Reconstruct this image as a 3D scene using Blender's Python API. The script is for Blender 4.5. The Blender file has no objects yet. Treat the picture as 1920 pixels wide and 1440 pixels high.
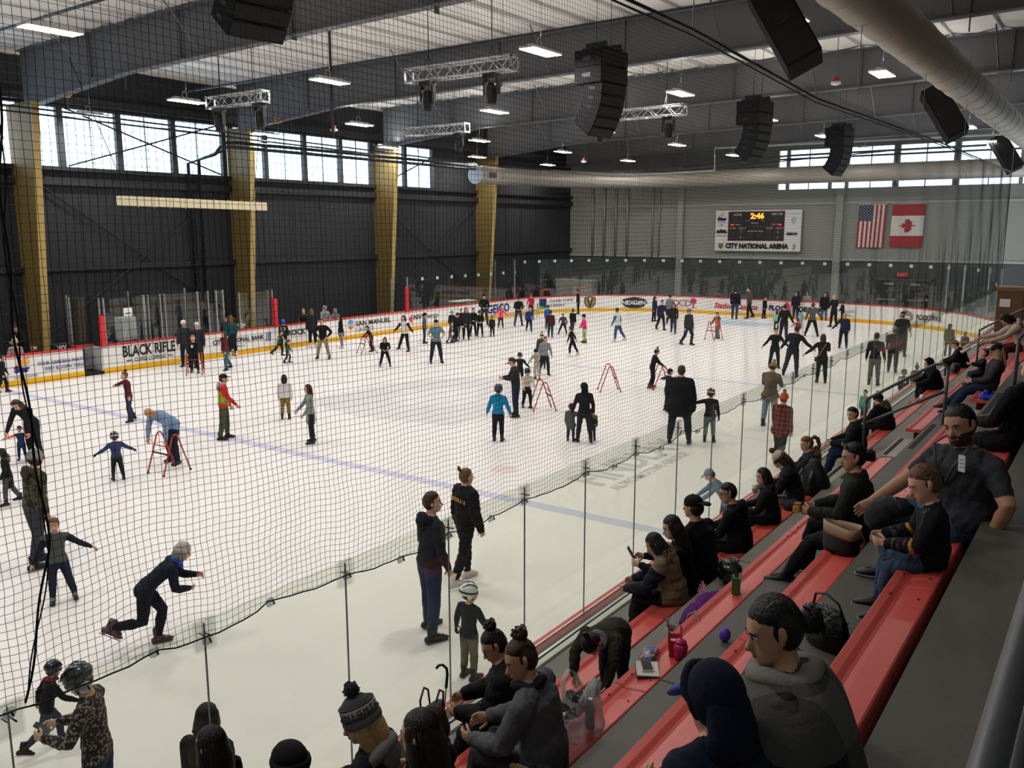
import bpy, math, random
import numpy as np
from mathutils import Vector, Matrix, Euler
random.seed(7)
rng = np.random.default_rng(7)
SC = bpy.context.scene
COL = SC.collection
R = math.radians
# ---------------------------------------------------------------- camera, world, exposure
cd = bpy.data.cameras.new('camera'); cam = bpy.data.objects.new('camera', cd); COL.objects.link(cam)
cd.sensor_width = 36.0; cd.lens = 1625.77 / 1920 * 36.0; cd.clip_start = 0.05; cd.clip_end = 300
yaw, pitch, roll = 0.6149, 0.1763, 0.0011
F = Vector((math.cos(pitch) * math.cos(yaw), math.cos(pitch) * math.sin(yaw), -math.sin(pitch)))
Rt = Vector((math.sin(yaw), -math.cos(yaw), 0)); Dn = F.cross(Rt)
R2 = Rt * math.cos(roll) + Dn * math.sin(roll); D2 = Dn * math.cos(roll) - Rt * math.sin(roll)
m = Matrix((R2, -D2, -F)).transposed().to_4x4(); m.translation = (0, 0, 5.2202)
cam.matrix_world = m
SC.camera = cam
w = bpy.data.worlds.new('sky'); SC.world = w; w.use_nodes = True
bg = w.node_tree.nodes['Background']; bg.inputs[0].default_value = (0.80, 0.90, 1.0, 1); bg.inputs[1].default_value = 3.6
SC.view_settings.view_transform = 'Standard'; SC.view_settings.look = 'None'
SC.view_settings.exposure = 0.0; SC.view_settings.gamma = 1.0; SC.view_settings.use_curve_mapping = False
LAMP_W = 142.0            # watts of each high bay lamp
# ---------------------------------------------------------------- materials
def hexc(h):
    h = h.lstrip('#')
    if len(h) == 3: h = ''.join(c * 2 for c in h)
    v = [int(h[i:i + 2], 16) / 255 for i in (0, 2, 4)]
    return tuple(c / 12.92 if c <= .04045 else ((c + .055) / 1.055) ** 2.4 for c in v)
MATS = {}
def mat(c, rough=0.6, metal=0.0, bump=0.0, bscale=20.0, spec=0.4, var=0.0, vscale=6.0, key=None, pattern=None, c2=None, emit=0, trans=0.0):
    k = key or (c, rough, metal, bump, bscale, spec, var, vscale, pattern, c2, emit, trans)
    if k in MATS: return MATS[k]
    ma = bpy.data.materials.new('mat_%d' % len(MATS)); ma.use_nodes = True
    nt = ma.node_tree; b = nt.nodes['Principled BSDF']
    col = hexc(c) if isinstance(c, str) else tuple(c)
    b.inputs['Base Color'].default_value = (*col, 1)
    b.inputs['Roughness'].default_value = rough; b.inputs['Metallic'].default_value = metal
    b.inputs['Specular IOR Level'].default_value = spec
    if emit:
        b.inputs['Emission Color'].default_value = (*col, 1); b.inputs['Emission Strength'].default_value = emit
    tc = None
    def coord():
        nonlocal tc
        if tc is None: tc = nt.nodes.new('ShaderNodeTexCoord')
        return tc.outputs['Object']
    def node(t, **kw):
        n = nt.nodes.new(t)
        for a, v in kw.items():
            if a in n.inputs: n.inputs[a].default_value = v
            else: setattr(n, a, v)
        return n
    if var:
        no = node('ShaderNodeTexNoise', Scale=vscale, Detail=5.0, Roughness=.6)
        nt.links.new(coord(), no.inputs['Vector'])
        cr = node('ShaderNodeMix', data_type='RGBA')
        nt.links.new(no.outputs['Fac'], cr.inputs['Factor'])
        lo = tuple(max(0, x * (1 - var)) for x in col); hi = tuple(min(1, x * (1 + var)) for x in col)
        cr.inputs[6].default_value = (*lo, 1); cr.inputs[7].default_value = (*hi, 1)
        nt.links.new(cr.outputs[2], b.inputs['Base Color'])
    if pattern:
        cb = hexc(c2) if isinstance(c2, str) else tuple(c2)
        mx = node('ShaderNodeMix', data_type='RGBA')
        mx.inputs[6].default_value = (*col, 1); mx.inputs[7].default_value = (*cb, 1)
        if pattern in ('camo', 'floral', 'specks'):
            sc_, lo_, hi_ = {'camo': (11, .48, .52), 'floral': (36, .53, .59), 'specks': (70, .66, .68)}[pattern]
            no = node('ShaderNodeTexNoise', Scale=sc_, Detail=2.0)
            nt.links.new(coord(), no.inputs['Vector'])
            rp = node('ShaderNodeMapRange'); rp.inputs[1].default_value = lo_; rp.inputs[2].default_value = hi_
            nt.links.new(no.outputs['Fac'], rp.inputs[0]); nt.links.new(rp.outputs[0], mx.inputs['Factor'])
        elif pattern in ('plaid', 'bigplaid'):
            sp = node('ShaderNodeSeparateXYZ'); nt.links.new(coord(), sp.inputs[0])
            outs = []
            for ax in (0, 2):
                mu = node('ShaderNodeMath', operation='MULTIPLY'); mu.inputs[1].default_value = 62.0 if pattern == 'plaid' else 21.0
                nt.links.new(sp.outputs[ax], mu.inputs[0])
                si = node('ShaderNodeMath', operation='SINE'); nt.links.new(mu.outputs[0], si.inputs[0])
                gt = node('ShaderNodeMath', operation='GREATER_THAN'); gt.inputs[1].default_value = 0.0
                nt.links.new(si.outputs[0], gt.inputs[0]); outs.append(gt)
            ad = node('ShaderNodeMath', operation='ADD'); nt.links.new(outs[0].outputs[0], ad.inputs[0]); nt.links.new(outs[1].outputs[0], ad.inputs[1])
            hf = node('ShaderNodeMath', operation='MULTIPLY'); hf.inputs[1].default_value = 0.5; nt.links.new(ad.outputs[0], hf.inputs[0])
            nt.links.new(hf.outputs[0], mx.inputs['Factor'])
        elif pattern in ('stripe', 'hstripe', 'check'):
            if pattern == 'check':
                ck = node('ShaderNodeTexChecker', Scale=30.0); nt.links.new(coord(), ck.inputs['Vector']); nt.links.new(ck.outputs['Fac'], mx.inputs['Factor'])
            else:
                wv = node('ShaderNodeTexWave', Scale=(7.0 if pattern == 'hstripe' else 12.0), bands_direction='Z' if pattern == 'hstripe' else 'X')
                nt.links.new(coord(), wv.inputs['Vector'])
                rp = node('ShaderNodeMapRange'); rp.inputs[1].default_value = .45; rp.inputs[2].default_value = .55
                nt.links.new(wv.outputs['Fac'], rp.inputs[0]); nt.links.new(rp.outputs[0], mx.inputs['Factor'])
        nt.links.new(mx.outputs[2], b.inputs['Base Color'])
    if bump:
        no = node('ShaderNodeTexNoise', Scale=bscale, Detail=4.0)
        nt.links.new(coord(), no.inputs['Vector'])
        bp = node('ShaderNodeBump', Strength=min(1, bump), Distance=.02)
        nt.links.new(no.outputs['Fac'], bp.inputs['Height']); nt.links.new(bp.outputs[0], b.inputs['Normal'])
    MATS[k] = ma
    return ma
def glass_mat(key, tint, refl=.5, gray=0.0, base=.02):
    if key in MATS: return MATS[key]
    ma = bpy.data.materials.new(key); ma.use_nodes = True; nt = ma.node_tree
    for n in list(nt.nodes): nt.nodes.remove(n)
    out = nt.nodes.new('ShaderNodeOutputMaterial'); mx = nt.nodes.new('ShaderNodeMixShader')
    tr = nt.nodes.new('ShaderNodeBsdfTransparent'); tr.inputs[0].default_value = (*tint, 1)
    gl = nt.nodes.new('ShaderNodeBsdfGlossy'); gl.inputs['Roughness'].default_value = 0.02
    lw = nt.nodes.new('ShaderNodeLayerWeight'); lw.inputs[0].default_value = .5      # both faces of a pane reflect alike
    pw = nt.nodes.new('ShaderNodeMath'); pw.operation = 'POWER'; pw.inputs[1].default_value = 4.0; nt.links.new(lw.outputs['Facing'], pw.inputs[0])
    fr = nt.nodes.new('ShaderNodeMath'); fr.operation = 'MULTIPLY_ADD'; fr.inputs[1].default_value = refl; fr.inputs[2].default_value = base; nt.links.new(pw.outputs[0], fr.inputs[0])
    nt.links.new(fr.outputs[0], mx.inputs[0]); nt.links.new(tr.outputs[0], mx.inputs[1]); nt.links.new(gl.outputs[0], mx.inputs[2])
    last = mx
    if gray:
        df = nt.nodes.new('ShaderNodeBsdfDiffuse'); df.inputs[0].default_value = (.75, .8, .78, 1)
        m2 = nt.nodes.new('ShaderNodeMixShader'); m2.inputs[0].default_value = gray
        nt.links.new(mx.outputs[0], m2.inputs[1]); nt.links.new(df.outputs[0], m2.inputs[2]); last = m2
    nt.links.new(last.outputs[0], out.inputs[0]); MATS[key] = ma
    return ma
# ---------------------------------------------------------------- mesh helpers
class MB:
    def __init__(s): s.v = []; s.f = []; s.mi = []; s.n = 0
    def add(s, vs, fs, mi=0):
        o = s.n; vs = np.asarray(vs, float).reshape(-1, 3); s.v.append(vs); s.n += len(vs)
        s.f.extend([tuple(i + o for i in f) for f in fs]); s.mi.extend([mi] * len(fs)); return s
    def box(s, a, b, mi=0, M=None):
        x0, y0, z0 = a; x1, y1, z1 = b
        vs = np.array([(x0, y0, z0), (x1, y0, z0), (x1, y1, z0), (x0, y1, z0), (x0, y0, z1), (x1, y0, z1), (x1, y1, z1), (x0, y1, z1)], float)
        if M is not None: vs = np.array([M @ Vector(v) for v in vs])
        return s.add(vs, [(0, 3, 2, 1), (4, 5, 6, 7), (0, 1, 5, 4), (1, 2, 6, 5), (2, 3, 7, 6), (3, 0, 4, 7)], mi)
    def tube(s, pts, rad, n=8, mi=0, side=None, cap=True, ends=False):
        """closed loft; rad: number, list of numbers or list of (a,b) elliptical radii, a along the side vector; ends: rounded ends"""
        pts = [np.asarray(p, float) for p in pts]
        if not isinstance(rad, (list, tuple)): rad = [rad] * len(pts)
        rad = [(r, r) if not isinstance(r, (list, tuple)) else r for r in rad]
        if ends:
            d0 = pts[0] - pts[1]; d0 = d0 / (np.linalg.norm(d0) + 1e-9); d1 = pts[-1] - pts[-2]; d1 = d1 / (np.linalg.norm(d1) + 1e-9)
            r0 = min(rad[0]); r1 = min(rad[-1])
            P = []; Q = []
            for t in (.98, .75, .4): P.append(pts[0] + d0 * r0 * t); k = math.sqrt(1 - t * t); Q.append((rad[0][0] * k, rad[0][1] * k))
            P += pts; Q += rad
            for t in (.4, .75, .98): P.append(pts[-1] + d1 * r1 * t); k = math.sqrt(1 - t * t); Q.append((rad[-1][0] * k, rad[-1][1] * k))
            pts, rad = P, Q
        vs = []; k = len(pts)
        prev = np.asarray(side, float) if side is not None else None
        for i, p in enumerate(pts):
            t = pts[min(i + 1, k - 1)] - pts[max(i - 1, 0)]; t = t / (np.linalg.norm(t) + 1e-9)
            if prev is None:
                a = np.array((0, 0, 1.)) if abs(t[2]) < .9 else np.array((1., 0, 0)); prev = np.cross(t, a)
            a = prev - t * (prev @ t); L = np.linalg.norm(a)
            if L < 1e-6: a = np.cross(t, (0.3, .8, .1)); L = np.linalg.norm(a)
            a = a / L; prev = a; b = np.cross(t, a)
            ang = np.arange(n) * 2 * math.pi / n
            vs.append(p + np.outer(np.cos(ang) * rad[i][0], a) + np.outer(np.sin(ang) * rad[i][1], b))
        fs = []
        for i in range(k - 1):
            for j in range(n):
                fs.append((i * n + j, i * n + (j + 1) % n, (i + 1) * n + (j + 1) % n, (i + 1) * n + j))
        if cap: fs.append(tuple(range(n))[::-1]); fs.append(tuple((k - 1) * n + j for j in range(n)))
        return s.add(np.concatenate(vs), fs, mi)
    def ell(s, c, r, nu=12, nv=8, mi=0, M=None):
        vs = []
        for i in range(1, nv):
            th = math.pi * i / nv
            for j in range(nu):
                ph = 2 * math.pi * j / nu
                vs.append((r[0] * math.sin(th) * math.cos(ph), r[1] * math.sin(th) * math.sin(ph), r[2] * math.cos(th)))
        vs.append((0, 0, r[2])); vs.append((0, 0, -r[2])); T = len(vs) - 2; B = T + 1
        fs = []
        for i in range(nv - 2):
            for j in range(nu): fs.append((i * nu + j, (i + 1) * nu + j, (i + 1) * nu + (j + 1) % nu, i * nu + (j + 1) % nu))
        for j in range(nu):
            fs.append((T, j, (j + 1) % nu)); fs.append((B, (nv - 2) * nu + (j + 1) % nu, (nv - 2) * nu + j))
        vs = np.array(vs)
        if M is not None: vs = vs @ np.array(M).T
        return s.add(vs + np.asarray(c, float), fs, mi)
    def quad(s, a, b, c, d, mi=0): return s.add([a, b, c, d], [(0, 1, 2, 3)], mi)
    def prism(s, prof, fn, mi=0):
        """prof: closed list of 2d points, fn(p,k) -> 3d for k in 0,1"""
        n = len(prof); vs = [fn(p, 0) for p in prof] + [fn(p, 1) for p in prof]
        fs = [tuple(range(n))[::-1], tuple(range(n, 2 * n))] + [(i, (i + 1) % n, n + (i + 1) % n, n + i) for i in range(n)]
        return s.add(vs, fs, mi)
    def mesh(s, name, smooth=True, mats=()):
        me = bpy.data.meshes.new(name)
        V = np.concatenate(s.v) if s.v else np.zeros((0, 3))
        me.from_pydata(V.tolist(), [], s.f)
        for m_ in mats: me.materials.append(m_)
        if len(mats) > 1: me.polygons.foreach_set('material_index', s.mi)
        if smooth: me.polygons.foreach_set('use_smooth', [True] * len(s.f))
        me.update(); return me
    def obj(s, name, mats, parent=None, smooth=False, loc=None, rz=0, fix=True):
        if not isinstance(mats, (list, tuple)): mats = [mats]
        me = s.mesh(name, smooth, mats)
        if fix:
            import bmesh
            bm = bmesh.new(); bm.from_mesh(me); bmesh.ops.recalc_face_normals(bm, faces=bm.faces); bm.to_mesh(me); bm.free()
        if smooth and smooth != 'all':
            pass
        return link(name, me, parent, loc, rz)
def link(name, data, parent=None, loc=None, rz=0):
    o = bpy.data.objects.new(name, data); COL.objects.link(o)
    if parent is not None: o.parent = parent
    if loc is not None: o.location = loc
    if rz: o.rotation_euler = (0, 0, rz)
    return o
def tag(o, label, cat, group=None, kind=None):
    o['label'] = label; o['category'] = cat
    if group: o['group'] = group
    if kind: o['kind'] = kind
    return o
def struct(o): o['kind'] = 'structure'; return o
def empty(name, loc=(0, 0, 0), rz=0):
    o = bpy.data.objects.new(name, None); COL.objects.link(o); o.location = loc; o.rotation_euler = (0, 0, rz); o.empty_display_size = .2; return o
def thing(name, label, cat, loc=(0, 0, 0), rz=0, group=None): return tag(empty(name, loc, rz), label, cat, group)
def bevel(o, w=.01, seg=2):
    md = o.modifiers.new('bevel', 'BEVEL'); md.width = w; md.segments = seg; md.limit_method = 'ANGLE'; return o
def text(name, s, size, M, material, parent=None, ext=.004, bold=0.0, align='LEFT', sx=1.0, spacing=1.0):
    cu = bpy.data.curves.new(name, 'FONT'); cu.body = s; cu.size = size; cu.extrude = ext; cu.offset = bold; cu.align_x = align; cu.resolution_u = 2; cu.space_character = spacing
    cu.materials.append(material)
    o = bpy.data.objects.new(name, cu); COL.objects.link(o)
    if parent is not None: o.parent = parent
    o.matrix_local = M @ Matrix.Diagonal((sx, 1, 1, 1)); return o
def frame(o, x, y):                                     # text frame: x reading direction, y up
    x = Vector(x).normalized(); y = Vector(y).normalized(); z = x.cross(y)
    M = Matrix((x, y, z)).transposed().to_4x4(); M.translation = o; return M
WHT = mat('#e9e7e4', .45, var=.03); BLK = mat('#17171a', .5); RED = mat('#c5352f', .4); YEL = mat('#e8b21c', .45)
ALU = mat('#a9abac', .35, metal=.85); STEEL = mat('#6c6c6c', .45, metal=.5); DARK = mat('#26272a', .6)

# ================================================================ STRUCTURE
XE, YW, XB, YR = 56.6, 34.6, -12.0, -8.0        # end wall, ice-side long wall, back wall, seating side wall
NY, FY, EX, BX, CR = 4.57, 30.46, 51.46, -9.5, 8.5   # rink rectangle and corner radius
def rrect(x0, x1, y0, y1, r, n=14):
    pts = []
    for cx, cy, a0 in ((x1 - r, y1 - r, 0), (x0 + r, y1 - r, 90), (x0 + r, y0 + r, 180), (x1 - r, y0 + r, 270)):
        for i in range(n + 1):
            a = R(a0 + 90 * i / n); pts.append((cx + r * math.cos(a), cy + r * math.sin(a)))
    return pts
# ice sheet with worn, snowy surface
def ice_mat():
    ma = bpy.data.materials.new('ice'); ma.use_nodes = True; nt = ma.node_tree; b = nt.nodes['Principled BSDF']; L = nt.links
    tc = nt.nodes.new('ShaderNodeTexCoord'); mp = nt.nodes.new('ShaderNodeMapping'); mp.inputs['Scale'].default_value = (1, 1, 1)
    L.new(tc.outputs['Object'], mp.inputs[0])
    n1 = nt.nodes.new('ShaderNodeTexNoise'); n1.inputs['Scale'].default_value = .28; n1.inputs['Detail'].default_value = 6
    n2 = nt.nodes.new('ShaderNodeTexNoise'); n2.inputs['Scale'].default_value = 5; n2.inputs['Detail'].default_value = 8; n2.inputs['Distortion'].default_value = 1.5
    for n in (n1, n2): L.new(mp.outputs[0], n.inputs['Vector'])
    c1 = nt.nodes.new('ShaderNodeMix'); c1.data_type = 'RGBA'; c1.inputs[6].default_value = (.79, .755, .735, 1); c1.inputs[7].default_value = (.87, .83, .81, 1)
    L.new(n1.outputs['Fac'], c1.inputs['Factor'])
    r2 = nt.nodes.new('ShaderNodeMapRange'); r2.inputs[1].default_value = .35; r2.inputs[2].default_value = .7; r2.inputs[3].default_value = 0; r2.inputs[4].default_value = .35
    L.new(n2.outputs['Fac'], r2.inputs[0])
    c2 = nt.nodes.new('ShaderNodeMix'); c2.data_type = 'RGBA'; c2.inputs[7].default_value = (.86, .82, .80, 1)
    L.new(r2.outputs[0], c2.inputs['Factor']); L.new(c1.outputs[2], c2.inputs[6]); L.new(c2.outputs[2], b.inputs['Base Color'])
    rr = nt.nodes.new('ShaderNodeMapRange'); rr.inputs[3].default_value = .28; rr.inputs[4].default_value = .6; L.new(n2.outputs['Fac'], rr.inputs[0]); L.new(rr.outputs[0], b.inputs['Roughness'])
    b.inputs['Specular IOR Level'].default_value = .25
    bp = nt.nodes.new('ShaderNodeBump'); bp.inputs['Strength'].default_value = .06; bp.inputs['Distance'].default_value = .01; L.new(n2.outputs['Fac'], bp.inputs['Height']); L.new(bp.outputs[0], b.inputs['Normal'])
    return ma
ICE = ice_mat()
P = rrect(BX, EX, NY, FY, CR); mb = MB(); mb.add([(x, y, 0) for x, y in P], [tuple(range(len(P)))])
floor = struct(mb.obj('floor', ICE))
def paint(name, pts, col, z=.0025, parent=floor):
    mb = MB(); mb.add([(x, y, z) for x, y in pts], [tuple(range(len(pts)))])
    return mb.obj(name, mat(col, .45, var=.06, vscale=2.5), parent)
def bar(name, x0, x1, y0, y1, col): return paint(name, [(x0, y0), (x1, y0), (x1, y1), (x0, y1)], col)
for x in (13.36, 28.6): bar('blue_line', x - .15, x + .15, NY + .02, FY - .02, '#c6c6dc' if x < 20 else '#d0cfde')
bar('red_line', 20.85, 21.1, NY + .02, FY - .02, '#e6dedf')
bar('goal_line', 48.1, 48.15, 8, 27, '#e3cccb')
def ring(name, cx, cy, r, wd, col, a0=0, a1=360, n=48):
    mb = MB(); vs = []; fs = []
    for i in range(n + 1):
        a = R(a0 + (a1 - a0) * i / n)
        for q in (r - wd / 2, r + wd / 2): vs.append((cx + q * math.cos(a), cy + q * math.sin(a), .003))
    for i in range(n): fs.append((2 * i, 2 * i + 1, 2 * i + 3, 2 * i + 2))
    mb.add(vs, fs); return mb.obj(name, mat(col, .45), floor)
for cx, cy in (((15.045, 10.844, 0.000)[0], (15.045, 10.844, 0.000)[1]), (27.0, 24.2)): paint('faceoff_spot', [(cx + .3 * math.cos(i * .3927), cy + .3 * math.sin(i * .3927)) for i in range(16)], '#e6cfcc')
# faded logos under the ice: a big centre emblem and grey advertising lettering
shield = [(-3.2, 3.4), (0, 4.1), (3.2, 3.4), (3.2, -.6), (1.8, -3.2), (0, -4.4), (-1.8, -3.2), (-3.2, -.6)]
paint('centre_emblem', [(20.98 - b_ * .95, 17.5 + a_ * .95) for a_, b_ in shield], '#dbd5d8', .0015)
paint('centre_emblem', [(20.98 - b_ * .55, 17.5 + a_ * .5) for a_, b_ in [(-3, 2), (0, 3.4), (3, 2), (2, -1), (0, -3.2), (-2, -1)]], '#e4dfdf', .003)
struct(paint('crease', [(48.1, 15.7), (46.3, 15.9), (45.9, 17.5), (46.3, 19.1), (48.1, 19.3)], '#b9cfe0', .002)); 
MG = mat('#c4c3bf', .5)
text('ice_lettering', 'FINDLAY', 1.22, frame((15.12, 8.45, .004), (1, 0, 0), (0, 1, 0)), MG, floor, 0, .03, sx=.92)
text('ice_lettering', 'AUTOMOTIVE GROUP', .36, frame((15.1, 8.02, .004), (1, 0, 0), (0, 1, 0)), MG, floor, 0, .012, sx=1.0)
# ------------------------------------------------ ground slabs round the rink
CONC = mat('#55534d', .55, var=.35, vscale=1.3, bump=.15, bscale=30)
CONC2 = mat('#77756d', .6, var=.2, vscale=3.0, bump=.1, bscale=40)
RUB = mat('#1b1b1d', .8)
Q = rrect(BX, EX, NY, FY, CR)
mb = MB(); n = len(Q)
outer = []
for x, y in Q:
    # push each rim point out to the surrounding rectangle
    ox = XE if x > EX - CR else (XB if x < BX + CR else x); oy = YW if y > FY - CR else (4.0 if y < NY + CR else y)
    if x > EX - CR and not (y > FY - CR or y < NY + CR): oy = y
    if x > EX - CR and (y > FY - CR or y < NY + CR):
        t = (x - (EX - CR)) / CR; ox = EX - CR + t * (XE - EX + CR)
    outer.append((ox, oy))
mb.add([(x, y, -.02) for x, y in Q] + [(x, y, -.02) for x, y in outer], [(i, (i + 1) % n, n + (i + 1) % n, n + i) for i in range(n)])
struct(mb.obj('floor', RUB))
# ------------------------------------------------ walls
WALLD = mat('#27282d', .75, bump=.05, bscale=60, var=.1, vscale=.8)
WALLG = mat('#8a8c86', .8, var=.05, vscale=.6); WALLG2 = mat('#4a4f4e', .7, var=.08, vscale=.7)
H = 12.6
SILL, HEAD = 7.62, 9.95
mb = MB(); mb.box((XB, YW, -.02), (XE, YW + .25, SILL)); mb.box((XB, YW, HEAD), (XE, YW + .25, H)); mb.box((40.9, YW, SILL), (XE, YW + .25, HEAD)); mb.box((XB, YW, SILL), (4, YW + .25, HEAD))
struct(mb.obj('wall_left', WALLD))
mb = MB(); mb.box((XE, YR, -.02), (XE + .25, YW, 3.3)); mb2 = MB()
for y0, y1, z0, z1 in ((19.0, YW, 3.3, H), (YR, 19.0, 3.3, 7.72), (YR, 19.0, 8.35, 9.1), (YR, 19.0, 10.15, H), (YR, 5.2, 7.72, 10.15)): mb2.box((XE, y0, z0), (XE + .25, y1, z1))
struct(mb.obj('wall_end', WALLG2)); struct(mb2.obj('wall_end', WALLG))
mb = MB(); mb.box((XB, YR - .25, -.02), (XE, YR, H)); struct(mb.obj('wall_right', WALLG))
mb = MB(); mb.box((XB - .25, YR, -.02), (XB, YW, H)); struct(mb.obj('wall_back', WALLD))
# horizontal girts, ledge and sheet seams of the charcoal wall
GIRT = mat('#232427', .6)
for z, hgt, d in ((SILL - .12, .16, .22), (6.95, .28, .22), (3.62, .22, .2), (HEAD + .1, .3, .3)):
    mb = MB(); mb.box((4, YW - d, z), (XE, YW, z + hgt)); struct(mb.obj('trim_girt', GIRT))
for i in range(28):
    x = 4.3 + i * 1.83
    mb = MB(); mb.box((x, YW - .02, 0), (x + .05, YW, 6.95)); struct(mb.obj('trim_seam', GIRT))
for z, y0, y1 in ((3.28, YR, YW), (6.75, YR, 33.2), (9.0, 19, YW)):
    mb = MB(); mb.box((XE - .09, y0, z), (XE, y1, z + .13)); struct(mb.obj('trim_rail', mat('#9b9d97', .6)))
# corrugation lines and pilasters of the end wall
for y in (25.6, 15.0, 4.3):
    mb = MB(); mb.box((XE - .3, y - .22, 0), (XE, y + .22, 7.7 if y < 19 else 11.5)); bevel(struct(mb.obj('trim_pilaster', mat('#8f918b', .6))), .02)
for i in range(120):
    pass
for y in (32.6, 31.65, 30.7, 29.75, 27.75, 27.25):
    mb = MB(); mb.tube([(XE - .1, y, 3.3), (XE - .1, y, 9.2)], .05 if y < 28 else .085, 8); struct(mb.obj('trim_conduit', mat('#9c9d99', .4, metal=.5), smooth=True))
# ------------------------------------------------ windows
PANE = glass_mat('window_pane', (.86, .93, .98)); FRM = mat('#3a3c40', .5)
def window(n, x0, x1, mulls, thin):
    r = struct(empty('window_%d' % n, (x0, YW, SILL)))
    def bx(nm, a, b, m_): mb = MB(); mb.box((a[0] - x0, a[1] - YW, a[2] - SILL), (b[0] - x0, b[1] - YW, b[2] - SILL)); return mb.obj(nm, m_, r)
    ed = [x0] + mulls + [x1]
    for i in range(len(ed) - 1): bx('pane', (ed[i] + .05, YW + .06, SILL + .04), (ed[i + 1] - .05, YW + .075, HEAD - .04), PANE)
    for xm in [x0, x1] + mulls: bx('mullion', (xm - .12, YW - .06, SILL), (xm + .12, YW + .14, HEAD), FRM)
    for xm in thin: bx('glazing_bar', (xm - .022, YW + .03, SILL), (xm + .022, YW + .09, HEAD), mat('#9fb0bd', .5))
    bx('window_frame', (x0 - .12, YW - .06, SILL - .06), (x1 + .12, YW + .14, SILL + .05), FRM); bx('window_frame', (x0 - .12, YW - .06, HEAD - .05), (x1 + .12, YW + .14, HEAD + .06), FRM)
window(1, 4.2, 15.9, [6.6, 9.0, 11.4, 13.7], [5.4, 7.8, 10.2, 12.6, 14.8])
window(2, 17.0, 26.0, [18.45, 20.87, 23.4], [19.7, 22.1, 24.6])
window(3, 26.4, 35.6, [28.38, 30.84, 33.31], [27.4, 29.6, 32.1, 34.5])
window(4, 36.0, 40.8, [38.34], [37.2, 39.6])
PANE2 = PANE
def endwin(n, z0, z1, groups):
    r = struct(empty('window_%d' % n, (XE, 0, z0)))
    for y0, y1 in groups:
        mb = MB(); mb.box((.08, y0, 0), (.1, y1, z1 - z0)); mb.obj('pane', PANE2, r)
        ym = (y0 + y1) / 2
        mb = MB(); mb.box((.05, ym - .03, 0), (.13, ym + .03, z1 - z0)); mb.obj('glazing_bar', mat('#c9ccc4', .5), r)
    ys = sorted([g[0] for g in groups] + [g[1] for g in groups]); 
    for a in groups:
        for y in a:
            mb = MB(); mb.box((-.02, y - .1, -.02), (.2, y + .1, z1 - z0 + .02)); mb.obj('mullion', WALLG, r)
    mb = MB(); mb.box((-.03, ys[0], -.06), (.2, ys[-1], 0)); mb.obj('window_frame', WALLG, r)
G = [(15.6, 18.3), (11.9, 14.6), (8.65, 11.75), (5.5, 8.5)]
G = [(15.75, 18.4), (12.0, 14.75), (8.75, 11.85), (5.4, 8.6)]
endwin(5, 7.72, 8.35, G); endwin(6, 9.1, 10.15, G)
mb = MB(); mb.box((XE - .06, 5.2, 9.56), (XE + .2, 19, 9.66)); struct(mb.obj('trim_rail', mat('#55574f', .5)))
# ------------------------------------------------ roof deck: sagging white insulation between dark rafters
INS = mat('#f0eeea', .45, bump=.6, bscale=1.8, spec=.5)
def deckz(y): return 11.62 + .012 * (34 - y)
RX = [-1.9, 7.5, 16.75, 26.2, 35.7, 45.1, 54.5]
xs = [XB] + RX + [XE]
for a, b in zip(xs[:-1], xs[1:]):
    nx, ny = 10, 110; vs = []; fs = []
    for i in range(nx + 1):
        for j in range(ny + 1):
            x = a + (b - a) * i / nx; y = YR + (YW - YR) * j / ny
            sag = -.09 * abs(math.sin(math.pi * (y - YR) / 1.55)) + .02 * math.sin(3.1 * x + 5 * y) + .012 * math.sin(7.3 * x - 3 * y)
            vs.append((x, y, deckz(y) + .12 + sag))
    for i in range(nx):
        for j in range(ny): q = i * (ny + 1) + j; fs.append((q, q + ny + 1, q + ny + 2, q + 1))
    mb = MB(); mb.add(vs, fs); struct(mb.obj('ceiling', INS, smooth=True))
mb = MB(); mb.box((XB, YR, 12.55), (XE, YW, 12.7)); struct(mb.obj('ceiling', WALLD))
RAFT = mat('#626366', .6, var=.06, vscale=1.0)
for x in RX:
    ys = [YW - .9, 31.5, 27, 17, 10, 5, 0, YR]; bz = [9.6, 9.82, 10.2, 10.4, 10.5, 10.62, 10.75, 10.9]
    mb = MB()
    for k, (dx, ex) in enumerate(((.012, 0), (.16, 1), (.16, 2))):
        vs = []; 
        for y, z in zip(ys, bz):
            lo, hi = (z, deckz(y)) if ex == 0 else ((z - .02, z + .02) if ex == 1 else (deckz(y) - .04, deckz(y)))
            vs += [(x - dx, y, lo), (x + dx, y, lo), (x + dx, y, hi), (x - dx, y, hi)]
        fs = [(0, 1, 2, 3), tuple(len(vs) - 4 + i for i in (3, 2, 1, 0))]
        for i in range(len(ys) - 1):
            for j in range(4): fs.append((i * 4 + j, i * 4 + (j + 1) % 4, i * 4 + 4 + (j + 1) % 4, i * 4 + 4 + j))
        mb.add(vs, fs)
    for y in (29, 24, 19, 14, 9, 4): mb.box((x - .09, y - .006, 10.25), (x + .09, y + .006, deckz(y)))
    struct(mb.obj('ceiling_rafter', RAFT))
PUR = mat('#d8d6d1', .5)
for i in range(27):
    y = YR + 1.55 * (i + 1)
    mb = MB(); mb.box((XB, y - .012, deckz(y) + .02), (XE, y + .012, deckz(y) + .12)); mb.box((XB, y - .012, deckz(y) + .01), (XE, y + .03, deckz(y) + .022)); struct(mb.obj('ceiling_purlin', PUR))
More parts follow.
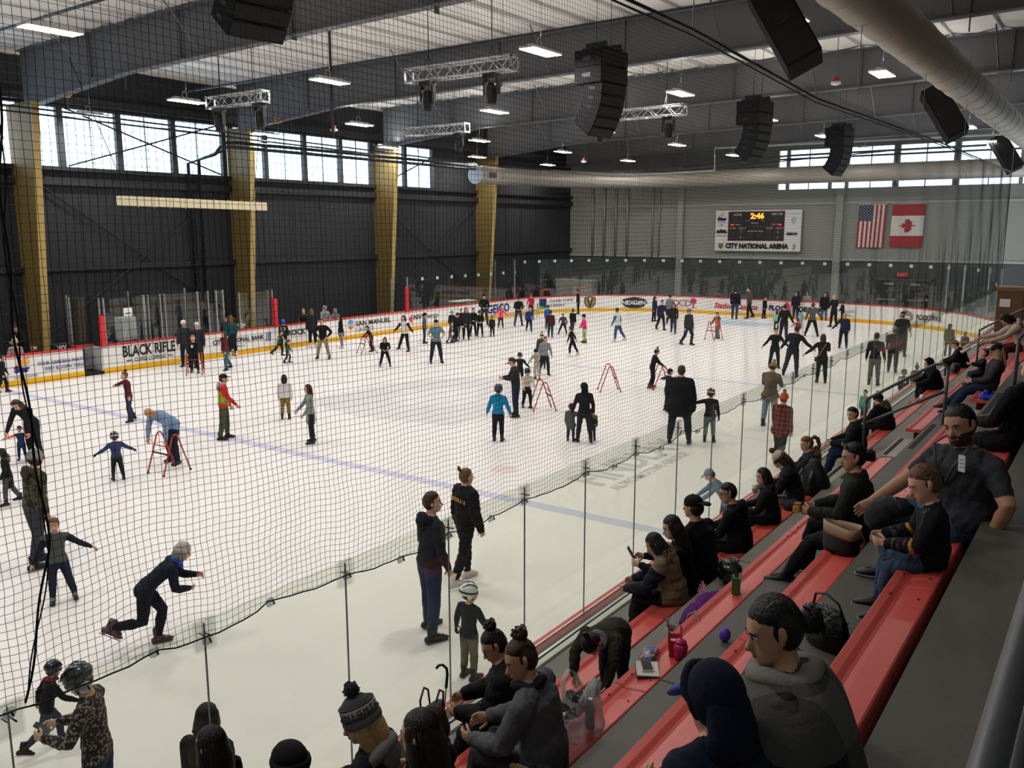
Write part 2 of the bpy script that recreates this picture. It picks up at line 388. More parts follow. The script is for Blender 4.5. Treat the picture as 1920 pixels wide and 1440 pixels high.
# flange braces between rafter and purlins
for x in RX[1:]:
    for y in (29.2, 23, 16.8, 10.6, 4.4):
        for s in (-1,):
            mb = MB(); mb.tube([(x - .1, y, 10.4 + (.3 if y < 8 else 0)), (x - 1.3, y + .05, deckz(y))], .03, 4); struct(mb.obj('ceiling_brace', STEEL))
# ------------------------------------------------ tapered gold columns on the charcoal wall
GOLD = mat('#b39a5e', .5, var=.06, vscale=2); GOLDW = mat('#6f5d33', .55, var=.08, vscale=2)
for x, yb, yt in ((7.5, 33.5, 32.6), (16.5, 33.35, 32.5), (26.2, 33.5, 32.75), (35.75, 33.55, 32.8), (45.0, 33.6, 32.9)):
    r = struct(empty('column', (x, YW, 0)))
    mb = MB(); mb.add([(-.015, yb - YW, 0), (.015, yb - YW, 0), (.015, 0, 0), (-.015, 0, 0), (-.015, yt - YW, 9.75), (.015, yt - YW, 9.75), (.015, 0, 9.75), (-.015, 0, 9.75)], [(0, 3, 2, 1), (4, 5, 6, 7), (0, 1, 5, 4), (1, 2, 6, 5), (2, 3, 7, 6), (3, 0, 4, 7)]); mb.obj('column_web', GOLDW, r)
    mb = MB(); mb.add([(-.13, yb - YW - .03, 0), (.13, yb - YW - .03, 0), (.13, yb - YW, 0), (-.13, yb - YW, 0), (-.13, yt - YW - .03, 9.75), (.13, yt - YW - .03, 9.75), (.13, yt - YW, 9.75), (-.13, yt - YW, 9.75)], [(0, 3, 2, 1), (4, 5, 6, 7), (0, 1, 5, 4), (1, 2, 6, 5), (2, 3, 7, 6), (3, 0, 4, 7)]); mb.obj('column_flange', GOLD, r)
    mb = MB(); mb.box((-.13, yt - YW - .02, 9.7), (.17, -.05, 9.75)); mb.obj('stiffener', GOLDW, r)
# X bracing rods in the window bays and lower wall
for x0, x1, z0, z1 in ((18.6, 25.7, 9.9, 7.7), (18.6, 25.7, 7.7, 9.9), (17.3, 25.8, 7.0, 1.2), (17.3, 25.8, 1.2, 7.0), (36.2, 44.6, 6.6, 1.2), (36.2, 44.6, 1.2, 6.6), (36.4, 41, 7.75, 9.6)):
    mb = MB(); mb.tube([(x0, YW - .15, z0), (x1, YW - .15, z1)], .035, 6); struct(mb.obj('trim_brace', GIRT))
# doors, exit sign
dr = struct(empty('door_1', (XE, (56.500, 11.089, 1.398)[1], 0)))
for s in (-1, 1):
    mb = MB(); mb.box((-.07, s * .05, 0), (0, s * 1.6, 2.15)); d = mb.obj('door_leaf', mat('#35383a', .5), dr)
    mb = MB(); mb.box((-.13, s * .3, .95), (-.07, s * 1.4, 1.05)); mb.obj('push_bar', ALU, d)
    mb = MB(); mb.box((-.1, s * .5, 1.9), (-.07, s * 1.0, 2.0)); mb.obj('door_closer', ALU, d)
mb = MB(); mb.box((-.1, -1.72, 0), (0, -1.6, 2.25)); mb.box((-.1, 1.6, 0), (0, 1.72, 2.25)); mb.box((-.1, -1.72, 2.15), (0, 1.72, 2.27)); mb.obj('door_frame', mat('#55585a', .5), dr)
mb = MB(); mb.box((XE - .05, (56.500, 10.328, 1.589)[1], 1.0), (XE, (56.500, 10.328, 1.589)[1] + .01, 1.2))
e = thing('exit_sign', 'small red lit exit sign above the dark double doors on the end wall', 'sign', (XE - .06, (56.500, 11.080, 2.519)[1], (56.500, 11.080, 2.519)[2]))
mb = MB(); mb.box((-.03, -.36, -.16), (.05, .36, .16)); mb.obj('sign_box', mat('#8c2f2c', .5, emit=.25), e)
text('lettering', 'EXIT', .26, frame((-.035, .3, -.09), (0, -1, 0), (0, 0, 1)), mat('#e0766c', .5, emit=.6), e, .002)

# ================================================================ RINK BOARDS
def off_path(pts, d):                      # offset an open polyline to its left by d
    out = []
    for i, p in enumerate(pts):
        a = np.array(pts[max(i - 1, 0)]); b = np.array(pts[min(i + 1, len(pts) - 1)]); t = (b - a) / (np.linalg.norm(b - a) + 1e-9)
        out.append((p[0] - t[1] * d, p[1] + t[0] * d))
    return out
def wallstrip(mb, pts, d0, d1, z0, z1, mi=0):
    A = off_path(pts, d0); B = off_path(pts, d1); vs = []
    for a, b in zip(A, B): vs += [(*a, z0), (*b, z0), (*b, z1), (*a, z1)]
    fs = [(0, 1, 2, 3), tuple(len(vs) - 4 + i for i in (3, 2, 1, 0))]
    for i in range(len(A) - 1):
        for j in range(4): fs.append((i * 4 + j, i * 4 + (j + 1) % 4, i * 4 + 4 + (j + 1) % 4, i * 4 + 4 + j))
    mb.add(vs, fs, mi); return mb
PANELM = mat('#eceae8', .4, var=.03, vscale=1.5)
def arc(cx, cy, r, a0, a1, n): return [(cx + r * math.cos(R(a0 + (a1 - a0) * i / n)), cy + r * math.sin(R(a0 + (a1 - a0) * i / n))) for i in range(n + 1)]
def sub(p0, p1, step=2.44):
    L = math.dist(p0, p1); n = max(1, round(L / step)); return [(p0[0] + (p1[0] - p0[0]) * i / n, p0[1] + (p1[1] - p0[1]) * i / n) for i in range(n + 1)]
def boards(label, chunks, panelmat=PANELM):
    """chunks: list of polylines, each one panel; the outside of the rink lies to the left of the path"""
    r = thing('dasher_boards', label, 'rink boards', (chunks[0][0][0], chunks[0][0][1], 0))
    o = np.array((chunks[0][0][0], chunks[0][0][1]))
    full = [chunks[0][0]]
    for c in chunks:
        loc = [tuple(np.array(p) - o) for p in c]; full += c[1:]
        mb = wallstrip(MB(), loc, .008, .11, .19, 1.0); mb.obj('board_panel', panelmat, r)
    loc = [tuple(np.array(p) - o) for p in full]
    wallstrip(MB(), loc, -.012, .06, .0, .2).obj('kick_plate', YEL, r)
    bevel(wallstrip(MB(), loc, -.03, .17, 1.0, 1.065).obj('cap_rail', RED, r), .015)
    mb = MB()
    for p in loc[::1]: mb.box((p[0] - .03, p[1] + .1 if False else p[1] - .03, 0), (p[0] + .03, p[1] + .03, .98))
    return r
def pairs(pts): return [[a, b] for a, b in zip(pts[:-1], pts[1:])]
far_l = boards('white rink boards with blue garden advert, running up to the grey gate post', pairs(sub((16.36, FY), (-1.0, FY))[::-1]))
far_r = boards('long white rink boards with black and blue adverts past the penalty boxes', pairs(sub((17.1, FY), (42.96, FY))))

# paths above run with +x, so the outside (ice is at smaller y) lies to the left: ok
AC = arc(EX - CR, FY - CR, CR, 90, 0, 24)
boards('white rink boards curving round the far corner and straight across the end', [AC[i:i + 5] for i in range(0, 24, 4)] + pairs(sub((EX, FY - CR), (EX, NY + CR))))
AN = arc(EX - CR, NY + CR, CR, 0, -90, 24)
boards('white rink boards curving round the corner beside the seating', [AN[i:i + 5] for i in range(0, 24, 4)])
nb_ = boards('white rink boards with red cap below the glass in front of the benches', pairs(sub((42.96, NY), (-3.0, NY))))
MB().box((-46, -.165, 1.066), (0, -.068, 1.074)).obj('outer_cap', mat('#8a3032', .45), nb_)
MB().box((-46, -.066, 1.066), (0, -.044, 1.082)).obj('glass_channel', mat('#d5d3cc', .4), nb_)
# gate recess with grey end panel
g = thing('bench_gate', 'open grey rink gate with lettering at the end of the garden advert boards', 'gate', (16.4, FY, 0))
mb = MB(); mb.box((-.04, .0, 0), (.02, 1.0, 1.0)); mb.obj('gate_post', BLK, g)
mb = MB(); mb.box((.02, .62, .16), (.7, .68, 1.0)); mb.obj('gate_panel', mat('#8d8d8c', .5), g)
mb = MB(); mb.add([(.62, .0, 0.1), (.7, .0, .1), (.7, .62, .1), (.62, .62, .1), (.62, 0, 1), (.7, 0, 1), (.7, .62, 1), (.62, .62, 1)], [(0, 3, 2, 1), (4, 5, 6, 7), (0, 1, 5, 4), (1, 2, 6, 5), (2, 3, 7, 6), (3, 0, 4, 7)]); mb.obj('gate_jamb', mat('#b9b9b8', .5), g)
mb = MB(); mb.box((-.04, .0, 1.0), (.02, 1.05, 1.065)); mb.box((.02, .6, 1.0), (.72, .72, 1.065)); mb.obj('cap_rail', RED, g)
mb = MB(); mb.box((0, -.0, 0), (.7, .7, .12)); mb.obj('gate_sill', BLK, g)
text('lettering', 'EXIT', .17, frame((.12, .615, .62), (1, 0, 0), (0, 0, 1)), DARK, g, .002)
text('lettering', 'ONLY', .12, frame((.14, .615, .46), (1, 0, 0), (0, 0, 1)), DARK, g, .002)
# lettering on the far boards
INK = mat('#1d1d1f', .5); NAVYI = mat('#25287a', .5); GREYI = mat('#77777c', .5)
def adv(par, s, x, z, cap, width, m_=INK, bold=0.0, align='LEFT', slant=0):
    """cap: cap height, width: wanted total width; fitted to the built-in font"""
    o = text('lettering', s, cap / .70, frame((x - par.location.x, FY - .012 - par.location.y, z), (1, 0, 0), (0, 0, 1)), m_, par, .003, bold)
    bpy.context.view_layer.update(); ww = o.dimensions.x / max(1e-6, o.matrix_local.to_scale().x)
    o.matrix_local = frame((x - par.location.x, FY - .012 - par.location.y, z), (1, 0, 0), (0, 0, 1)) @ Matrix.Diagonal((width / ww, 1, 1, 1))
    if slant: o.data.shear = slant
    return o
def flat(par, pts, m_, y=-.010, name='printed_emblem'):
    mb = MB(); mb.prism([(p[0] - par.location.x, p[1]) for p in pts], lambda p, k: (p[0], FY - par.location.y + y - .004 * (1 - k), p[1])); return mb.obj(name, m_, par)
adv(far_r, 'BLACK RIFLE', 17.85, .53, .40, 2.2, INK, .012); adv(far_r, 'COFFEE COMPANY', 18.3, .30, .16, 1.35)
for x in (18.0, 19.72): flat(far_r, [(x, .36), (x + .22, .36), (x + .22, .395), (x, .395)], INK)
adv(far_r, 'CITY NATIONAL BANK', 21.8, .55, .19, 2.62, INK, .006); adv(far_r, 'NEVADA', 22.9, .34, .08, .5, GREYI)
for k in range(3): flat(far_r, [(24.52 + .1 * k, .42), (24.56 + .1 * k, .42), (24.6 + .1 * k, .82), (24.56 + .1 * k, .82)], NAVYI)
adv(far_r, 'ROCK', 25.72, .55, .24, 1.05, INK, .01); adv(far_r, 'GUARD', 26.9, .55, .24, 1.2, mat('#b58e56', .5))
flat(far_r, [(29.62 + .2 * math.cos(i * .524), .80 + .13 * math.sin(i * .524)) for i in range(12)], mat('#5aa5d6', .5)); flat(far_r, [(29.62 + .18 * math.cos(i * .524), .58 + .11 * math.sin(i * .524)) for i in range(12)], mat('#d8795c', .5)); flat(far_r, [(29.42, .64), (29.82, .64), (29.82, .72), (29.42, .72)], mat('#e6d9c8', .5), -.014)
adv(far_r, 'SAN MANUEL', 29.95, .60, .24, 2.45, INK, .004); adv(far_r, 'CASINO', 29.95, .33, .19, 1.2, GREYI)
flat(far_r, [(33.78, .60), (34.05, .36), (34.05, .86)], mat('#d9433c', .5))
adv(far_r, 'NV', 34.15, .55, .27, .62, INK, .006); adv(far_r, 'Energy', 34.8, .55, .27, 1.35, mat('#4c4c50', .5))
adv(far_r, 'GEICO', 40.6, .36, .48, 2.25, NAVYI, .02)
adv(far_l, 'Star', 13.95, .46, .2, .52, NAVYI, .02); adv(far_l, 'GARDEN CENTERS', 13.9, .25, .07, .8, GREYI)
mb = MB(); 
flat(far_l, [(13.98, .68), (14.3, .93), (14.5, .95), (14.28, .72), (14.5, .84), (14.42, .69)], mat('#e8a03a', .5))
adv(far_l, 'YOUR GARDENS PARTNER IN', 14.72, .60, .13, 2.05, NAVYI) ; adv(far_l, "EVERY BLOOMIN' THING", 14.95, .40, .13, 1.4, NAVYI)
# lettering on the curved corner and the end boards
cb = [o for o in COL.objects if o.name.startswith('dasher_boards')]
corner, nearc = cb[2], cb[3]
def adv_end(s, y, z, cap, width, m_=INK, bold=0.0, slant=0):
    M = frame((EX - .012 - corner.location.x, y - corner.location.y, z), (0, -1, 0), (0, 0, 1))
    o = text('lettering', s, cap / .70, M, m_, corner, .003, bold); bpy.context.view_layer.update()
    o.matrix_local = M @ Matrix.Diagonal((width / o.dimensions.x, 1, 1, 1)); o.data.shear = slant; return o
def on_arc(cx, cy, a, r=CR - .012):
    a = R(a); return (cx + r * math.cos(a), cy + r * math.sin(a)), (math.sin(a), -math.cos(a))
def adv_arc(par, s, cx, cy, a0, z, cap, width, m_=INK, bold=0.0, rr=CR - .012):
    """letters set one by one round the curve"""
    step = width / len(s)
    for i, ch in enumerate(s):
        if ch == ' ': continue
        a = a0 - math.degrees((i + .5) * step / CR); p, d = on_arc(cx, cy, a, rr)
        o = text('lettering', ch, cap / .70, frame((p[0] - par.location.x, p[1] - par.location.y, z), (d[0], d[1], 0), (0, 0, 1)), m_, par, .003, bold, 'CENTER', min(1.2, step / cap * 1.15))
def poly_arc(par, cx, cy, a, pts, m_, dz=.0, lift=.012):
    p, d = on_arc(cx, cy, a, CR - lift); mb = MB()
    mb.prism(pts, lambda q, k: (p[0] - par.location.x + d[0] * q[0] + .006 * k * d[1] * -1 * -1, p[1] - par.location.y + d[1] * q[0] + .006 * k * -d[0], q[1] + dz)); return mb.obj('printed_emblem', m_, par)
cx, cy = EX - CR, FY - CR
poly_arc(corner, cx, cy, 70.5, [(-.28, .28), (.28, .28), (.28, .60), (-.28, .60)], mat('#58b54c', .5)); poly_arc(corner, cx, cy, 70.5, [(-.28, .52), (.28, .36), (.28, .92), (-.28, .92)], mat('#252f66', .5), 0, .02)
adv_arc(corner, 'SILVER STATE', cx, cy, 67, .68, .16, 1.75); adv_arc(corner, 'SCHOOLS', cx, cy, 67, .40, .17, 1.15)
shp = [(-.38, .9), (0, .97), (.38, .9), (.38, .52), (.24, .3), (0, .2), (-.24, .3), (-.38, .52)]
poly_arc(corner, cx, cy, 47.5, shp, mat('#2a2a2d', .5)); poly_arc(corner, cx, cy, 47.5, [(p[0] * .82, .58 + (p[1] - .58) * .84) for p in shp], mat('#a58b55', .5), 0, .02); poly_arc(corner, cx, cy, 47.5, [(-.2, .82), (-.1, .82), (0, .42), (.1, .82), (.2, .82), (.05, .3), (-.05, .3)], mat('#222', .5), 0, .03); poly_arc(corner, cx, cy, 47.5, [(-.06, .9), (.06, .9), (.03, .66), (-.03, .66)], mat('#e8e4dc', .5), 0, .032)
nx = [(-.85, .56), (-.7, .78), (-.35, .86), (0, .93), (.35, .86), (.7, .78), (.85, .56), (.6, .3), (.3, .22), (0, .2), (-.3, .22), (-.6, .3)]
poly_arc(corner, cx, cy, 28, nx, mat('#2b2e38', .5), 0, .05); adv_arc(corner, 'NEXGEN', cx, cy, 33.2, .44, .24, 1.5, mat('#e9e9ea', .5), .01, CR - .07)
for o in list(corner.children):
    pass
adv_end('QCD', 23.3 - 0.0, .46, .36, 1.1, mat('#9d3550', .5)) if False else adv_arc(corner, 'QCD', cx, cy, 11.5, .42, .38, 1.25, mat('#9d3550', .5))
poly_arc(corner, cx, cy, 2.2, [(-.05, .3), (.05, .3), (.05, .6), (.18, .62), (.2, .86), (0, .95), (-.2, .86), (-.18, .62), (-.05, .6)], mat('#b0445c', .5))
adv_arc(corner, 'QUALITY COLLISION', cx, cy, 10.5, .28, .06, 1.5, mat('#9d3550', .5))
adv_end('Station Casinos', 20.9, .40, .34, 2.75, mat('#c23a3c', .5), .015, .25)
adv_end('FLOOR & DECOR', 17.45, .45, .27, 3.2, INK, .022)
adv_end('Southwest Medical', 13.3, .50, .22, 2.6, GREYI); adv_end('Part of OptumCare', 12.9, .30, .13, 1.6, GREYI)
mb = MB(); cN = (EX - .012 - corner.location.x)
poly_arc(nearc, cx, NY + CR, -24, [(.42 * math.cos(i * .3142), .55 + .34 * math.sin(i * .3142)) for i in range(20)], mat('#8f868a', .5)); poly_arc(nearc, cx, NY + CR, -24, [(-.25, .44), (-.1, .6), (.05, .62), (.25, .52), (.28, .46), (.1, .48), (0, .44), (-.1, .48)], mat('#eceaea', .5), 0, .03)
adv_arc(nearc, 'ROCKSTAR', cx, NY + CR, -28, .45, .27, 1.7, mat('#5a5356', .5), .01)
# ================================================================ GLASS
GL_FAR = glass_mat('glass_far', (.93, .965, .95), .8, .0, .05); GL_NEAR = glass_mat('glass_near', (.925, .95, .908), .30, .008, .025); CLIP = glass_mat('clip_plate', (.965, .97, .965), 0.3, .05)
def pane(par, a, b, z0, z1, m_, th=.013, gap=.006, o=(0, 0)):
    a = np.array(a, float) - o; b = np.array(b, float) - o; t = (b - a) / np.linalg.norm(b - a); nrm = np.array((-t[1], t[0])) * th / 2
    a = a + t * gap; b = b - t * gap
    vs = []
    for z in (z0, z1): vs += [(*(a - nrm), z), (*(b - nrm), z), (*(b + nrm), z), (*(a + nrm), z)]
    mb = MB(); mb.add(vs, [(0, 3, 2, 1), (4, 5, 6, 7), (0, 1, 5, 4), (1, 2, 6, 5), (2, 3, 7, 6), (3, 0, 4, 7)]); return mb.obj('glass_pane', m_, par)
def post(par, x, y, z0, z1, wd=.05, m_=ALU, o=(0, 0), name='glass_post'):
    mb = MB(); mb.box((x - o[0] - wd / 2, y - o[1] - .04, z0), (x - o[0] + wd / 2, y - o[1] + .04, z1)); return mb.obj(name, m_, par)
GY = 4.515; GT = 2.815
ng = thing('spectator_glass', 'clear seamless safety glass standing on the boards before the benches', 'glass barrier', (0, GY, 0))
gx = [0.65, 1.86, 3.04, 4.25, 5.45, 6.60, 7.75, 8.91, 10.08, 11.23, 12.40, 13.58] + [13.58 + 1.165 * (i + 1) for i in range(25)]
EDGE = mat('#6d7771', .3)
for a, b in zip(gx[:-1], gx[1:]): pane(ng, (a, 0), (b, 0), 1.06, GT, GL_NEAR)
BOLT = mat('#121214', .4)
for x in gx:
    mb = MB(); mb.box((x - .0028, -.007, 1.06), (x + .0028, .007, GT - .02)); mb.obj('glass_joint', EDGE, ng)
    mb = MB(); mb.box((x - .075, -.017, GT - .20), (x + .075, -.009, GT + .005)); mb.box((x - .075, .009, GT - .20), (x + .075, .017, GT + .005)); c = mb.obj('glass_clip', CLIP, ng)
    mb = MB(); mb.tube([(x + .02, -.045, GT - .10), (x + .02, .035, GT - .10)], .005, 8); mb.tube([(x - .02, -.03, GT - .09), (x - .02, .03, GT - .09)], .004, 8); mb.obj('bolt', BOLT, c, smooth=True)
# penalty box glass on the far side
pg = thing('penalty_box_glass', 'glass screen with aluminium posts around the far penalty boxes', 'glass barrier', (17.3, 30.52, 0)); o = np.array((17.3, 30.52))
px = [17.3, 18.88, 19.77, 21.25, 22.46]
for a, b in zip(px[:-1], px[1:]): pane(pg, (a, 30.52), (b, 30.52), 1.06, 2.75, GL_FAR, o=o)
for x, wd in ((17.3, .07), (17.12, .05), (18.88, .13), (19.08, .05), (19.59, .05), (19.77, .07), (21.25, .07), (21.74, .05), (22.13, .07), (22.46, .07)): post(pg, x, 30.52, 1.06, 2.78, wd, o=o)
for xx in (17.2, 19.7, 22.3):
    pane(pg, (xx, 30.6), (xx, 33.0), 1.06, 2.75, GL_FAR, o=o); post(pg, xx, 32.9, 0, 2.78, .06, o=o)
for xx in (16.6,): post(pg, xx, 31.6, 0, 2.8, .06, o=o)
mb = MB(); mb.box((18.05 - o[0], -.03, 2.05), (18.4 - o[0], -.02, 2.35)); s_ = mb.obj('warning_sticker', WHT, pg)
mb = MB(); mb.box((18.12 - o[0], -.034, 2.12), (18.33 - o[0], -.031, 2.17)); mb.obj('printed_stripe', RED, s_)
mb = MB(); mb.box((18.12 - o[0], .3, 1.1), (18.75 - o[0], .8, 1.95)); mb.obj('scorekeeper_box', mat('#b5b8b6', .5), pg)
sg = thing('bench_glass', 'short glass screen between penalty boxes and the open team bench', 'glass barrier', (23.25, 30.52, 0)); o = np.array((23.25, 30.52))
pane(sg, (23.25, 30.52), (24.3, 30.52), 1.06, 2.6, GL_FAR, o=o); pane(sg, (24.3, 30.52), (25.0, 30.52), 1.06, 2.6, GL_FAR, o=o)
for x in (23.25, 24.75, 25.0): post(sg, x, 30.52, 1.06, 2.65, .06, o=o)
def pad(x, y, z0, z1, label):
    mb = MB(); mb.box((-.09, -.10, z0), (.09, .08, z1)); p = bevel(mb.obj('post_pad', mat('#cf3038', .45), None, loc=(x, y, 0)), .03, 3); tag(p, label, 'post pad'); return p
pad(17.12, 30.42, 1.0, 2.15, 'red padded post beside the open grey gate'); pad(25.05, 30.42, 1.0, 2.25, 'red padded post at the end of the short bench glass'); pad(33.62, 30.42, 1.0, 2.3, 'red padded post at the start of the tall glass beside the energy advert')
# tall glass from the red pad on, round the end
eg = thing('end_glass', 'tall glass with small white tags running round the end of the rink', 'glass barrier', (33.8, 30.54, 0)); o = np.array((33.8, 30.54))
TAG = mat('#c4c8c6', .5)
fx = [33.8 + 1.22 * i for i in range(9)]
def gseg(a, b, z1):
    pane(eg, a, b, 1.06, z1, GL_FAR, o=o)
    t = np.array(b, float) - np.array(a, float); t /= np.linalg.norm(t); c = np.array(b) - o
    mb = MB(); mb.add([(c[0] - t[0] * .09 - t[1] * s - 0, c[1] - t[1] * .09 + t[0] * s, z) for z in (z1 - .2, z1 - .04) for s in (-.02, .02)] + [(c[0] + t[0] * .09 - t[1] * s, c[1] + t[1] * .09 + t[0] * s, z) for z in (z1 - .2, z1 - .04) for s in (-.02, .02)], [(0, 1, 3, 2), (4, 6, 7, 5), (0, 4, 5, 1), (2, 3, 7, 6), (0, 2, 6, 4), (1, 5, 7, 3)]); mb.obj('glass_clip', TAG, eg)
for a, b in zip(fx[:-1], fx[1:]): gseg((a, 30.54), (b, 30.54), 2.78)
post(eg, 33.8, 30.54, 1.06, 2.8, .09, o=o); post(eg, 43.5, 30.54, 1.06, 3.42, .09, o=o); post(eg, 32.6, 30.54, 1.06, 2.75, .06, o=o); post(eg, 42.4, 31.2, 0, 3.4, .06, o=o)
AG = arc(EX - CR, FY - CR, CR + .09, 88, 0, 11); AG2 = arc(EX - CR, NY + CR, CR + .09, 0, -88, 11)
path = AG + sub((EX + .09, FY - CR), (EX + .09, NY + CR), 1.22)[1:] + AG2[1:]
for a, b in zip(path[:-1], path[1:]): gseg(a, b, 3.38 if b[1] > 5.2 else 2.82)
for a_ in (AG2[5], AG2[8], AG2[10], AG2[6]): post(eg, a_[0], a_[1], 1.06, 3.45, .09, o=o)
# ================================================================ SAFETY NET
NETM = mat('#101010', .8); ROPE = mat('#0b0b0c', .8)
net = thing('safety_net', 'black mesh safety net hanging from a cable over the spectator glass', 'net', (0, 4.46, 0))
CELL = .0445; X0, X1, ZT = 0.5, 43.0, 7.52
cups = [(1.84, 2.80), (2.24, 2.76), (2.66, 2.79), (3.02, 2.72), (3.52, 2.79), (4.22, 2.74), (4.80, 2.68), (5.39, 2.70), (6.0, 2.68), (6.52, 2.71), (7.68, 2.70), (8.30, 2.64), (8.83, 2.67), (9.5, 2.60), (10.1, 2.68), (10.6, 2.60), (11.24, 2.70), (12.27, 2.72), (13.1, 2.64), (14.1, 2.69)] + [(14.1 + 1.16 * i, 2.66 + .05 * (i % 2)) for i in range(1, 26)]
cups = [(-.4, 2.8), (.65, 2.78)] + cups
def zrope(x):
    for a, b in zip(cups[:-1], cups[1:]):
        if a[0] <= x <= b[0]:
            t = (x - a[0]) / (b[0] - a[0]); return a[1] + (b[1] - a[1]) * t - .05 * math.sin(math.pi * t) * min(1, (b[0] - a[0]) / 1.0)
    return 2.68
def ynet(x, z):
    k = max(0, 1 - abs(z - 2.9) / 2.5); return .03 * math.sin(1.9 * x) * math.sin(.9 * z + .5 * x) + k * (.02 * math.sin(5.1 * x) + .012 * math.sin(11 * x + 3 * z))
def dxz(x, z):
    k = max(0.15, 1 - abs(z - 2.9) / 1.2)
    return k * (.012 * math.sin(9 * z + 4 * x) + .006 * math.sin(23 * z + 9 * x)), .05 * math.sin(.62 * x + .8) * (1 - (z - 2.7) / 4.9) + k * (.016 * math.sin(5.4 * x) + .007 * math.sin(17 * x + 5 * z))
def strands(lines, rad, name, m_):
    vs = []; fs = []; n = 0
    for pts in lines:
        p = np.array(pts); k = len(p); t = np.gradient(p, axis=0); t /= (np.linalg.norm(t, axis=1)[:, None] + 1e-9)
        a = np.cross(t, (0, 1., 0)); a /= (np.linalg.norm(a, axis=1)[:, None] + 1e-9); b = np.cross(t, a)
        r_ = rad if np.isscalar(rad) else rad
        for q in range(3): vs.append(p + r_ * (math.cos(q * 2.0944) * a + math.sin(q * 2.0944) * b))
        i = np.arange(k - 1)
        for q in range(3):
            q2 = (q + 1) % 3; fs.append(np.stack([n + q * k + i, n + q2 * k + i, n + q2 * k + i + 1, n + q * k + i + 1], 1))
        n += 3 * k
    V = np.concatenate(vs); Fq = np.concatenate(fs)
    me = bpy.data.meshes.new(name); me.vertices.add(len(V)); me.vertices.foreach_set('co', V.ravel()); me.loops.add(Fq.size); me.loops.foreach_set('vertex_index', Fq.ravel().astype(np.int32))
    me.polygons.add(len(Fq)); me.polygons.foreach_set('loop_start', (np.arange(len(Fq)) * 4).astype(np.int32)); me.update(calc_edges=True); me.validate(); me.materials.append(m_)
    o = link(name, me, net); o['kind'] = 'stuff'; return o
lines = []
nx = int((X1 - X0) / CELL)
for i in range(nx + 1):
    x = X0 + i * CELL; zb = zrope(x); k = 34 if x < 9 else (16 if x < 20 else 8); pts = []
    for j in range(k + 1):
        u = j / k; u = u * u * (.45) + u * .55; z = zb + (ZT - zb) * u; dx, dz = dxz(x, z); s = min(1, 8 * u)
        pts.append((x + dx * s, ynet(x, z) * s, z))
    lines.append(pts)
nz = int((ZT - 2.5) / CELL)
for j in range(nz):
    z = 2.52 + j * CELL; pts = []
    x = X0
    while x <= X1 + 1e-6:
        zb = zrope(x); dx, dz = dxz(x, z); zz = z + dz
        if zz < zb:
            if len(pts) > 1: lines.append(pts)
            pts = []
        else: s = min(1, (zz - zb) / .3); pts.append((x, ynet(x, zz) * s, zz))
        x += .05 if x < 9 else (.12 if x < 20 else .35)
    if len(pts) > 1: lines.append(pts)
strands(lines, .00155, 'netting', NETM)
mb = MB(); xs = np.arange(-.3, 43.01, .1); mb.tube([(x, .0 + .008 * math.sin(40 * x), zrope(x) + .006 * math.sin(55 * x)) for x in xs], .0052, 5); mb.obj('bottom_rope', ROPE, net, smooth=True)
mb = MB(); mb.tube([(2.09 + .03 * math.sin(2.2 * z) + .012 * math.sin(9 * z) - max(0, 3.6 - z) * .2, .0, z) for z in np.arange(2.80, 7.5, .06)], .0065, 5); mb.tube([(2.10 + .03 * math.sin(2.2 * z) + .012 * math.sin(9 * z + 2.5) - max(0, 3.6 - z) * .2, .01, z) for z in np.arange(2.85, 7.5, .06)], .004, 5); mb.obj('lacing_rope', ROPE, net, smooth=True)
mb = MB(); mb.tube([(-1, 0, 7.56), (10, 0, 7.53), (15, 0, 7.33), (26, 0, 7.5), (43.05, 0, 7.6)], .02, 6); mb.tube([(-1, .02, 7.50), (10, .02, 7.47), (15, .02, 7.27), (26, 0, 7.44), (43.05, 0, 7.56)], .012, 6); mb.obj('top_cable', mat('#2c2c2d', .5), net, smooth=True)
mb = MB(); mb.tube([(43.0, 0, 2.6), (43.0, 0, 7.56)], .012, 5); mb.obj('end_rope', ROPE, net)
for x in (4.5, 10, 17.5, 23.6, 30, 36.5, 43): mb = MB(); mb.tube([(x, 0, 7.5), (x, 0, 10.6)], .008, 4); mb.obj('hanger_wire', STEEL, net)
CUP = glass_mat('suction_cup', (.8, .84, .88), 0.4, .25)
for x, z in cups[1:24]:
    mb = MB(); mb.tube([(x + .02, -.0, z - .035), (x + .02, .025, z - .035), (x + .02, .034, z - .035)], [.012, .022, .036], 12); c = mb.obj('suction_cup', CUP, net, smooth=True)
    mb = MB(); mb.tube([(x + .02, -.014, z - .035), (x + .005, -.014, z)], .006, 5); mb.obj('cup_hook', BOLT, c)

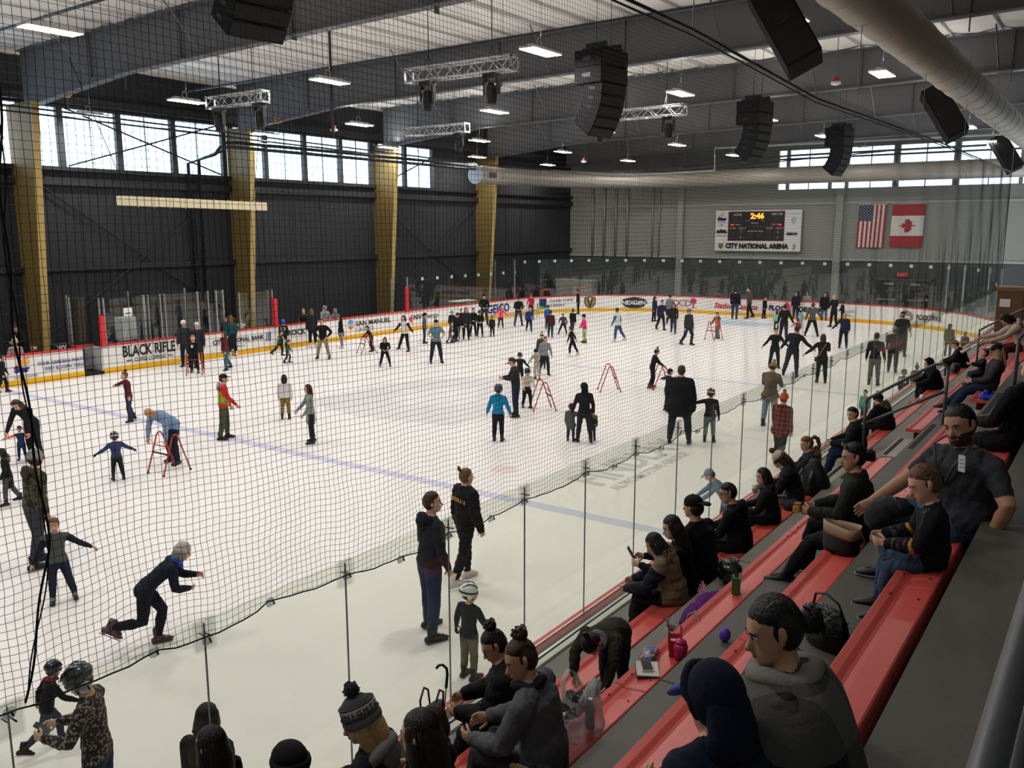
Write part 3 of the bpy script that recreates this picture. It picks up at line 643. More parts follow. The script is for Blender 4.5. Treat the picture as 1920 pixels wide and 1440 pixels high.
# ================================================================ CEILING GEAR
LED = mat((1.0, .96, .89), .5, key='led', emit=30)
CASE = mat('#d6d6d2', .4)
def lamp_parts():
    c = MB(); c.box((-.62, -.235, .0), (.62, .235, .055)); c.box((-.5, -.07, .055), (.5, .07, .12))
    f = MB()
    for s in (-1, 1): f.box((-.60, s * .12 - .1, -.012), (.60, s * .12 + .1, .002))
    h = MB(); h.tube([(-.06 + .1 * math.cos(t), 0, .22 + .1 * math.sin(t)) for t in np.linspace(-.9, 4.0, 12)], .012, 5); h.tube([(0, 0, .12), (0, 0, .30)], .008, 5)
    wv = MB(); wv.tube([(0, 0, .28), (0, 0, 2.2)], .006, 4)
    return c.mesh('case', False, [CASE]), f.mesh('diffuser', False, [LED]), h.mesh('hook', True, [ALU]), wv.mesh('wire', False, [STEEL])
LP = lamp_parts()
la = bpy.data.lights.new('lamp_light', 'AREA'); la.shape = 'RECTANGLE'; la.size = 1.2; la.size_y = .44; la.energy = LAMP_W; la.color = (1.0, .965, .91); la.spread = R(180)
lu = la.copy(); lu.name = 'lamp_uplight'; lu.energy = 20; lu.size_y = .2  # added fill light, no part of the lamp: brightens the white ceiling
def lamp_and_fill(t):
    l = bpy.data.objects.new('lamp_light', la); COL.objects.link(l); l.parent = t; l.location = (0, 0, -.03)
    l = bpy.data.objects.new('lamp_uplight', lu); COL.objects.link(l); l.parent = t; l.location = (0, 0, .36); l.rotation_euler = (math.pi, 0, 0)  # added upward fill above the case, aimed at the roof
rown = ['row by the seating', 'second row', 'middle row', 'fourth row', 'row by the windows']
coln = ['above the near ice', 'above the near blue line', 'above centre ice', 'beyond the centre line', 'above the far circles', 'close to the end wall']
for j, y in enumerate((6.2, 12.3, 19.7, 26.65, 32.7)):
    for i, x in enumerate((2.4, 10.5, 18.65, 26.8, 35.0, 42.7, 50.5)):
        if i == 0:
            continue
        t = thing('high_bay_lamp', 'bright white hanging LED lamp %s, %s' % (coln[i - 1], rown[j]), 'lamp', (x, y, 9.5), 0, 'high bay lamps under the roof')
        for nm, me in zip(('lamp_case', 'lamp_diffuser', 'hook', 'hanging_wire'), LP): link(nm, me, t)
        lamp_and_fill(t)
# the same lamps behind the picture's edge light the near ice
for j, y in enumerate((6.2, 12.3, 19.7, 26.65)):
    for x in (2.4,):
        t = thing('high_bay_lamp', 'bright white hanging LED lamp over the ice at the camera end, ' + rown[j], 'lamp', (x, y, 9.5), 0, 'high bay lamps under the roof')
        for nm, me in zip(('lamp_case', 'lamp_diffuser', 'hook', 'hanging_wire'), LP): link(nm, me, t)
        lamp_and_fill(t)
# trusses with moving heads
CHR = mat('#c9cbcc', .3, metal=.7)
def truss(x, y0, y1, z, label, heads, hl):
    t = thing('lighting_truss', label, 'truss', (x, (y0 + y1) / 2, z), 0, 'silver lighting trusses'); L = (y1 - y0) / 2; s = .15
    mb = MB()
    for a in (-s, s):
        for b in (-s, s): mb.tube([(a, -L, b), (a, L, b)], .025, 8)
    mb.obj('main_tube', CHR, t, smooth=True)
    n = max(4, int(L * 2 / .32)); mb = MB()
    for k in range(n):
        ya, yb = -L + 2 * L * k / n, -L + 2 * L * (k + 1) / n; f = 1 if k % 2 else -1
        for a in (-s, s): mb.tube([(a, ya, -s * f), (a, yb, s * f)], .011, 5)
        for b in (-s, s): mb.tube([(-s * f, ya, b), (s * f, yb, b)], .011, 5)
    mb.obj('lattice_bar', CHR, t, smooth=True)
    for e in (-L, L):
        mb = MB(); mb.box((-s - .03, e - .01, -s - .03), (s + .03, e + .01, -s + .03)); mb.box((-s - .03, e - .01, s - .03), (s + .03, e + .01, s + .03)); mb.box((-s - .03, e - .01, -s), (-s + .03, e + .01, s)); mb.box((s - .03, e - .01, -s), (s + .03, e + .01, s)); mb.obj('end_plate', CHR, t)
    for e in (-L * .6, L * .6):
        mb = MB(); mb.tube([(0, e, s), (0, e, 1.6)], .012, 5); mb.tube([(-s, e, s), (0, e, .45)], .01, 4); mb.tube([(s, e, s), (0, e, .45)], .01, 4); mb.obj('suspension_chain', DARK, t)
    for k, e in enumerate(heads):
        h = thing('moving_head_lamp', hl[k], 'stage lamp', (x, (y0 + y1) / 2 + e, z - s), 0, 'moving head lamps on the trusses')
        mb = MB(); mb.box((-.14, -.17, -.14), (.14, .17, -.03)); mb.tube([(0, 0, -.03), (0, 0, .0)], .04, 8); mb.obj('base', BLK, h)
        MB().box((-.06, -.21, -.5), (.06, -.16, -.14)).obj('yoke_arm', BLK, h); MB().box((-.06, .16, -.5), (.06, .21, -.14)).obj('yoke_arm', BLK, h)
        mb = MB(); mb.tube([(0, 0, -.24), (0, 0, -.30), (0, 0, -.5), (0, 0, -.66), (.0, 0, -.70)], [.08, .13, .15, .12, .11], 14); mb.obj('head', BLK, h, smooth=True)
        mb = MB(); mb.tube([(0, 0, -.70), (0, 0, -.71)], [.1, .09], 14); mb.obj('lens', mat('#33363c', .1), h)
truss(16.9, 11.85, 15.05, 8.95, 'long silver lighting truss hanging above centre ice near the big line array', (1.0, -.95), ('black moving head lamp under the end of the centre truss facing the windows', 'black moving head lamp under the end of the centre truss facing the seating'))
truss(16.9, 20.5, 23.0, 8.95, 'short silver lighting truss hanging before the first long windows', (.85, -1.0), ('black moving head lamp under the window side truss, end by the lamp', 'black moving head lamp under the window side truss, free end'))
truss(26.3, 20.6, 23.6, 8.95, 'silver lighting truss hanging in the background before the last gold columns', (-1.1,), ('black moving head lamp under the truss before the last gold columns',))
truss(26.3, 11.9, 15.2, 8.93, 'silver lighting truss hanging behind the big line array loudspeaker', (1.4, -1.1), ('black moving head lamp beside the glowing lamp behind the line array', 'black moving head lamp under the seating end of the rear truss'))
# line array loudspeakers and box loudspeakers
SPK = mat('#1b1b1d', .85, spec=.15); GRL = mat('#101012', .7)
def line_array(x, y, z, rz, label, sc=1.0):
    t = thing('line_array_speaker', label, 'loudspeaker', (x, y, z), rz, 'hanging line array loudspeakers'); t.scale = (sc, sc, sc)
    mb = MB(); mb.box((-.36, -.42, -.06), (.36, .36, 0)); mb.obj('rigging_frame', BLK, t)
    for s in (-.3, .3): MB().box((s - .025, -.32, 0), (s + .025, .32, .12)).obj('rigging_bar', BLK, t)
    hz, hy, ang = -.07, .36, 0.0                       # hinge: top front edge of the next cabinet
    for k in range(7):
        hh, dep, wd = (.40, .86, .56) if k < 2 else (.27, .60, .50)
        if k >= 2: ang += 8.5 if k > 2 else 3
        M = Matrix.Translation((0, hy, hz)) @ Matrix.Rotation(-R(ang), 4, 'X')
        tp = .0 if k < 2 else .03
        c8 = [(-wd, -dep, -hh + tp), (wd, -dep, -hh + tp), (wd, 0, -hh), (-wd, 0, -hh), (-wd, -dep, -tp), (wd, -dep, -tp), (wd, 0, 0), (-wd, 0, 0)]
        mb = MB(); mb.add([tuple(M @ Vector(v)) for v in c8], [(0, 3, 2, 1), (4, 5, 6, 7), (0, 1, 5, 4), (1, 2, 6, 5), (2, 3, 7, 6), (3, 0, 4, 7)]); c = bevel(mb.obj('speaker_cabinet', SPK, t), .012)
        MB().box((-wd + .03, .0, -hh + .03), (wd - .03, .012, -.03), M=M).obj('grille', GRL, c)
        for s in (-1, 1): MB().box((s * wd - .012 if s > 0 else s * wd - .004, -dep * .7, -hh * .62), (s * wd + .004 if s > 0 else s * wd + .012, -dep * .4, -hh * .38), M=M).obj('handle', mat('#0b0b0c', .5), c)
        MB().box((-.16, -dep - .01, -hh * .7), (.16, -dep + .005, -hh * .3), M=M).obj('rear_plate', mat('#2e2e31', .4), c)
        d = M @ Vector((0, 0, -hh - .01)); hz, hy = d.z, d.y
    for sx_ in (-.3, .3):
        mb = MB(); mb.tube([(sx_, 0, .08), (sx_, 0, 1.9)], .01, 4); mb.obj('suspension_chain', DARK, t)
line_array((20.367, 11.508, 9.750)[0], (20.367, 11.508, 9.750)[1], 9.75, R(172), 'big black line array loudspeaker hanging at the middle between bright lamps')
line_array((31.248, 11.386, 9.750)[0], (31.248, 11.386, 9.750)[1], 9.75, R(172), 'black line array loudspeaker in front of the net cable, second of three')
line_array((41.389, 11.149, 9.750)[0], (41.389, 11.149, 9.750)[1], 9.75, R(172), 'black line array loudspeaker before the end wall windows')
line_array(9.5, 11.6, 10.35, R(172), 'black line array loudspeaker cut by the top edge above the first rafter')
def box_speaker(x, y, z, label, sc=1.0):
    t = thing('box_speaker', label, 'loudspeaker', (x, y, z), R(-8), 'tilted box loudspeakers by the duct'); t.scale = (sc, sc, sc)
    M = Matrix.Rotation(R(-32), 4, 'X') @ Matrix.Rotation(R(25), 4, 'Z')
    mb = MB(); mb.box((-.36, -.36, -.95), (.36, .36, .95), M=M); bevel(mb.obj('speaker_cabinet', SPK, t), .02)
    mb = MB(); mb.box((-.375, -.32, -.9), (-.36, .32, .9), M=M); mb.obj('grille', GRL, t)
    mb = MB(); mb.box((-.39, -.12, -.1), (-.37, .12, .14), M=M); mb.obj('handle', mat('#0c0c0d', .5), t)
    for s in (-.2, .2):
        p = M @ Vector((0, s, .95)); mb = MB(); mb.tube([tuple(p), (p.x, p.y, 2.2)], .01, 4); mb.obj('suspension_wire', STEEL, t)
box_speaker(*(18.299, 6.185, 9.250), 'large black box loudspeaker beside the big spiral duct at the top', 1.0)
box_speaker(*(33.481, 5.664, 9.100), 'black box loudspeaker hanging in front of the spiral duct, middle one', 1.0)
box_speaker(*(50.337, 5.557, 8.900), 'small looking black box loudspeaker at the far end of the spiral duct', 1.0)
# spiral ducts
DUCT = mat('#a09a90', .5, metal=.25, var=.05)
def duct(label, pts, r, ringstep, cap=None):
    t = thing('spiral_duct', label, 'duct', tuple(pts[0])); o = np.array(pts[0])
    P = [np.array(p) - o for p in pts]
    mb = MB(); mb.tube(P, r, 32, side=(0, 0, 1)); mb.obj('duct_tube', DUCT, t, smooth=True)
    L = 0; nxt = .6
    for a, b in zip(P[:-1], P[1:]):
        d = np.linalg.norm(b - a)
        while nxt < L + d:
            c = a + (b - a) * (nxt - L) / d; u = (b - a) / d; mb = MB(); mb.tube([c - u * .035, c - u * .015, c + u * .015, c + u * .035], [r + .004, r + .016, r + .016, r + .004], 32, side=(0, 0, 1)); mb.obj('duct_joint', DUCT, t, smooth=True); nxt += ringstep
        L += d
    return t, o
duct('big round spiral duct running overhead along the seating', [(3, 4.47, 9.39), (56.5, 4.47, 9.39)], .48, 1.55)
for k in range(14):
    pass
pts = [(41.6, 32.0, 8.4), (44.5, 31.9, 8.42)] + [(46.5 + 8.0 * math.sin(R(a)), 24.0 + 7.9 * math.cos(R(a)), 8.46) for a in range(0, 91, 10)] + [(54.5, 20, 8.48), (54.5, -2, 8.45)]
t, o = duct('round duct running along the end wall with a pale end cap by the charcoal wall', pts, .51, 3.3)
mb = MB(); mb.tube([(-.05, 0, 0), (.0, 0, 0)], .53, 32); mb.obj('end_cap', mat('#c9d2dd', .4), t)
for k, x in enumerate((1.0, 2.2, 3.6)):
    mb = MB(); mb.box((x - .35, -.56, -.16), (x + .35, -.47, .16)); g_ = mb.obj('air_grille', mat('#3a3a38', .6), t)
    for q in range(4): mb = MB(); mb.box((x - .33, -.575, -.12 + q * .075), (x + .33, -.555, -.1 + q * .075)); mb.obj('grille_slat', mat('#77756f', .5), g_)
# hanging white roller bar before the windows
b0 = thing('net_roller_bar', 'long cream hanging bar slung on ropes below the windows', 'bar', ((14.325, 24.000, 5.920)[0], 24, (14.325, 24.000, 5.920)[2]))
Lb = (19.579, 24.000, 5.856)[0] - (14.325, 24.000, 5.920)[0]
mb = MB(); mb.add([(0, -.12, 0), (Lb, -.12, -.06), (Lb, .12, -.06), (0, .12, 0), (0, -.12, .27), (Lb, -.12, .2), (Lb, .12, .2), (0, .12, .27)], [(0, 3, 2, 1), (4, 5, 6, 7), (0, 1, 5, 4), (1, 2, 6, 5), (2, 3, 7, 6), (3, 0, 4, 7)]); bevel(mb.obj('bar_body', mat('#dccfae', .45), b0), .02)
for k in range(9):
    x = Lb * (k + 1) / 10; mb = MB(); mb.box((x - .01, -.125, -.06), (x + .01, -.118, .26)); mb.obj('seam', mat('#a99f87', .5), b0)
for x, dx in ((.4, -1.5), (Lb - .5, .6)):
    mb = MB(); mb.tube([(x, 0, .25), (x + dx * .25, 0, 1.0), (x + dx, 0, 3.9)], .012, 5); mb.tube([(x - .05, 0, .22), (x + .05, 0, .30)], .03, 6); mb.obj('sling_rope', BLK, b0)
# pipes along the windows and down the charcoal wall
PIPE = mat('#2f3136', .45, metal=.3)
def pipe(label, runs, r=.06, m_=PIPE, loc=(0, 0, 0), n=8, cat='pipe'):
    t = thing('pipe_run', label, cat, tuple(runs[0][0]))
    o = np.array(runs[0][0])
    for run in runs:
        mb = MB(); mb.tube([np.array(p) - o for p in run], r, n); mb.obj('pipe', m_, t, smooth=True)
    return t
t = pipe('pair of dark pipes dropping down the charcoal wall beside the second gold column', [[(42, 32.2, 8.95), (25.0, 32.2, 8.95), (24.35, 32.3, 8.9), (24.35, 32.4, 8.6), (24.35, 34.2, 8.3), (24.35, 34.35, 1.0)], [(42, 32.0, 8.72), (24.6, 32.0, 8.72), (23.95, 32.1, 8.68), (23.9, 32.4, 8.4), (23.9, 34.35, 8.1), (23.9, 34.35, 1.0)]], .075)
for x in (25.2, 28, 31, 34, 37, 40):
    mb = MB(); mb.tube([(x - 42, 0, .08), (x - 42, 0, 1.9)], .01, 4); mb.obj('pipe_hanger', STEEL, t)
pipe('long thin pipe and cable bundle running along the top of the windows', [[(4, 32.0, 9.55), (17, 32.0, 9.42), (43, 31.9, 9.0), (50, 30.6, 8.95), (54, 25, 8.95), (54, 12, 9.6)], [(4, 32.1, 9.4), (17, 32.1, 9.25), (43, 32.0, 8.85)]], .035)
pipe('pale sprinkler pipe with an elbow before the end wall', [[(48.000, 19.787, 8.500), (48.000, 19.839, 9.736), (48, 6, 9.62), (48, 0, 9.62)], [(48.000, 19.787, 8.500), (48.000, 25.210, 8.458), (48.000, 32.188, 9.044)]], .045, mat('#b5b7b2', .4, metal=.4))
pipe('dark sprinkler pipe crossing under the end windows', [[(53.000, 24.021, 9.158), (53.000, 17.195, 9.528), (53.000, 6.781, 9.577)]], .06, mat('#3b3c38', .5))
pipe('long fire pipe along the underside of the roof crossing the lamps', [[(23.0, 33, 10.9), (23.0, 10, 11.1), (23.0, 0, 11.2)]], .05, PIPE)
pipe('black sprinkler pipe below the white roof in the first bay', [[(13.0, 33, 10.8), (13.0, 8, 11.1)]], .045, PIPE); pipe('black drop pipe hanging down to the window truss', [[(20.6, 21.7, 11.5), (20.4, 21.5, 10.4), (20.6, 21.7, 8.2)]], .045, BLK)
for i, (u_, z_) in enumerate(((29, 9), (38, 9))):
    pass
# little red and white alarm units and orange clamps
def small(name, label, cat, loc, shape):
    t = thing(name, label, cat, loc)
    for nm, m_, fn in shape: mb = MB(); fn(mb); mb.obj(nm, m_, t, smooth=False)
for loc, lb in (((28.361, 7.894, 9.600), 'small red and white alarm hanging between the lamps over the seating side'), ((43.957, 26.000, 9.000), 'tiny red and white alarm hanging before the end duct'), ((25.750, 27.071, 9.200), 'tiny red and white alarm hanging by the windows')):
    small('fire_alarm', lb, 'alarm', loc, (('alarm_base', WHT, lambda m_: m_.tube([(0, 0, -.05), (0, 0, .0), (0, 0, .06)], [.06, .16, .14], 12)), ('alarm_head', RED, lambda m_: m_.tube([(0, 0, .06), (0, 0, .2)], .09, 10)), ('hanging_rod', STEEL, lambda m_: m_.tube([(0, 0, .2), (0, 0, 1.9)], .012, 4))))
ORG = mat('#e0922c', .5)
for loc, lb in (((16.900, 30.995, 9.915), 'orange clamp hanging below the first rafter beside the gold column'), ((26.200, 31.001, 9.916), 'orange clamp hanging below the second rafter by the truss')):
    small('beam_clamp', lb, 'clamp', loc, (('clamp_body', ORG, lambda m_: (m_.box((-.06, -.2, -.08), (.06, -.05, .1)), m_.box((-.06, .05, -.08), (.06, .2, .1)), m_.box((-.05, -.1, -.12), (.05, .1, .0)))), ('clamp_hook', STEEL, lambda m_: m_.tube([(0, 0, -.1), (0, 0, -.6)], .015, 5))))
# loose rods and wires dropping from the roof
k = 0
for y in (15.5, 23.0):
    for x in (14.2, 21.5, 30.4, 39.0, 47.5):
        t = tag(MB().tube([(x, y, 9.0), (x, y, deckz(y))], .008, 4).obj('hanging_rod', STEEL), 'thin steel rod hanging from the roof between the lamps', 'rod', 'thin rods hanging from the roof')
# ================================================================ SCOREBOARD AND FLAGS
SX = 56.45
s0 = (56.450, 23.010, 3.796); s1 = (56.450, 17.282, 6.445)
sy0, sy1, sz0, sz1 = s0[1], s1[1], s0[2], s1[2]; SWd, SHt = sy0 - sy1, sz1 - sz0
sb = thing('scoreboard', 'white framed electronic scoreboard showing 2:46 on the end wall', 'scoreboard', (SX, sy0, sz0))
def sbox(nm, u0, u1, v0, v1, m_, d=.02, par=sb): mb = MB(); mb.box((-d, -u1 * SWd, v0 * SHt), (0, -u0 * SWd, v1 * SHt)); return mb.obj(nm, m_, par)
sbox('board_body', 0, 1, 0, 1, mat('#d7d7d3', .5), .12)
def st(s, u, v, cap, m_, width=None, bold=0, d=.15, align='LEFT'):
    M = frame((-d, -u * SWd, v * SHt), (0, -1, 0), (0, 0, 1)); o = text('lettering', s, cap * SHt / .7, M, m_, sb, .003, bold, align)
    if width: bpy.context.view_layer.update(); o.matrix_local = M @ Matrix.Diagonal((width * SWd / o.dimensions.x, 1, 1, 1))
    return o
SBK = mat('#1b191b', .4); SRD = mat('#a33230', .5)
sbox('score_panel', .155, .815, .25, .975, SRD, .13); sbox('score_panel', .16, .81, .262, .965, SBK, .138); sbox('divider', .16, .81, .60, .607, SRD, .142)
LAMP_O = mat('#ff8a2a', .4, emit=3.0); LAMP_R = mat('#ff2a20', .4, emit=3.0); WT = mat('#c9c7c4', .5)
sbox('clock_window', .355, .595, .775, .955, mat('#3a1512', .4), .142); sbox('clock_window', .36, .59, .785, .945, SBK, .145)
st('2:46', .42, .80, .125, LAMP_O, .16, .02, .152)
st('HOME', .215, .865, .06, WT, .10); st('VISITOR', .66, .875, .06, WT, .13); st('GOAL', .375, .735, .025, WT, .04); st('GOAL', .545, .735, .025, WT, .04); st('PERIOD', .43, .665, .04, WT, .08); st('PENALTY', .245, .635, .03, WT, .065); st('PENALTY', .665, .64, .03, WT, .065)
st('PLAYER', .175, .545, .035, WT, .075); st('PENALTY', .285, .545, .035, WT, .09); st('PLAYER', .61, .545, .035, WT, .075); st('PENALTY', .72, .545, .035, WT, .09); st('SHOTS ON GOAL', .395, .475, .035, WT, .18)
for u in (.20, .222, .744, .766):
    sgn = -1 if u < .5 else 1; mb = MB(); a = -u * SWd; mb.prism([(0, -.5), (0, .5), (sgn * .9, 0)] , lambda p, k: (-.145 - .005 * k, a - p[0] * .02 * SWd, (.65 + p[1] * .04) * SHt)); mb.obj('penalty_arrow', LAMP_R, sb)
for u in (.22, .67): sbox('digit_window', u, u + .105, .685, .845, mat('#2a2628', .5), .142)
for u0 in (.175, .255, .61, .69):
    for v0 in (.29, .42): sbox('digit_window', u0, u0 + (.06 if u0 in (.175, .61) else .11), v0, v0 + .11, mat('#2c282a', .5), .142)
for u0 in (.39, .50): sbox('digit_window', u0, u0 + .07, .33, .45, mat('#2c282a', .5), .142)
for u in (.305, .738):
    for v in (.31, .35, .45, .49): sbox('colon_dot', u, u + .008, v, v + .02, WT, .146)
st('CITY NATIONAL ARENA', .135, .075, .11, SBK, .74, .03)
def spoly(pts, m_, d=.13, nm='printed_emblem'):
    mb = MB(); mb.prism(pts, lambda p, k: (-d - .006 * k, -p[0] * SWd, p[1] * SHt)); return mb.obj(nm, m_, sb)
spoly([(.045, .19), (.105, .19), (.105, .10), (.075, .04), (.045, .10)], mat('#2a2723', .5)); spoly([(.052, .18), (.098, .18), (.098, .105), (.075, .055), (.052, .105)], mat('#a08446', .5), .138); spoly([(.063, .165), (.07, .165), (.075, .09), (.08, .165), (.087, .165), (.077, .07), (.073, .07)], SBK, .146)
for k in range(2): spoly([(.92 + .016 * k, .05), (.926 + .016 * k, .05), (.932 + .016 * k, .19), (.926 + .016 * k, .19)], SBK)
spoly([(.03, .87), (.085, .94), (.115, .95), (.08, .89), (.11, .905), (.105, .87)], mat('#dba23c', .5)); st('Star', .03, .76, .075, NAVYI, .115, .03); st('NURSERY', .03, .70, .03, GREYI, .1); st('STAR', .05, .63, .035, SBK, .05)
spoly([(.015, .44), (.015, .50), (.035, .52), (.05, .50), (.07, .55), (.09, .51), (.11, .53), (.14, .49), (.15, .44)], SBK); st('CHERRY LAND', .015, .36, .05, mat('#b37f7f', .5), .13)
st('SOUTHERN', .845, .885, .04, mat('#b9bccb', .5), .13); spoly([(.915 + .03 * math.cos(i * .628), .76 + .075 * math.sin(i * .628)) for i in range(10)], mat('#a9b0cc', .5)); spoly([(.9, .70), (.93, .70), (.925, .66), (.905, .66)], mat('#a9b0cc', .5)); st('GEICO', .84, .40, .055, mat('#33386f', .5), .13, .02)
mb = MB(); 
def flag(name, label, quads, p0, p1, extra=None):
    """p0 top corner, p1 bottom corner; u to the right, v downwards; slight folds"""
    wd, hh = p0[1] - p1[1], p0[2] - p1[2]
    t = thing(name, label, 'flag', (XE - .12, p0[1], p0[2]))
    mb = MB(); mb.tube([(0, .05, .02), (0, -wd - .05, .02)], .025, 8); mb.obj('flag_pole', mat('#c9c7c0', .5), t)
    def pt(u, v, d=0): return (-.02 - .05 * math.sin(u * 9 + v * 2) * v - d, -u * wd + .10 * v * (1 if True else 0) * hh * .0 + v * .06, -v * hh)
    def sheet(nm, m_, u0, u1, v0, v1, d=0, nu=3, nv=14):
        vs = []; fs = []
        for k in (0, 1):
            for i in range(nu + 1):
                for j in range(nv + 1): vs.append(pt(u0 + (u1 - u0) * i / nu, v0 + (v1 - v0) * j / nv, d + .006 * k))
        n_ = (nu + 1) * (nv + 1)
        for i in range(nu):
            for j in range(nv):
                q = i * (nv + 1) + j; fs.append((q, q + 1, q + nv + 2, q + nv + 1)); fs.append((n_ + q, n_ + q + nv + 1, n_ + q + nv + 2, n_ + q + 1))
        mb = MB(); mb.add(vs, fs); return mb.obj(nm, m_, t, smooth=True, fix=False)
    return t, pt, sheet
FR, FWm, FBm = mat('#9c2f33', .7), mat('#cfcbc4', .7), mat('#2c3350', .7)
t, pt, sheet = flag('national_flag', 'hanging striped flag with stars beside the scoreboard', 0, (56.500, 13.846, 6.687), (56.500, 12.252, 4.125))
for k in range(13): sheet('flag_stripe', FR if k % 2 == 0 else FWm, k / 13, (k + 1) / 13, .38 if k < 7 else 0, 1, 0, 2)
c = sheet('flag_canton', FBm, 0, 7 / 13, 0, .385, .001, 5)
for i in range(9):
    for j in range(11):
        if (i + j) % 2 == 0:
            q = pt((i + .7) / 17.5, (j + .6) / 30, .012); mb = MB(); mb.tube([q, (q[0] - .004, q[1], q[2])], .028, 5); mb.obj('star', FWm, c)
t, pt, sheet = flag('national_flag', 'hanging red and white maple leaf flag, further from the scoreboard', 0, (56.500, 11.919, 6.686), (56.500, 10.109, 4.148))
sheet('flag_band', FR, 0, 1, 0, .27, 0, 6); sheet('flag_band', FWm, 0, 1, .27, .735, 0, 6); sheet('flag_band', FR, 0, 1, .735, 1, 0, 6)
leaf = [(0, -1), (.12, -.55), (.32, -.62), (.25, -.2), (.5, -.38), (.55, -.25), (.85, -.3), (.75, -.02), (.9, .1), (.5, .42), (.55, .55), (.1, .48), (.05, .95), (-.05, .95)]
leaf = leaf + [(-a, b) for a, b in leaf[::-1] if a > .06]
mb = MB(); wd = 1.0
LV = [pt(.5 + b * .27, .5 + a * .185, .02) for a, b in leaf]
mb.add(LV + [(q[0] - .005, q[1], q[2]) for q in LV], [tuple(range(len(LV))), tuple(range(len(LV), 2 * len(LV)))[::-1]]); mb.obj('maple_leaf', FR, t)

# ================================================================ SEATING TIERS
SEAT = [1.70, 2.25, 2.80, 3.36]                      # seat heights of the four rows
BY = [(3.15, 3.40), (2.287, 2.53), (1.45, 1.705), (.657, .89)]
TZ = [1.27, 1.82, 2.37, 2.93, 3.49]; TY = [4.04, 3.03, 2.19, 1.375, .57, YR]
XS0, XS1 = -4.0, 44.0
for k in range(5):
    mb = MB(); mb.box((XS0, TY[k + 1], TZ[k] - (.56 if k else 1.3)), (XS1, TY[k], TZ[k])); struct(mb.obj('floor_tier', CONC if k == 4 else (CONC2 if k < 2 else CONC)))
mb = MB(); mb.box((XS0, YR, -.02), (XS1, 3.9, 1.2)); struct(mb.obj('floor_base', CONC))
mb = MB(); mb.box((XS0, 4.06, 1.0), (XS1, 4.17, 1.235)); bevel(struct(mb.obj('trim_ledge', mat('#d2cfc4', .45, var=.06, vscale=3))), .01)
mb = MB(); mb.box((XS0, 4.17, .9), (XS1, 4.40, 1.10)); struct(mb.obj('trim_channel', mat('#4b4a46', .6)))
mb = MB(); mb.box((XS0, 4.30, 1.10), (XS1, 4.33, 1.13)); struct(mb.obj('trim_channel', ALU))
mb = MB(); mb.box((XS0, 4.03, 1.2), (XS1, 4.06, 1.275)); struct(mb.obj('trim_edge', mat('#46453f', .7)))
# expansion joints in the concrete
for k in range(4):
    for x in (-2.4, 1.2, 4.76, 8.37, 17.4, 21):
        mb = MB(); mb.box((x - .006, TY[k + 1] + .02, TZ[k]), (x + .006, TY[k], TZ[k] + .002)); struct(mb.obj('trim_joint', mat('#2c2b28', .8)))
SEATM = mat('#cd5149', .38, spec=.5, var=.04, vscale=2.5, bump=.03, bscale=120)
BRK = mat('#3a1513', .5)
def bench(row, x0, x1, joints, label):
    y0, y1 = BY[row]; z = SEAT[row]; w_ = y1 - y0
    t = thing('bleacher_bench', label, 'bench', (x0, (y0 + y1) / 2, z), 0, 'red bleacher benches')
    prof = [(-.5, -.055), (-.5, -.022), (-.485, -.006), (-.46, 0), (-.30, -.004), (-.19, -.016), (-.12, -.018), (0, -.012), (.30, -.003), (.44, 0), (.475, -.004), (.5, -.02), (.5, -.055)]
    ed = [x0] + joints + [x1]
    for a, b in zip(ed[:-1], ed[1:]):
        mb = MB(); n = 13; pr_ = [(-p[0] * w_, p[1]) for p in prof]
        vs = []
        for xx, ins in ((a + .004, .6), (a + .012, 1), (b - .012, 1), (b - .004, .6)):
            vs += [(xx - x0, p[0], p[1] if ins == 1 else p[1] - .004) for p in pr_]
        fs = [tuple(range(n)), tuple(range(3 * n, 4 * n))[::-1]] + [(i * n + j, i * n + (j + 1) % n, i * n + n + (j + 1) % n, i * n + n + j) for i in range(3) for j in range(n)]
        mb.add(vs, fs); pl = mb.obj('bench_plank', SEATM, t)
        mb = MB()
        for xx in (a + .16, b - .16):
            for q in (-.28, .3): mb.tube([(xx - x0, q * w_, -.012), (xx - x0, q * w_, .001)], .008, 6)
        mb.obj('screw_cap', mat('#5a1c1a', .6), pl)['kind'] = 'stuff'
    for xx in np.arange(x0 + .5, x1, 1.2):
        mb = MB(); mb.box((xx - x0 - .04, -w_ / 2 + .03, -.30), (xx - x0 + .04, w_ / 2 - .04, -.055)); mb.box((xx - x0 - .03, -w_ / 2 - .10, -.32), (xx - x0 + .03, -w_ / 2 + .04, -.10)); mb.obj('bench_bracket', BRK, t)
    mb = MB(); mb.box((.02, -w_ / 2 - .01, -.16), (x1 - x0 - .02, -w_ / 2 + .02, -.05)); mb.obj('bench_apron', mat('#7c2622', .5), t)
nm = ['lowest red bleacher bench by the glass, near block', 'second red bleacher bench up from the glass, near block', 'third red bleacher bench up from the glass, near block', 'topmost red bleacher bench beside the walkway, near block']
nf = ['lowest red bleacher bench by the glass, beyond the aisle', 'second red bleacher bench up, beyond the aisle steps', 'third red bleacher bench up, beyond the aisle steps', 'topmost red bleacher bench, beyond the aisle steps']
for r_ in range(4):
    bench(r_, -2.4, 11.95, [1.2, 4.76, 8.37], nm[r_])
    bench(r_, 13.95, 30.0, [17.4, 21.0, 24.6], nf[r_])
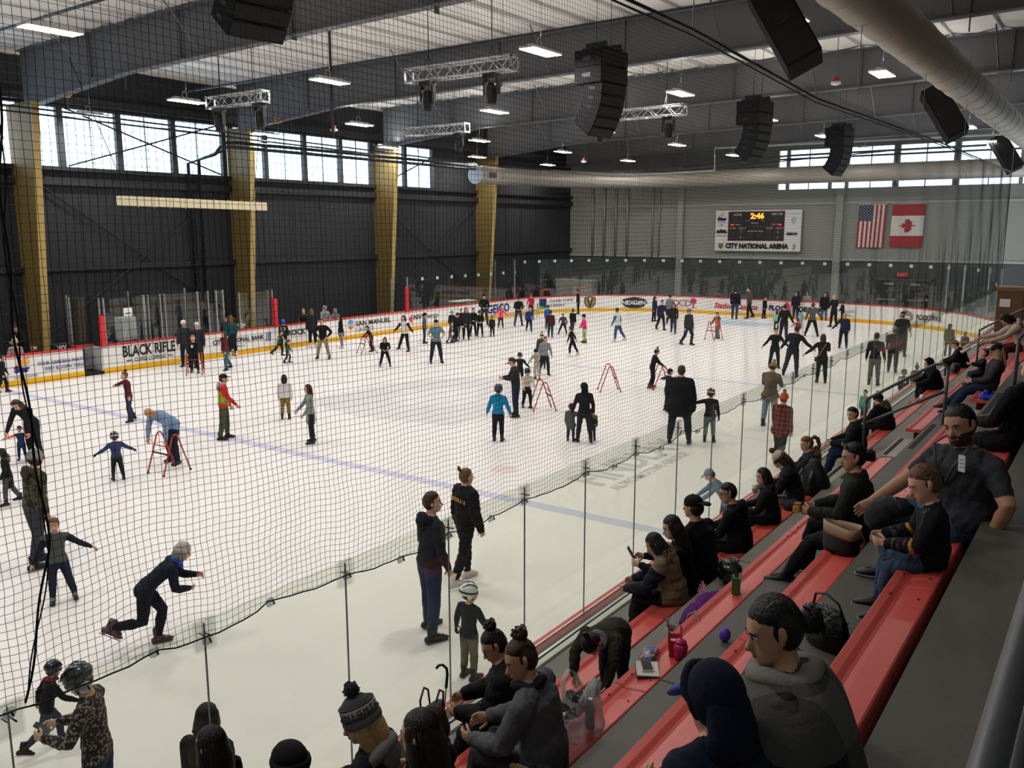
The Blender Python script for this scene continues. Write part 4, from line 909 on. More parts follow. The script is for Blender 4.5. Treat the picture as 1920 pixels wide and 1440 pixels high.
# aisle half steps with black grip strips
STP = mat('#a19d93', .6, var=.12, vscale=4)
for ax in (12.0,):
    for k in range(4):
        zt = (TZ[k] + TZ[k + 1]) / 2; y0 = TY[k + 1]
        t = tag(MB().box((0, 0, 0), (1.25, .42, zt - TZ[k])).obj('aisle_step', STP, loc=(ax + .65, y0, TZ[k])), ['grey concrete half step at the foot of the aisle', 'grey concrete half step, second up the aisle', 'grey concrete half step, third up the aisle', 'grey concrete half step at the top of the aisle'][k], 'step')
        bevel(t, .008)
        mb = MB(); mb.box((.05, .33, zt - TZ[k]), (1.2, .385, zt - TZ[k] + .004)); mb.obj('grip_strip', RUB, t)
        mb = MB(); mb.box((ax + .1, TY[k + 1] - .10, TZ[k + 1]), (ax + 1.85, TY[k + 1] - .04, TZ[k + 1] + .004)); struct(mb.obj('trim_grip_strip', RUB))
# hand rails
RAILM = mat('#55575b', .4, metal=.45)
def rail(label, posts, tops, mids, r=.024, name='hand_rail', cat='handrail'):
    o = np.array(posts[0][0]); t = thing(name, label, cat, tuple(o))
    for a, b in posts: MB().tube([np.array(a) - o, np.array(b) - o], r, 12).obj('rail_post', RAILM, t, smooth=True); MB().tube([np.array(a) - o, np.array(a) - o + (0, 0, .012)], .06, 12).obj('base_plate', RAILM, t)
    for run in tops:
        MB().tube([np.array(p) - o for p in run], r, 12, ends=True).obj('top_rail', RAILM, t, smooth=True)
    for run in mids: MB().tube([np.array(p) - o for p in run], r * .9, 12).obj('middle_rail', RAILM, t, smooth=True)
rail('grey pipe handrail with two posts beside the aisle steps', [((14.0, 3.14, 1.82), (14.0, 3.14, 2.60)), ((13.95, 2.02, 2.37), (13.95, 2.02, 3.22))], [[(14.0, 3.14, 2.55), (14.0, 3.12, 2.62), (13.99, 3.05, 2.67), (13.97, 2.4, 3.12), (13.96, 2.2, 3.25), (13.95, 2.08, 3.27), (13.95, 2.02, 3.2)]], [[(14.0, 3.12, 2.24), (13.95, 2.04, 2.86)]])
rail('grey pipe handrail at the top of the aisle, cut by the picture edge', [((13.95, 1.16, 2.93), (13.95, 1.16, 3.72)), ((13.95, .1, 3.49), (13.95, .1, 4.4))], [[(13.95, 1.16, 3.70), (13.95, 1.10, 3.80), (13.95, .2, 4.36), (13.95, .1, 4.4)]], [[(13.95, 1.16, 3.34), (13.95, .1, 3.98)]])
rail('distant grey handrail up the seating beyond the woman in cream', [((24.4, 2.9, 1.82), (24.4, 2.9, 2.75)), ((24.4, .9, 2.93), (24.4, .9, 3.9))], [[(24.4, 2.9, 2.72), (24.4, 2.8, 2.80), (24.4, 1.0, 3.93), (24.4, .9, 3.9)]], [[(24.4, 2.9, 2.32), (24.4, .9, 3.45)]])
rail('shiny grey guard rail pipe close to the viewer at the lower corner', [((1.0, .095, 3.49), (1.0, .095, 4.44)), ((3.6, .095, 3.49), (3.6, .095, 4.44))], [[(-1.5, .095, 4.455), (1, .095, 4.455), (6.0, .095, 4.455)]], [[(-1.5, .095, 4.06), (6.0, .095, 4.06)]], r=.026, name='guard_rail', cat='guardrail')
# brown cabinet at the far end of the seating
bx = thing('bin_cabinet', 'brown wooden waste cabinet with a white notice at the far end of the seating', 'cabinet', ((27.919, 2.606, 2.370)[0], (27.919, 2.606, 2.370)[1], 2.37))
bevel(MB().box((-.35, -.32, 0), (.35, .32, 1.15)).obj('cabinet_body', mat('#6f5339', .5, var=.08), bx), .01); bevel(MB().box((-.38, -.35, 1.15), (.38, .35, 1.27)).obj('cabinet_top', mat('#7d6044', .5), bx), .01)
MB().box((-.365, -.02, .72), (-.352, .24, .94)).obj('notice', WHT, bx); MB().box((-.362, -.25, .05), (-.352, .25, .62)).obj('door', mat('#644a33', .5), bx)
# things standing beyond the end glass
def goal(x, y, rz, label):
    t = thing('hockey_goal', label, 'goal', (x, y, 0), rz); m_ = mat('#b8343a', .4)
    mb = MB(); mb.tube([(-.92, 0, 0), (-.92, 0, 1.2), (-.9, 0, 1.22), (.9, 0, 1.22), (.92, 0, 1.2), (.92, 0, 0)], .035, 8); mb.obj('goal_frame', m_, t, smooth=True)
    mb = MB(); mb.tube([(-.92, 0, .03), (-1.0, .6, .03), (-.6, 1.05, .03), (.6, 1.05, .03), (1.0, .6, .03), (.92, 0, .03)], .03, 8); mb.tube([(-.9, 0, 1.22), (-.75, .5, 1.2), (.75, .5, 1.2), (.9, 0, 1.22)], .025, 8); mb.obj('base_frame', m_, t, smooth=True)
    mb = MB()
    for k in range(13):
        u = -.85 + 1.7 * k / 12; mb.tube([(u, .5, 1.2), (u * .9, 1.0, .03)], .008, 3)
    for k in range(7): z = .1 + k * .17; y_ = 1.05 - (z / 1.2) * .5; mb.tube([(-.8, y_, z), (.8, y_, z)], .008, 3); 
    for k in range(6):
        y_ = .08 + k * .08; mb.tube([(-.85, y_, 1.21), (.85, y_, 1.21)], .008, 3)
    o = mb.obj('goal_netting', mat('#cfcdc8', .7), t); o['kind'] = 'stuff'
goal(49.6, 32.3, R(200), 'red hockey goal with white netting stored behind the far corner glass')
goal(52.6, 31.2, R(150), 'second red hockey goal stored behind the corner glass, nearer the end wall')
pb = thing('storage_box', 'pale grey storage box standing by the end wall behind the corner glass', 'box', (54.8, 32.9, 0))
bevel(MB().box((-.5, -1.5, 0), (.5, 1.5, 1.55)).obj('box_body', mat('#8f9491', .6), pb), .02); MB().box((-.53, -1.54, 1.55), (.53, 1.54, 1.62)).obj('box_lid', mat('#a2a6a3', .5), pb)
tb = thing('folding_table', 'white folding table behind the glass by the last gold column', 'table', (41.0, 32.6, 0))
MB().box((-.9, -.38, .98), (.9, .38, 1.03)).obj('table_top', WHT, tb)
for a_ in (-.8, .8):
    for b_ in (-.3, .3): MB().box((a_ - .02, b_ - .02, 0), (a_ + .02, b_ + .02, .98)).obj('leg', STEEL, tb)
pb = thing('folding_chair_stack', 'row of stacked white and grey chairs behind the tall glass', 'chairs', (43.2, 32.9, 0))
for k in range(5):
    mb = MB(); mb.box((-1.2 + k * .5, -.2, .4), (-.8 + k * .5, .2, .44)); mb.box((-1.2 + k * .5, .17, .44), (-.8 + k * .5, .2, .85)); mb.obj('chair_seat', mat('#7c7f80', .5), pb)
    for a_ in (-1.18, -.84):
        for b_ in (-.17, .17): MB().tube([(a_ + k * .5, b_, 0), (a_ + k * .5, b_, .4)], .012, 4).obj('chair_leg', STEEL, pb)
# team bench along the charcoal wall
bt = thing('team_bench', 'long dark team bench behind the far boards under the charcoal wall', 'bench', (11, 32.0, 0))
MB().box((-8, -.2, .42), (5.2, .2, .48)).obj('bench_seat', mat('#33343a', .6), bt)
for k in range(8): MB().box((-7.6 + k * 1.75, -.15, 0), (-7.5 + k * 1.75, .15, .42)).obj('leg', STEEL, bt)
bt = thing('team_bench', 'long dark team bench behind the casino advert boards', 'bench', (28.5, 32.0, 0))
MB().box((-3, -.2, .42), (3.6, .2, .48)).obj('bench_seat', mat('#33343a', .6), bt)
for k in range(5): MB().box((-2.8 + k * 1.45, -.15, 0), (-2.7 + k * 1.45, .15, .42)).obj('leg', STEEL, bt)

# ================================================================ PEOPLE
SKIN = {'l': '#d1a68c', 'm': '#b98a6c', 'd': '#7c563f', 'p': '#d3a58d'}
HAIRC = {'blk': '#171311', 'brn': '#3a2619', 'lbr': '#6a4a2e', 'bln': '#b08d5c', 'gry': '#8a8784', 'red': '#b5583f'}
def dirv(side, f, o):
    f, o = R(f), R(o); return np.array((side * math.sin(o), math.cos(o) * math.sin(f), -math.cos(o) * math.cos(f)))
POSES = {
 'stand': dict(lean=3, LA=(4, 10, 14, 4), RA=(2, 10, 12, 4), LL=(3, 4, -3, 3), RL=(-1, 4, -5, 3)),
 'wide': dict(lean=4, LA=(4, 14, 14, 8), RA=(6, 14, 16, 8), LL=(6, 13, -6, 11), RL=(4, 13, -8, 11)),
 'hips': dict(lean=2, LA=(-12, 42, 18, -38), RA=(-12, 42, 18, -38), LL=(3, 9, -2, 8), RL=(1, 9, -4, 8)),
 'glide': dict(lean=10, LA=(10, 18, 30, 10), RA=(-6, 18, 18, 10), LL=(24, 4, -10, 3), RL=(-8, 6, -30, 7)),
 'stride': dict(lean=16, LA=(26, 16, 48, 4), RA=(-24, 18, -2, 8), LL=(30, 4, -10, 3), RL=(-24, 9, -50, 9)),
 'step': dict(lean=6, LA=(12, 12, 24, 4), RA=(-10, 12, 8, 4), LL=(16, 4, 2, 3), RL=(-14, 4, -28, 4)),
 'arms': dict(lean=6, LA=(10, 52, 16, 60), RA=(10, 52, 16, 60), LL=(6, 6, -6, 5), RL=(0, 7, -12, 6)),
 'armsout': dict(lean=5, LA=(6, 72, 8, 76), RA=(6, 72, 8, 76), LL=(8, 6, -5, 6), RL=(-4, 7, -14, 6)),
 'walker': dict(lean=22, LA=(34, 10, 52, 4), RA=(34, 10, 52, 4), LL=(16, 5, -8, 4), RL=(-2, 5, -22, 4)),
 'bend': dict(lean=62, LA=(30, 12, 36, 2), RA=(28, 12, 34, 2), LL=(14, 6, -6, 4), RL=(2, 6, -14, 4), head=(0, -20)),
 'front': dict(lean=5, LA=(12, 16, 62, -32), RA=(12, 16, 62, -32), LL=(3, 7, -3, 6), RL=(1, 7, -5, 6)),
 'phone': dict(lean=4, LA=(24, 12, 96, -22), RA=(22, 12, 92, -22), LL=(3, 5, -3, 4), RL=(1, 5, -4, 4), head=(0, -28)),
 'hold_l': dict(lean=5, LA=(16, 48, 20, 56), RA=(4, 12, 16, 4), LL=(6, 5, -4, 4), RL=(-2, 5, -10, 4)),
 'hold_r': dict(lean=5, LA=(4, 12, 16, 4), RA=(16, 48, 20, 56), LL=(6, 5, -4, 4), RL=(-2, 5, -10, 4)),
 'hold_b': dict(lean=6, LA=(14, 36, 18, 44), RA=(14, 36, 18, 44), LL=(8, 7, -4, 6), RL=(-6, 7, -12, 6)),
 'speed': dict(lean=48, LA=(20, 14, 70, -30), RA=(10, 16, 60, -30), LL=(44, 3, -18, 2), RL=(-22, 6, -82, 4), head=(0, 32)),
 'lead': dict(lean=28, LA=(46, 14, 54, 8), RA=(40, 14, 50, 6), LL=(18, 7, -14, 5), RL=(6, 7, -24, 5)),
 'hug': dict(lean=12, LA=(34, 24, 88, -48), RA=(34, 24, 88, -48), LL=(4, 5, -4, 4), RL=(0, 5, -8, 4)),
 'push': dict(lean=14, LA=(60, 14, 74, 0), RA=(60, 14, 74, 0), LL=(12, 5, -8, 4), RL=(-8, 5, -22, 4)),
 'sit': dict(lean=8, LA=(26, 10, 78, -22), RA=(26, 10, 78, -22), LL=(78, 7, 4, 3), RL=(78, 7, 0, 3)),
 'sitlean': dict(lean=26, LA=(30, 12, 72, -18), RA=(30, 12, 72, -18), LL=(80, 9, 2, 4), RL=(80, 9, -2, 4)),
 'sitphone': dict(lean=16, LA=(34, 12, 98, -20), RA=(34, 12, 96, -20), LL=(80, 7, 2, 3), RL=(80, 7, -2, 3), head=(0, -14)),
}
PEOPLE = []
def person(label, x, y, z, h, rz, pose='stand', top='#222', bot='#24262c', hair=('short', 'brn'), hat=None, skin='l', k=0.0, w=1.0, sleeve=None, short=False, gloves=None, coat=0.0, hz=None, hem=-.035, puff=0.0,
           hoodd=None, skates='#17171a', shoes=None, seat=None, vox=None, mod=None, group=None, detail=False, topmat=None, botmat=None, collar=None, lbl_parts=True, skirt=None, hood_rim=None, blade=True, cat='person'):
    d = dict(POSES[pose]); d.update(mod or {}); PEOPLE.append(locals()); return len(PEOPLE) - 1
def head_frame(hc, fwd, up):
    rt = np.cross(fwd, up); return np.stack([rt, fwd, up], 1)
def build_body(p):
    d = p['d']; k = p['k']; wd = p['w']
    leg = 1 - .10 * k; tor = 1 - .02 * k; arm = 1 - .08 * k; hs = 1 + .36 * k
    tot = .045 + .475 * leg + .02 + .305 * tor + .10 * hs + .065 * hs
    S = p['h'] / tot
    sit = p['seat'] is not None
    if sit:
        tor *= .92
        if p['hz']:
            need = lambda: (((p['hz'] - p['seat']) / S - .066) / math.cos(R(d['lean'])) - .092 * hs - .008) / .305
            S *= min(1.03, max(.90, (1 + need() / .92) / 2)); tor = min(1.02, max(.80, need()))
    up = np.array((math.sin(R(d.get('side', 0))), math.sin(R(d['lean'])) * math.cos(R(d.get('side', 0))), math.cos(R(d['lean'])) * math.cos(R(d.get('side', 0)))))
    tw = R(d.get('twist', 0)); rt = np.array((math.cos(tw), math.sin(tw), 0)); rt = rt - up * (rt @ up); rt /= np.linalg.norm(rt); fw = np.cross(up, rt)
    pel = np.zeros(3); J = {}
    for s, nm in ((-1, 'L'), (1, 'R')):
        hip = pel + np.array((s * .052 * wd, 0, -.02)); lf = d[nm + 'L']; kn = hip + dirv(s, lf[0], lf[1]) * .243 * leg; an = kn + dirv(s, lf[2], lf[3]) * .232 * leg
        J[nm + 'hip'], J[nm + 'kn'], J[nm + 'an'] = hip, kn, an
        sh = pel + up * (.262 - .008 * (wd - 1)) * tor + rt * s * (.096 + .012 * wd) ; a = d[nm + 'A']
        el = sh + dirv(s, a[0], a[1]) * .168 * arm; wr = el + dirv(s, a[2], a[3]) * .145 * arm
        hd = dirv(s, a[2], a[3]); J[nm + 'sh'], J[nm + 'el'], J[nm + 'wr'] = sh, el, wr; J[nm + 'hdir'] = hd
        tf = d.get(nm + 'F', (lf[2] * .35 if lf[2] < -35 else 0, 6)); J[nm + 'toe'] = np.array((s * math.sin(R(tf[1])), math.cos(R(tf[0])) * math.cos(R(tf[1])), math.sin(R(tf[0]))))
    nb = pel + up * .305 * tor
    hy, hp = d.get('head', (0, 0)); hp = hp + (d['lean'] * -.25)
    pitch_ = R(d['lean'] * .75 - hp) * 1.0
    hup = np.array((0, math.sin(pitch_), math.cos(pitch_))); f0 = np.array((0, math.cos(pitch_), -math.sin(pitch_)))
    hy_ = R(hy); hf = f0 * math.cos(hy_) + np.cross(hup, f0) * math.sin(hy_)
    hc = nb + (hup * .6 + up * .4) * (.092 * hs + .008) + f0 * .012
    bt = .05 if not sit else 0.036
    if sit: z0 = p['seat'] + S * .066 - p['z']
    else: z0 = max(-S * J['Lan'][2], -S * J['Ran'][2]) + S * .045 + (.03 if p['shoes'] is None else .0)
    off = np.array((0, 0, z0))
    def T(v): return np.asarray(v) * S + off
    mb = MB(); caps = []
    pf = p['puff']; tf_ = 1.0
    def tube(pts, rad, lab, n=12, side=None, cap=True):
        mb.tube([T(q) for q in pts], [(r[0] * S, r[1] * S) if isinstance(r, (tuple, list)) else r * S for r in rad], n, 0, side, True, True)
    def seg(a, b, ra, rb, lab): caps.append((T(a), T(b), ra * S, rb * S, lab))
    # torso
    tt = .006 + pf
    tube([pel - up * .035, pel + up * .03, pel + up * .10 * tor, pel + up * .18 * tor, pel + up * .245 * tor, pel + up * .282 * tor + 0, nb + up * .004],
         [(.082 * wd + tt * .5, .062 * wd + tt * .5), (.088 * wd + tt, .066 * wd + tt), (.082 * wd + tt, .060 * wd + tt), (.094 * wd + tt, .064 * wd + tt), (.102 * wd + tt, .060 * wd + tt), (.066 * wd + tt, .046 + tt), (.036 + .004 * wd, .038)], 'top', 16, rt)
    seg(pel - up * .01, pel + up * .16 * tor, .075 * wd + tt, .085 * wd + tt, 'top'); seg(pel + up * .16 * tor, pel + up * .255 * tor, .085 * wd + tt, .06 + tt, 'top')
    seg(J['Lsh'], J['Rsh'], .038 + tt, .038 + tt, 'top')
    tube([J['Lsh'] * .96 + J['Rsh'] * .04, (J['Lsh'] + J['Rsh']) / 2 + up * .026, J['Rsh'] * .96 + J['Lsh'] * .04], [.034 + tt, .04 + tt, .034 + tt], 'top', 12)
    # neck and head
    tube([nb - up * .01, nb + (hc - nb) * .35, hc - hup * .045 * hs - hf * .012], [.034, .030 * (1 + .1 * wd), .031 * hs], 'neck'); seg(nb + up * .022, hc - hup * .05 * hs, .034, .034, 'skin')
    Hm = head_frame(hc, hf, hup)
    HS = hs
    prof = [(-.069, .014, .046, .022), (-.062, .026, .053, -.002), (-.046, .035, .054, -.028), (-.024, .0415, .051, -.046), (0, .0445, .050, -.056), (.022, .0455, .051, -.061), (.042, .0415, .043, -.056), (.057, .029, .027, -.040), (.066, .010, .003, -.012)]
    tubev = []; n = 16
    for z, xw, yf, yb in prof:
        cy_, ry = (yf + yb) / 2, (yf - yb) / 2
        for j in range(n):
            a = 2 * math.pi * j / n; ca, sa = math.cos(a), math.sin(a)
            tubev.append((xw * np.sign(ca) * abs(ca) ** .85, cy_ + ry * sa, z))
    tv = np.array(tubev) * HS; tv = tv @ Hm.T + hc
    fs = [(i * n + j, i * n + (j + 1) % n, (i + 1) * n + (j + 1) % n, (i + 1) * n + j) for i in range(len(prof) - 1) for j in range(n)] + [tuple(range(n))[::-1], tuple((len(prof) - 1) * n + j for j in range(n))]
    mb.add(tv * S + off, fs); seg(hc - hup * .025 * hs + hf * .01, hc + hup * .02 * hs, .056 * hs, .056 * hs, 'skin')
    def hp_(v): return (np.asarray(v, float) * HS) @ Hm.T + hc
    fine = p['vox_'] < .0095
    if fine or p['detail']:
        tube([hp_((0, .047, .004)), hp_((0, .056, -.010)), hp_((0, .062, -.022))], [.005 * hs, .0065 * hs, .0095 * hs], 'skin', 8)
        tube([hp_((-.024, .044, .013)), hp_((0, .0495, .012)), hp_((.024, .044, .013))], [.005 * hs, .006 * hs, .005 * hs], 'skin', 6)
        for s in (-1, 1): tube([hp_((s * .044, -.004, -.020)), hp_((s * .050, -.010, -.004)), hp_((s * .050, -.012, .010))], [.006 * hs, .009 * hs, .008 * hs], 'skin', 8); 
        tube([hp_((-.016, .049, -.040)), hp_((0, .054, -.039)), hp_((.016, .049, -.040))], [.004 * hs, .006 * hs, .004 * hs], 'skin', 6)
    # arms
    ar = .008 + pf * .9
    for nm in 'LR':
        s = -1 if nm == 'L' else 1
        sh, el, wr, hd = J[nm + 'sh'], J[nm + 'el'], J[nm + 'wr'], J[nm + 'hdir']
        aw = .85 + .15 * wd
        sl = p['short']; e_ = ar if not sl else ar * .5; f_ = ar if not sl else 0
        tube([sh, sh + (el - sh) * .45, el, el + (wr - el) * .3, wr], [.036 * aw + e_, .032 * aw + e_, .026 * aw + f_, .027 * aw + f_, .0185 * aw + f_ * .7], 'sleeve')
        if sl:
            seg(sh, sh + (el - sh) * .62, .033 + e_, .03 + e_, 'sleeve'); seg(sh + (el - sh) * .68, wr, .027, .02, 'skin')
        else: seg(sh, el, .033 + ar, .026 + ar, 'sleeve'); seg(el, wr - hd * .004, .025 + ar, .02 + ar, 'sleeve')
        # palm
        inward = np.array((-s, 0.25, 0.)); pn = inward - hd * (inward @ hd); pn /= np.linalg.norm(pn); J[nm + 'pn'] = pn
        sv = np.cross(hd, pn); J[nm + 'sv'] = sv
        pc = wr + hd * .012
        gl = 1.15 if p['gloves'] else 1.0; hk = 1 + .1 * k; J[nm + 'hk'] = hk * gl
        tube([wr - hd * .006, wr + hd * .018 * hk, wr + hd * .045 * hk, wr + hd * .056 * hk], [(.014, .013), (.021 * hk * gl, .012 * gl), (.025 * hk * gl, .011 * gl), (.022 * hk * gl, .009)], 'hand', 10, sv)
        seg(wr + hd * .014, wr + hd * .1, .02, .02, 'hand')
    # legs
    lr = .006
    for nm in 'LR':
        hip, kn, an = J[nm + 'hip'], J[nm + 'kn'], J[nm + 'an']
        lw = (.8 + .2 * wd) * p.get('legw', 1)
        tube([hip + np.array((0, 0, .012)), hip + (kn - hip) * .3, kn, kn + (an - kn) * .32, an], [.056 * lw + lr, .053 * lw + lr, .039 * lw + lr, .039 * lw + lr, .026 + lr], 'bottom')
        seg(hip, kn, .055, .04, 'legT' + nm); seg(kn, an - (an - kn) * .06, .038, .03, 'bottom')
        to = J[nm + 'toe']; tube([an, an + (an - kn) / np.linalg.norm(an - kn) * .02 + to * .02, an - np.array((0, 0, .028)) + to * .075], [.022, .022, .018], 'boot'); seg(an, an + to * .08 - np.array((0, 0, .03)), .03, .025, 'boot')
    if p['coat'] > 0 and not sit:
        mid = (J['Lkn'] + J['Rkn']) / 2 - (J['Lhip'] + J['Rhip']) / 2; mid /= np.linalg.norm(mid)
        c = p['coat']; spread = abs(J['Lkn'][0] - J['Rkn'][0]) * .3
        tube([pel + up * .06, pel, pel + mid * c * .5, pel + mid * c], [(.088 * wd + tt, .066 * wd + tt), (.096 * wd + tt, .074 * wd + tt), (.102 * wd + tt + spread * .4, .080 * wd + tt), (.106 * wd + tt + spread * .6, .085 * wd + tt)], 'top', 16, rt); seg(pel, pel + mid * c, .09 * wd + tt, .098 * wd + tt, 'coat')
    if p['collar']: tube([nb - fw * .035 + up * .008 - rt * .03, nb - fw * .042 + up * .018, nb - fw * .035 + up * .008 + rt * .03, nb + fw * .03 + rt * .03 - up * .012, nb + fw * .04 - up * .02, nb + fw * .03 - rt * .03 - up * .012, nb - fw * .035 + up * .008 - rt * .031], [.016] * 7, 'top', 8); seg(nb - fw * .03, nb + fw * .02, .035, .03, 'top')
    p.update(J=J, S=S, off=off, Hm=Hm, hc=hc, hs=hs, nb=nb, up=up, fw=fw, rt=rt, caps=caps, pel=pel, T=T, hp_=hp_)
    me = mb.mesh('body', True)
    o = bpy.data.objects.new('person', me); COL.objects.link(o)
    r = o.modifiers.new('r', 'REMESH'); r.mode = 'VOXEL'; r.voxel_size = p['vox_']; r.adaptivity = 0; r.use_smooth_shade = True
    sm = o.modifiers.new('s', 'SMOOTH'); sm.iterations = 3 if p['vox_'] < .012 else 1; sm.factor = .5
    p['ob'] = o
def cmat(c, kind='cloth'):
    if not isinstance(c, str): return c
    if kind == 'skin': return mat(c, .5, var=.06, vscale=30, spec=.35)
    return mat(c, .82, bump=.35, bscale=28, spec=.18, var=.12, vscale=14)
def finish(p):
    o = p['ob']; me = p['me']; n = len(me.vertices); co = np.empty(n * 3); me.vertices.foreach_get('co', co); co = co.reshape(-1, 3)
    nf = len(me.polygons); lt = np.empty(nf, int); me.polygons.foreach_get('loop_total', lt); ls = np.empty(nf, int); me.polygons.foreach_get('loop_start', ls); vi = np.empty(len(me.loops), int); me.loops.foreach_get('vertex_index', vi)
    fc = np.add.reduceat(co[vi], ls) / lt[:, None]
    S, off, up, pel = p['S'], p['off'], p['up'], p['pel']
    best = np.full(nf, 1e9); lab = np.zeros(nf, int); labs = []; tpar = np.zeros(nf)
    for i, (a, b, ra, rb, l) in enumerate(p['caps']):
        ab = b - a; t = np.clip(((fc - a) @ ab) / (ab @ ab + 1e-12), 0, 1); dd = np.linalg.norm(fc - a - t[:, None] * ab, axis=1) - (ra + (rb - ra) * t)
        ids = dd < best; best[ids] = dd[ids]; lab[ids] = i; tpar[ids] = t[ids]
    names = ['top', 'sleeve', 'skin', 'bottom', 'hand', 'boot']
    L = [c[4] for c in p['caps']]; out = np.zeros(nf, int)
    h_ = (fc - off) @ up / S
    for i, l in enumerate(L):
        q = lab == i
        if l == 'top': out[q & (h_ >= p['hem'])] = 0; out[q & (h_ < p['hem'])] = 3
        elif l == 'coat': out[q] = 0
        elif l.startswith('legT'): out[q] = 3; out[q & (tpar < .28) & (h_ >= p['hem'])] = 0
        elif l == 'skin': out[q] = 2
        elif l in names: out[q] = names.index(l)
    skin = cmat(SKIN[p['skin']], 'skin')
    top = p['topmat'] or cmat(p['top']); bot = p['botmat'] or cmat(p['bot'])
    mats = [top, cmat(p['sleeve']) if p['sleeve'] else top, skin, bot, cmat(p['gloves']) if p['gloves'] else skin, cmat(p['skates'] if p['shoes'] is None else p['shoes']), cmat(HAIRC[p['hair'][1]]), mat('#8a4a42', .5), mat('#e6e0da', .3), mat('#1c1410', .2), mat('#3d2c24', .8, bump=.5, bscale=160)]
    if p['d'].get('beard'):                              # short dark stubble on jaw and lip
        q = ((fc - off) / S - p['hc']) @ np.array(p['Hm']) / p['hs']
        st = (out == 2) & (q[:, 2] < -.022) & (q[:, 2] > -.075) & (q[:, 1] > -.012) & ~((np.abs(q[:, 0]) < .016) & (np.abs(q[:, 2] + .040) < .006)) & ((q[:, 2] < -.034) | (np.abs(q[:, 0]) > .028) | (q[:, 2] < -.027))
        out[st] = 10
    # cloth folds: small displacement along the normals away from skin
    nr = np.empty(n * 3); me.vertices.foreach_get('normal', nr); nr = nr.reshape(-1, 3)
    cloth = np.zeros(n, bool); fcl = np.repeat((out == 0) | (out == 1) | (out == 3), lt); np.logical_or.at(cloth, vi, fcl)
    q = co * (1.7 / p['h']); r0 = len(p['label']) * .7
    dsp = (np.sin(q[:, 2] * 46 + 9 * np.sin(q[:, 0] * 13 + r0) + 7 * np.sin(q[:, 1] * 15)) * .5 + np.sin(q[:, 0] * 37 + q[:, 2] * 21 + 5 * np.sin(q[:, 1] * 23 + r0)) * .5) * .0038
    if p['puff'] > .008: dsp = dsp * .6 + np.abs(np.sin(q[:, 2] * 36)) * .010 - .004
    co += nr * (dsp * cloth)[:, None]
    # fingers, face details added to the same mesh
    mb = MB(); J, T, hp_ = p['J'], p['T'], p['hp_']; hs = p['hs']
    curl0 = p['d'].get('curl', 28)
    for nm in 'LR':
        hd, pn, sv, wr, hk = J[nm + 'hdir'], J[nm + 'pn'], J[nm + 'sv'], J[nm + 'wr'], J[nm + 'hk']
        thick = .0052 * hk
        for i, (sx_, ln) in enumerate(((-.018, .040), (-.006, .046), (.006, .043), (.0175, .034))):
            b0 = wr + hd * .050 * hk + sv * sx_ * hk; c1 = R(curl0 * (.7 + .1 * i)); c2 = c1 + R(curl0 * 1.25)
            d1 = hd * math.cos(c1) + pn * math.sin(c1); d2 = hd * math.cos(c2) + pn * math.sin(c2)
            p1 = b0 + d1 * ln * .5 * hk; p2 = p1 + d2 * ln * .5 * hk
            mb.tube([T(b0 - hd * .008), T(b0), T(p1), T(p2)], [thick * S * 1.1, thick * S * 1.1, thick * S, thick * S * .8], 6, 4, ends=True)
        s = -1 if nm == 'L' else 1
        tb = wr + hd * .018 * hk + sv * (-.016) * hk * 1.0; td = hd * .62 - sv * .6 + pn * .45; td /= np.linalg.norm(td); td2 = hd * .85 - sv * .2 + pn * .55; td2 /= np.linalg.norm(td2)
        mb.tube([T(tb), T(tb + td * .022 * hk), T(tb + td * .022 * hk + td2 * .022 * hk)], [thick * S * 1.4, thick * S * 1.25, thick * S], 6, 4, ends=True)
    HM = np.array(p['Hm'])
    u = S * hs
    def he(c, r, mi, nu=8, nv=6): mb.ell(T(hp_(c)), [q_ * u for q_ in r], nu, nv, mi, HM)
    if not (p['vox_'] < .0095 or p['detail']):
        mb.tube([T(hp_((0, .046, .004))), T(hp_((0, .063, -.022)))], [.005 * u, .0095 * u], 6, 2, ends=True)
        for s in (-1, 1): he((s * .046, -.008, -.006), (.006, .012, .017), 2)
    for s in (-1, 1):
        he((s * .0185, .0445, .0005), (.0088, .0062, .0042), 8); he((s * .0185, .0490, .0003), (.0036, .0026, .0036), 9)
        mb.tube([T(hp_((s * .008, .0512, .0115))), T(hp_((s * .019, .0505, .0145))), T(hp_((s * .030, .0435, .0115)))], [.0017 * u, .0024 * u, .0014 * u], 5, 6, ends=True)
        mb.tube([T(hp_((s * .010, .0505, .0035))), T(hp_((s * .019, .0515, .0056))), T(hp_((s * .028, .0455, .0025)))], [.0010 * u, .0014 * u, .0010 * u], 5, 6, ends=True)
    he((0, .0535, -.0375), (.0165, .0055, .0030), 7); he((0, .0535, -.0425), (.0135, .0060, .0036), 7)
    V = np.concatenate([co] + [np.asarray(v) for v in mb.v]); faces2 = mb.f
    tot2 = sum(len(f) for f in faces2)
    m2 = bpy.data.meshes.new('body'); m2.vertices.add(len(V)); m2.vertices.foreach_set('co', V.ravel())
    vi2 = np.concatenate([vi, np.array([i + n for f in faces2 for i in f], int)]); lt2 = np.array([len(f) for f in faces2], int)
    ls2 = np.concatenate([ls, len(vi) + np.concatenate([[0], np.cumsum(lt2)[:-1]])])
    m2.loops.add(len(vi2)); m2.loops.foreach_set('vertex_index', vi2.astype(np.int32)); m2.polygons.add(len(ls2)); m2.polygons.foreach_set('loop_start', ls2.astype(np.int32))
    for a in mats: m2.materials.append(a)
    m2.polygons.foreach_set('material_index', np.concatenate([out, np.array(mb.mi, int)]).astype(np.int32)); m2.update(calc_edges=True)
    m2.polygons.foreach_set('use_smooth', [True] * len(ls2)); m2.validate()
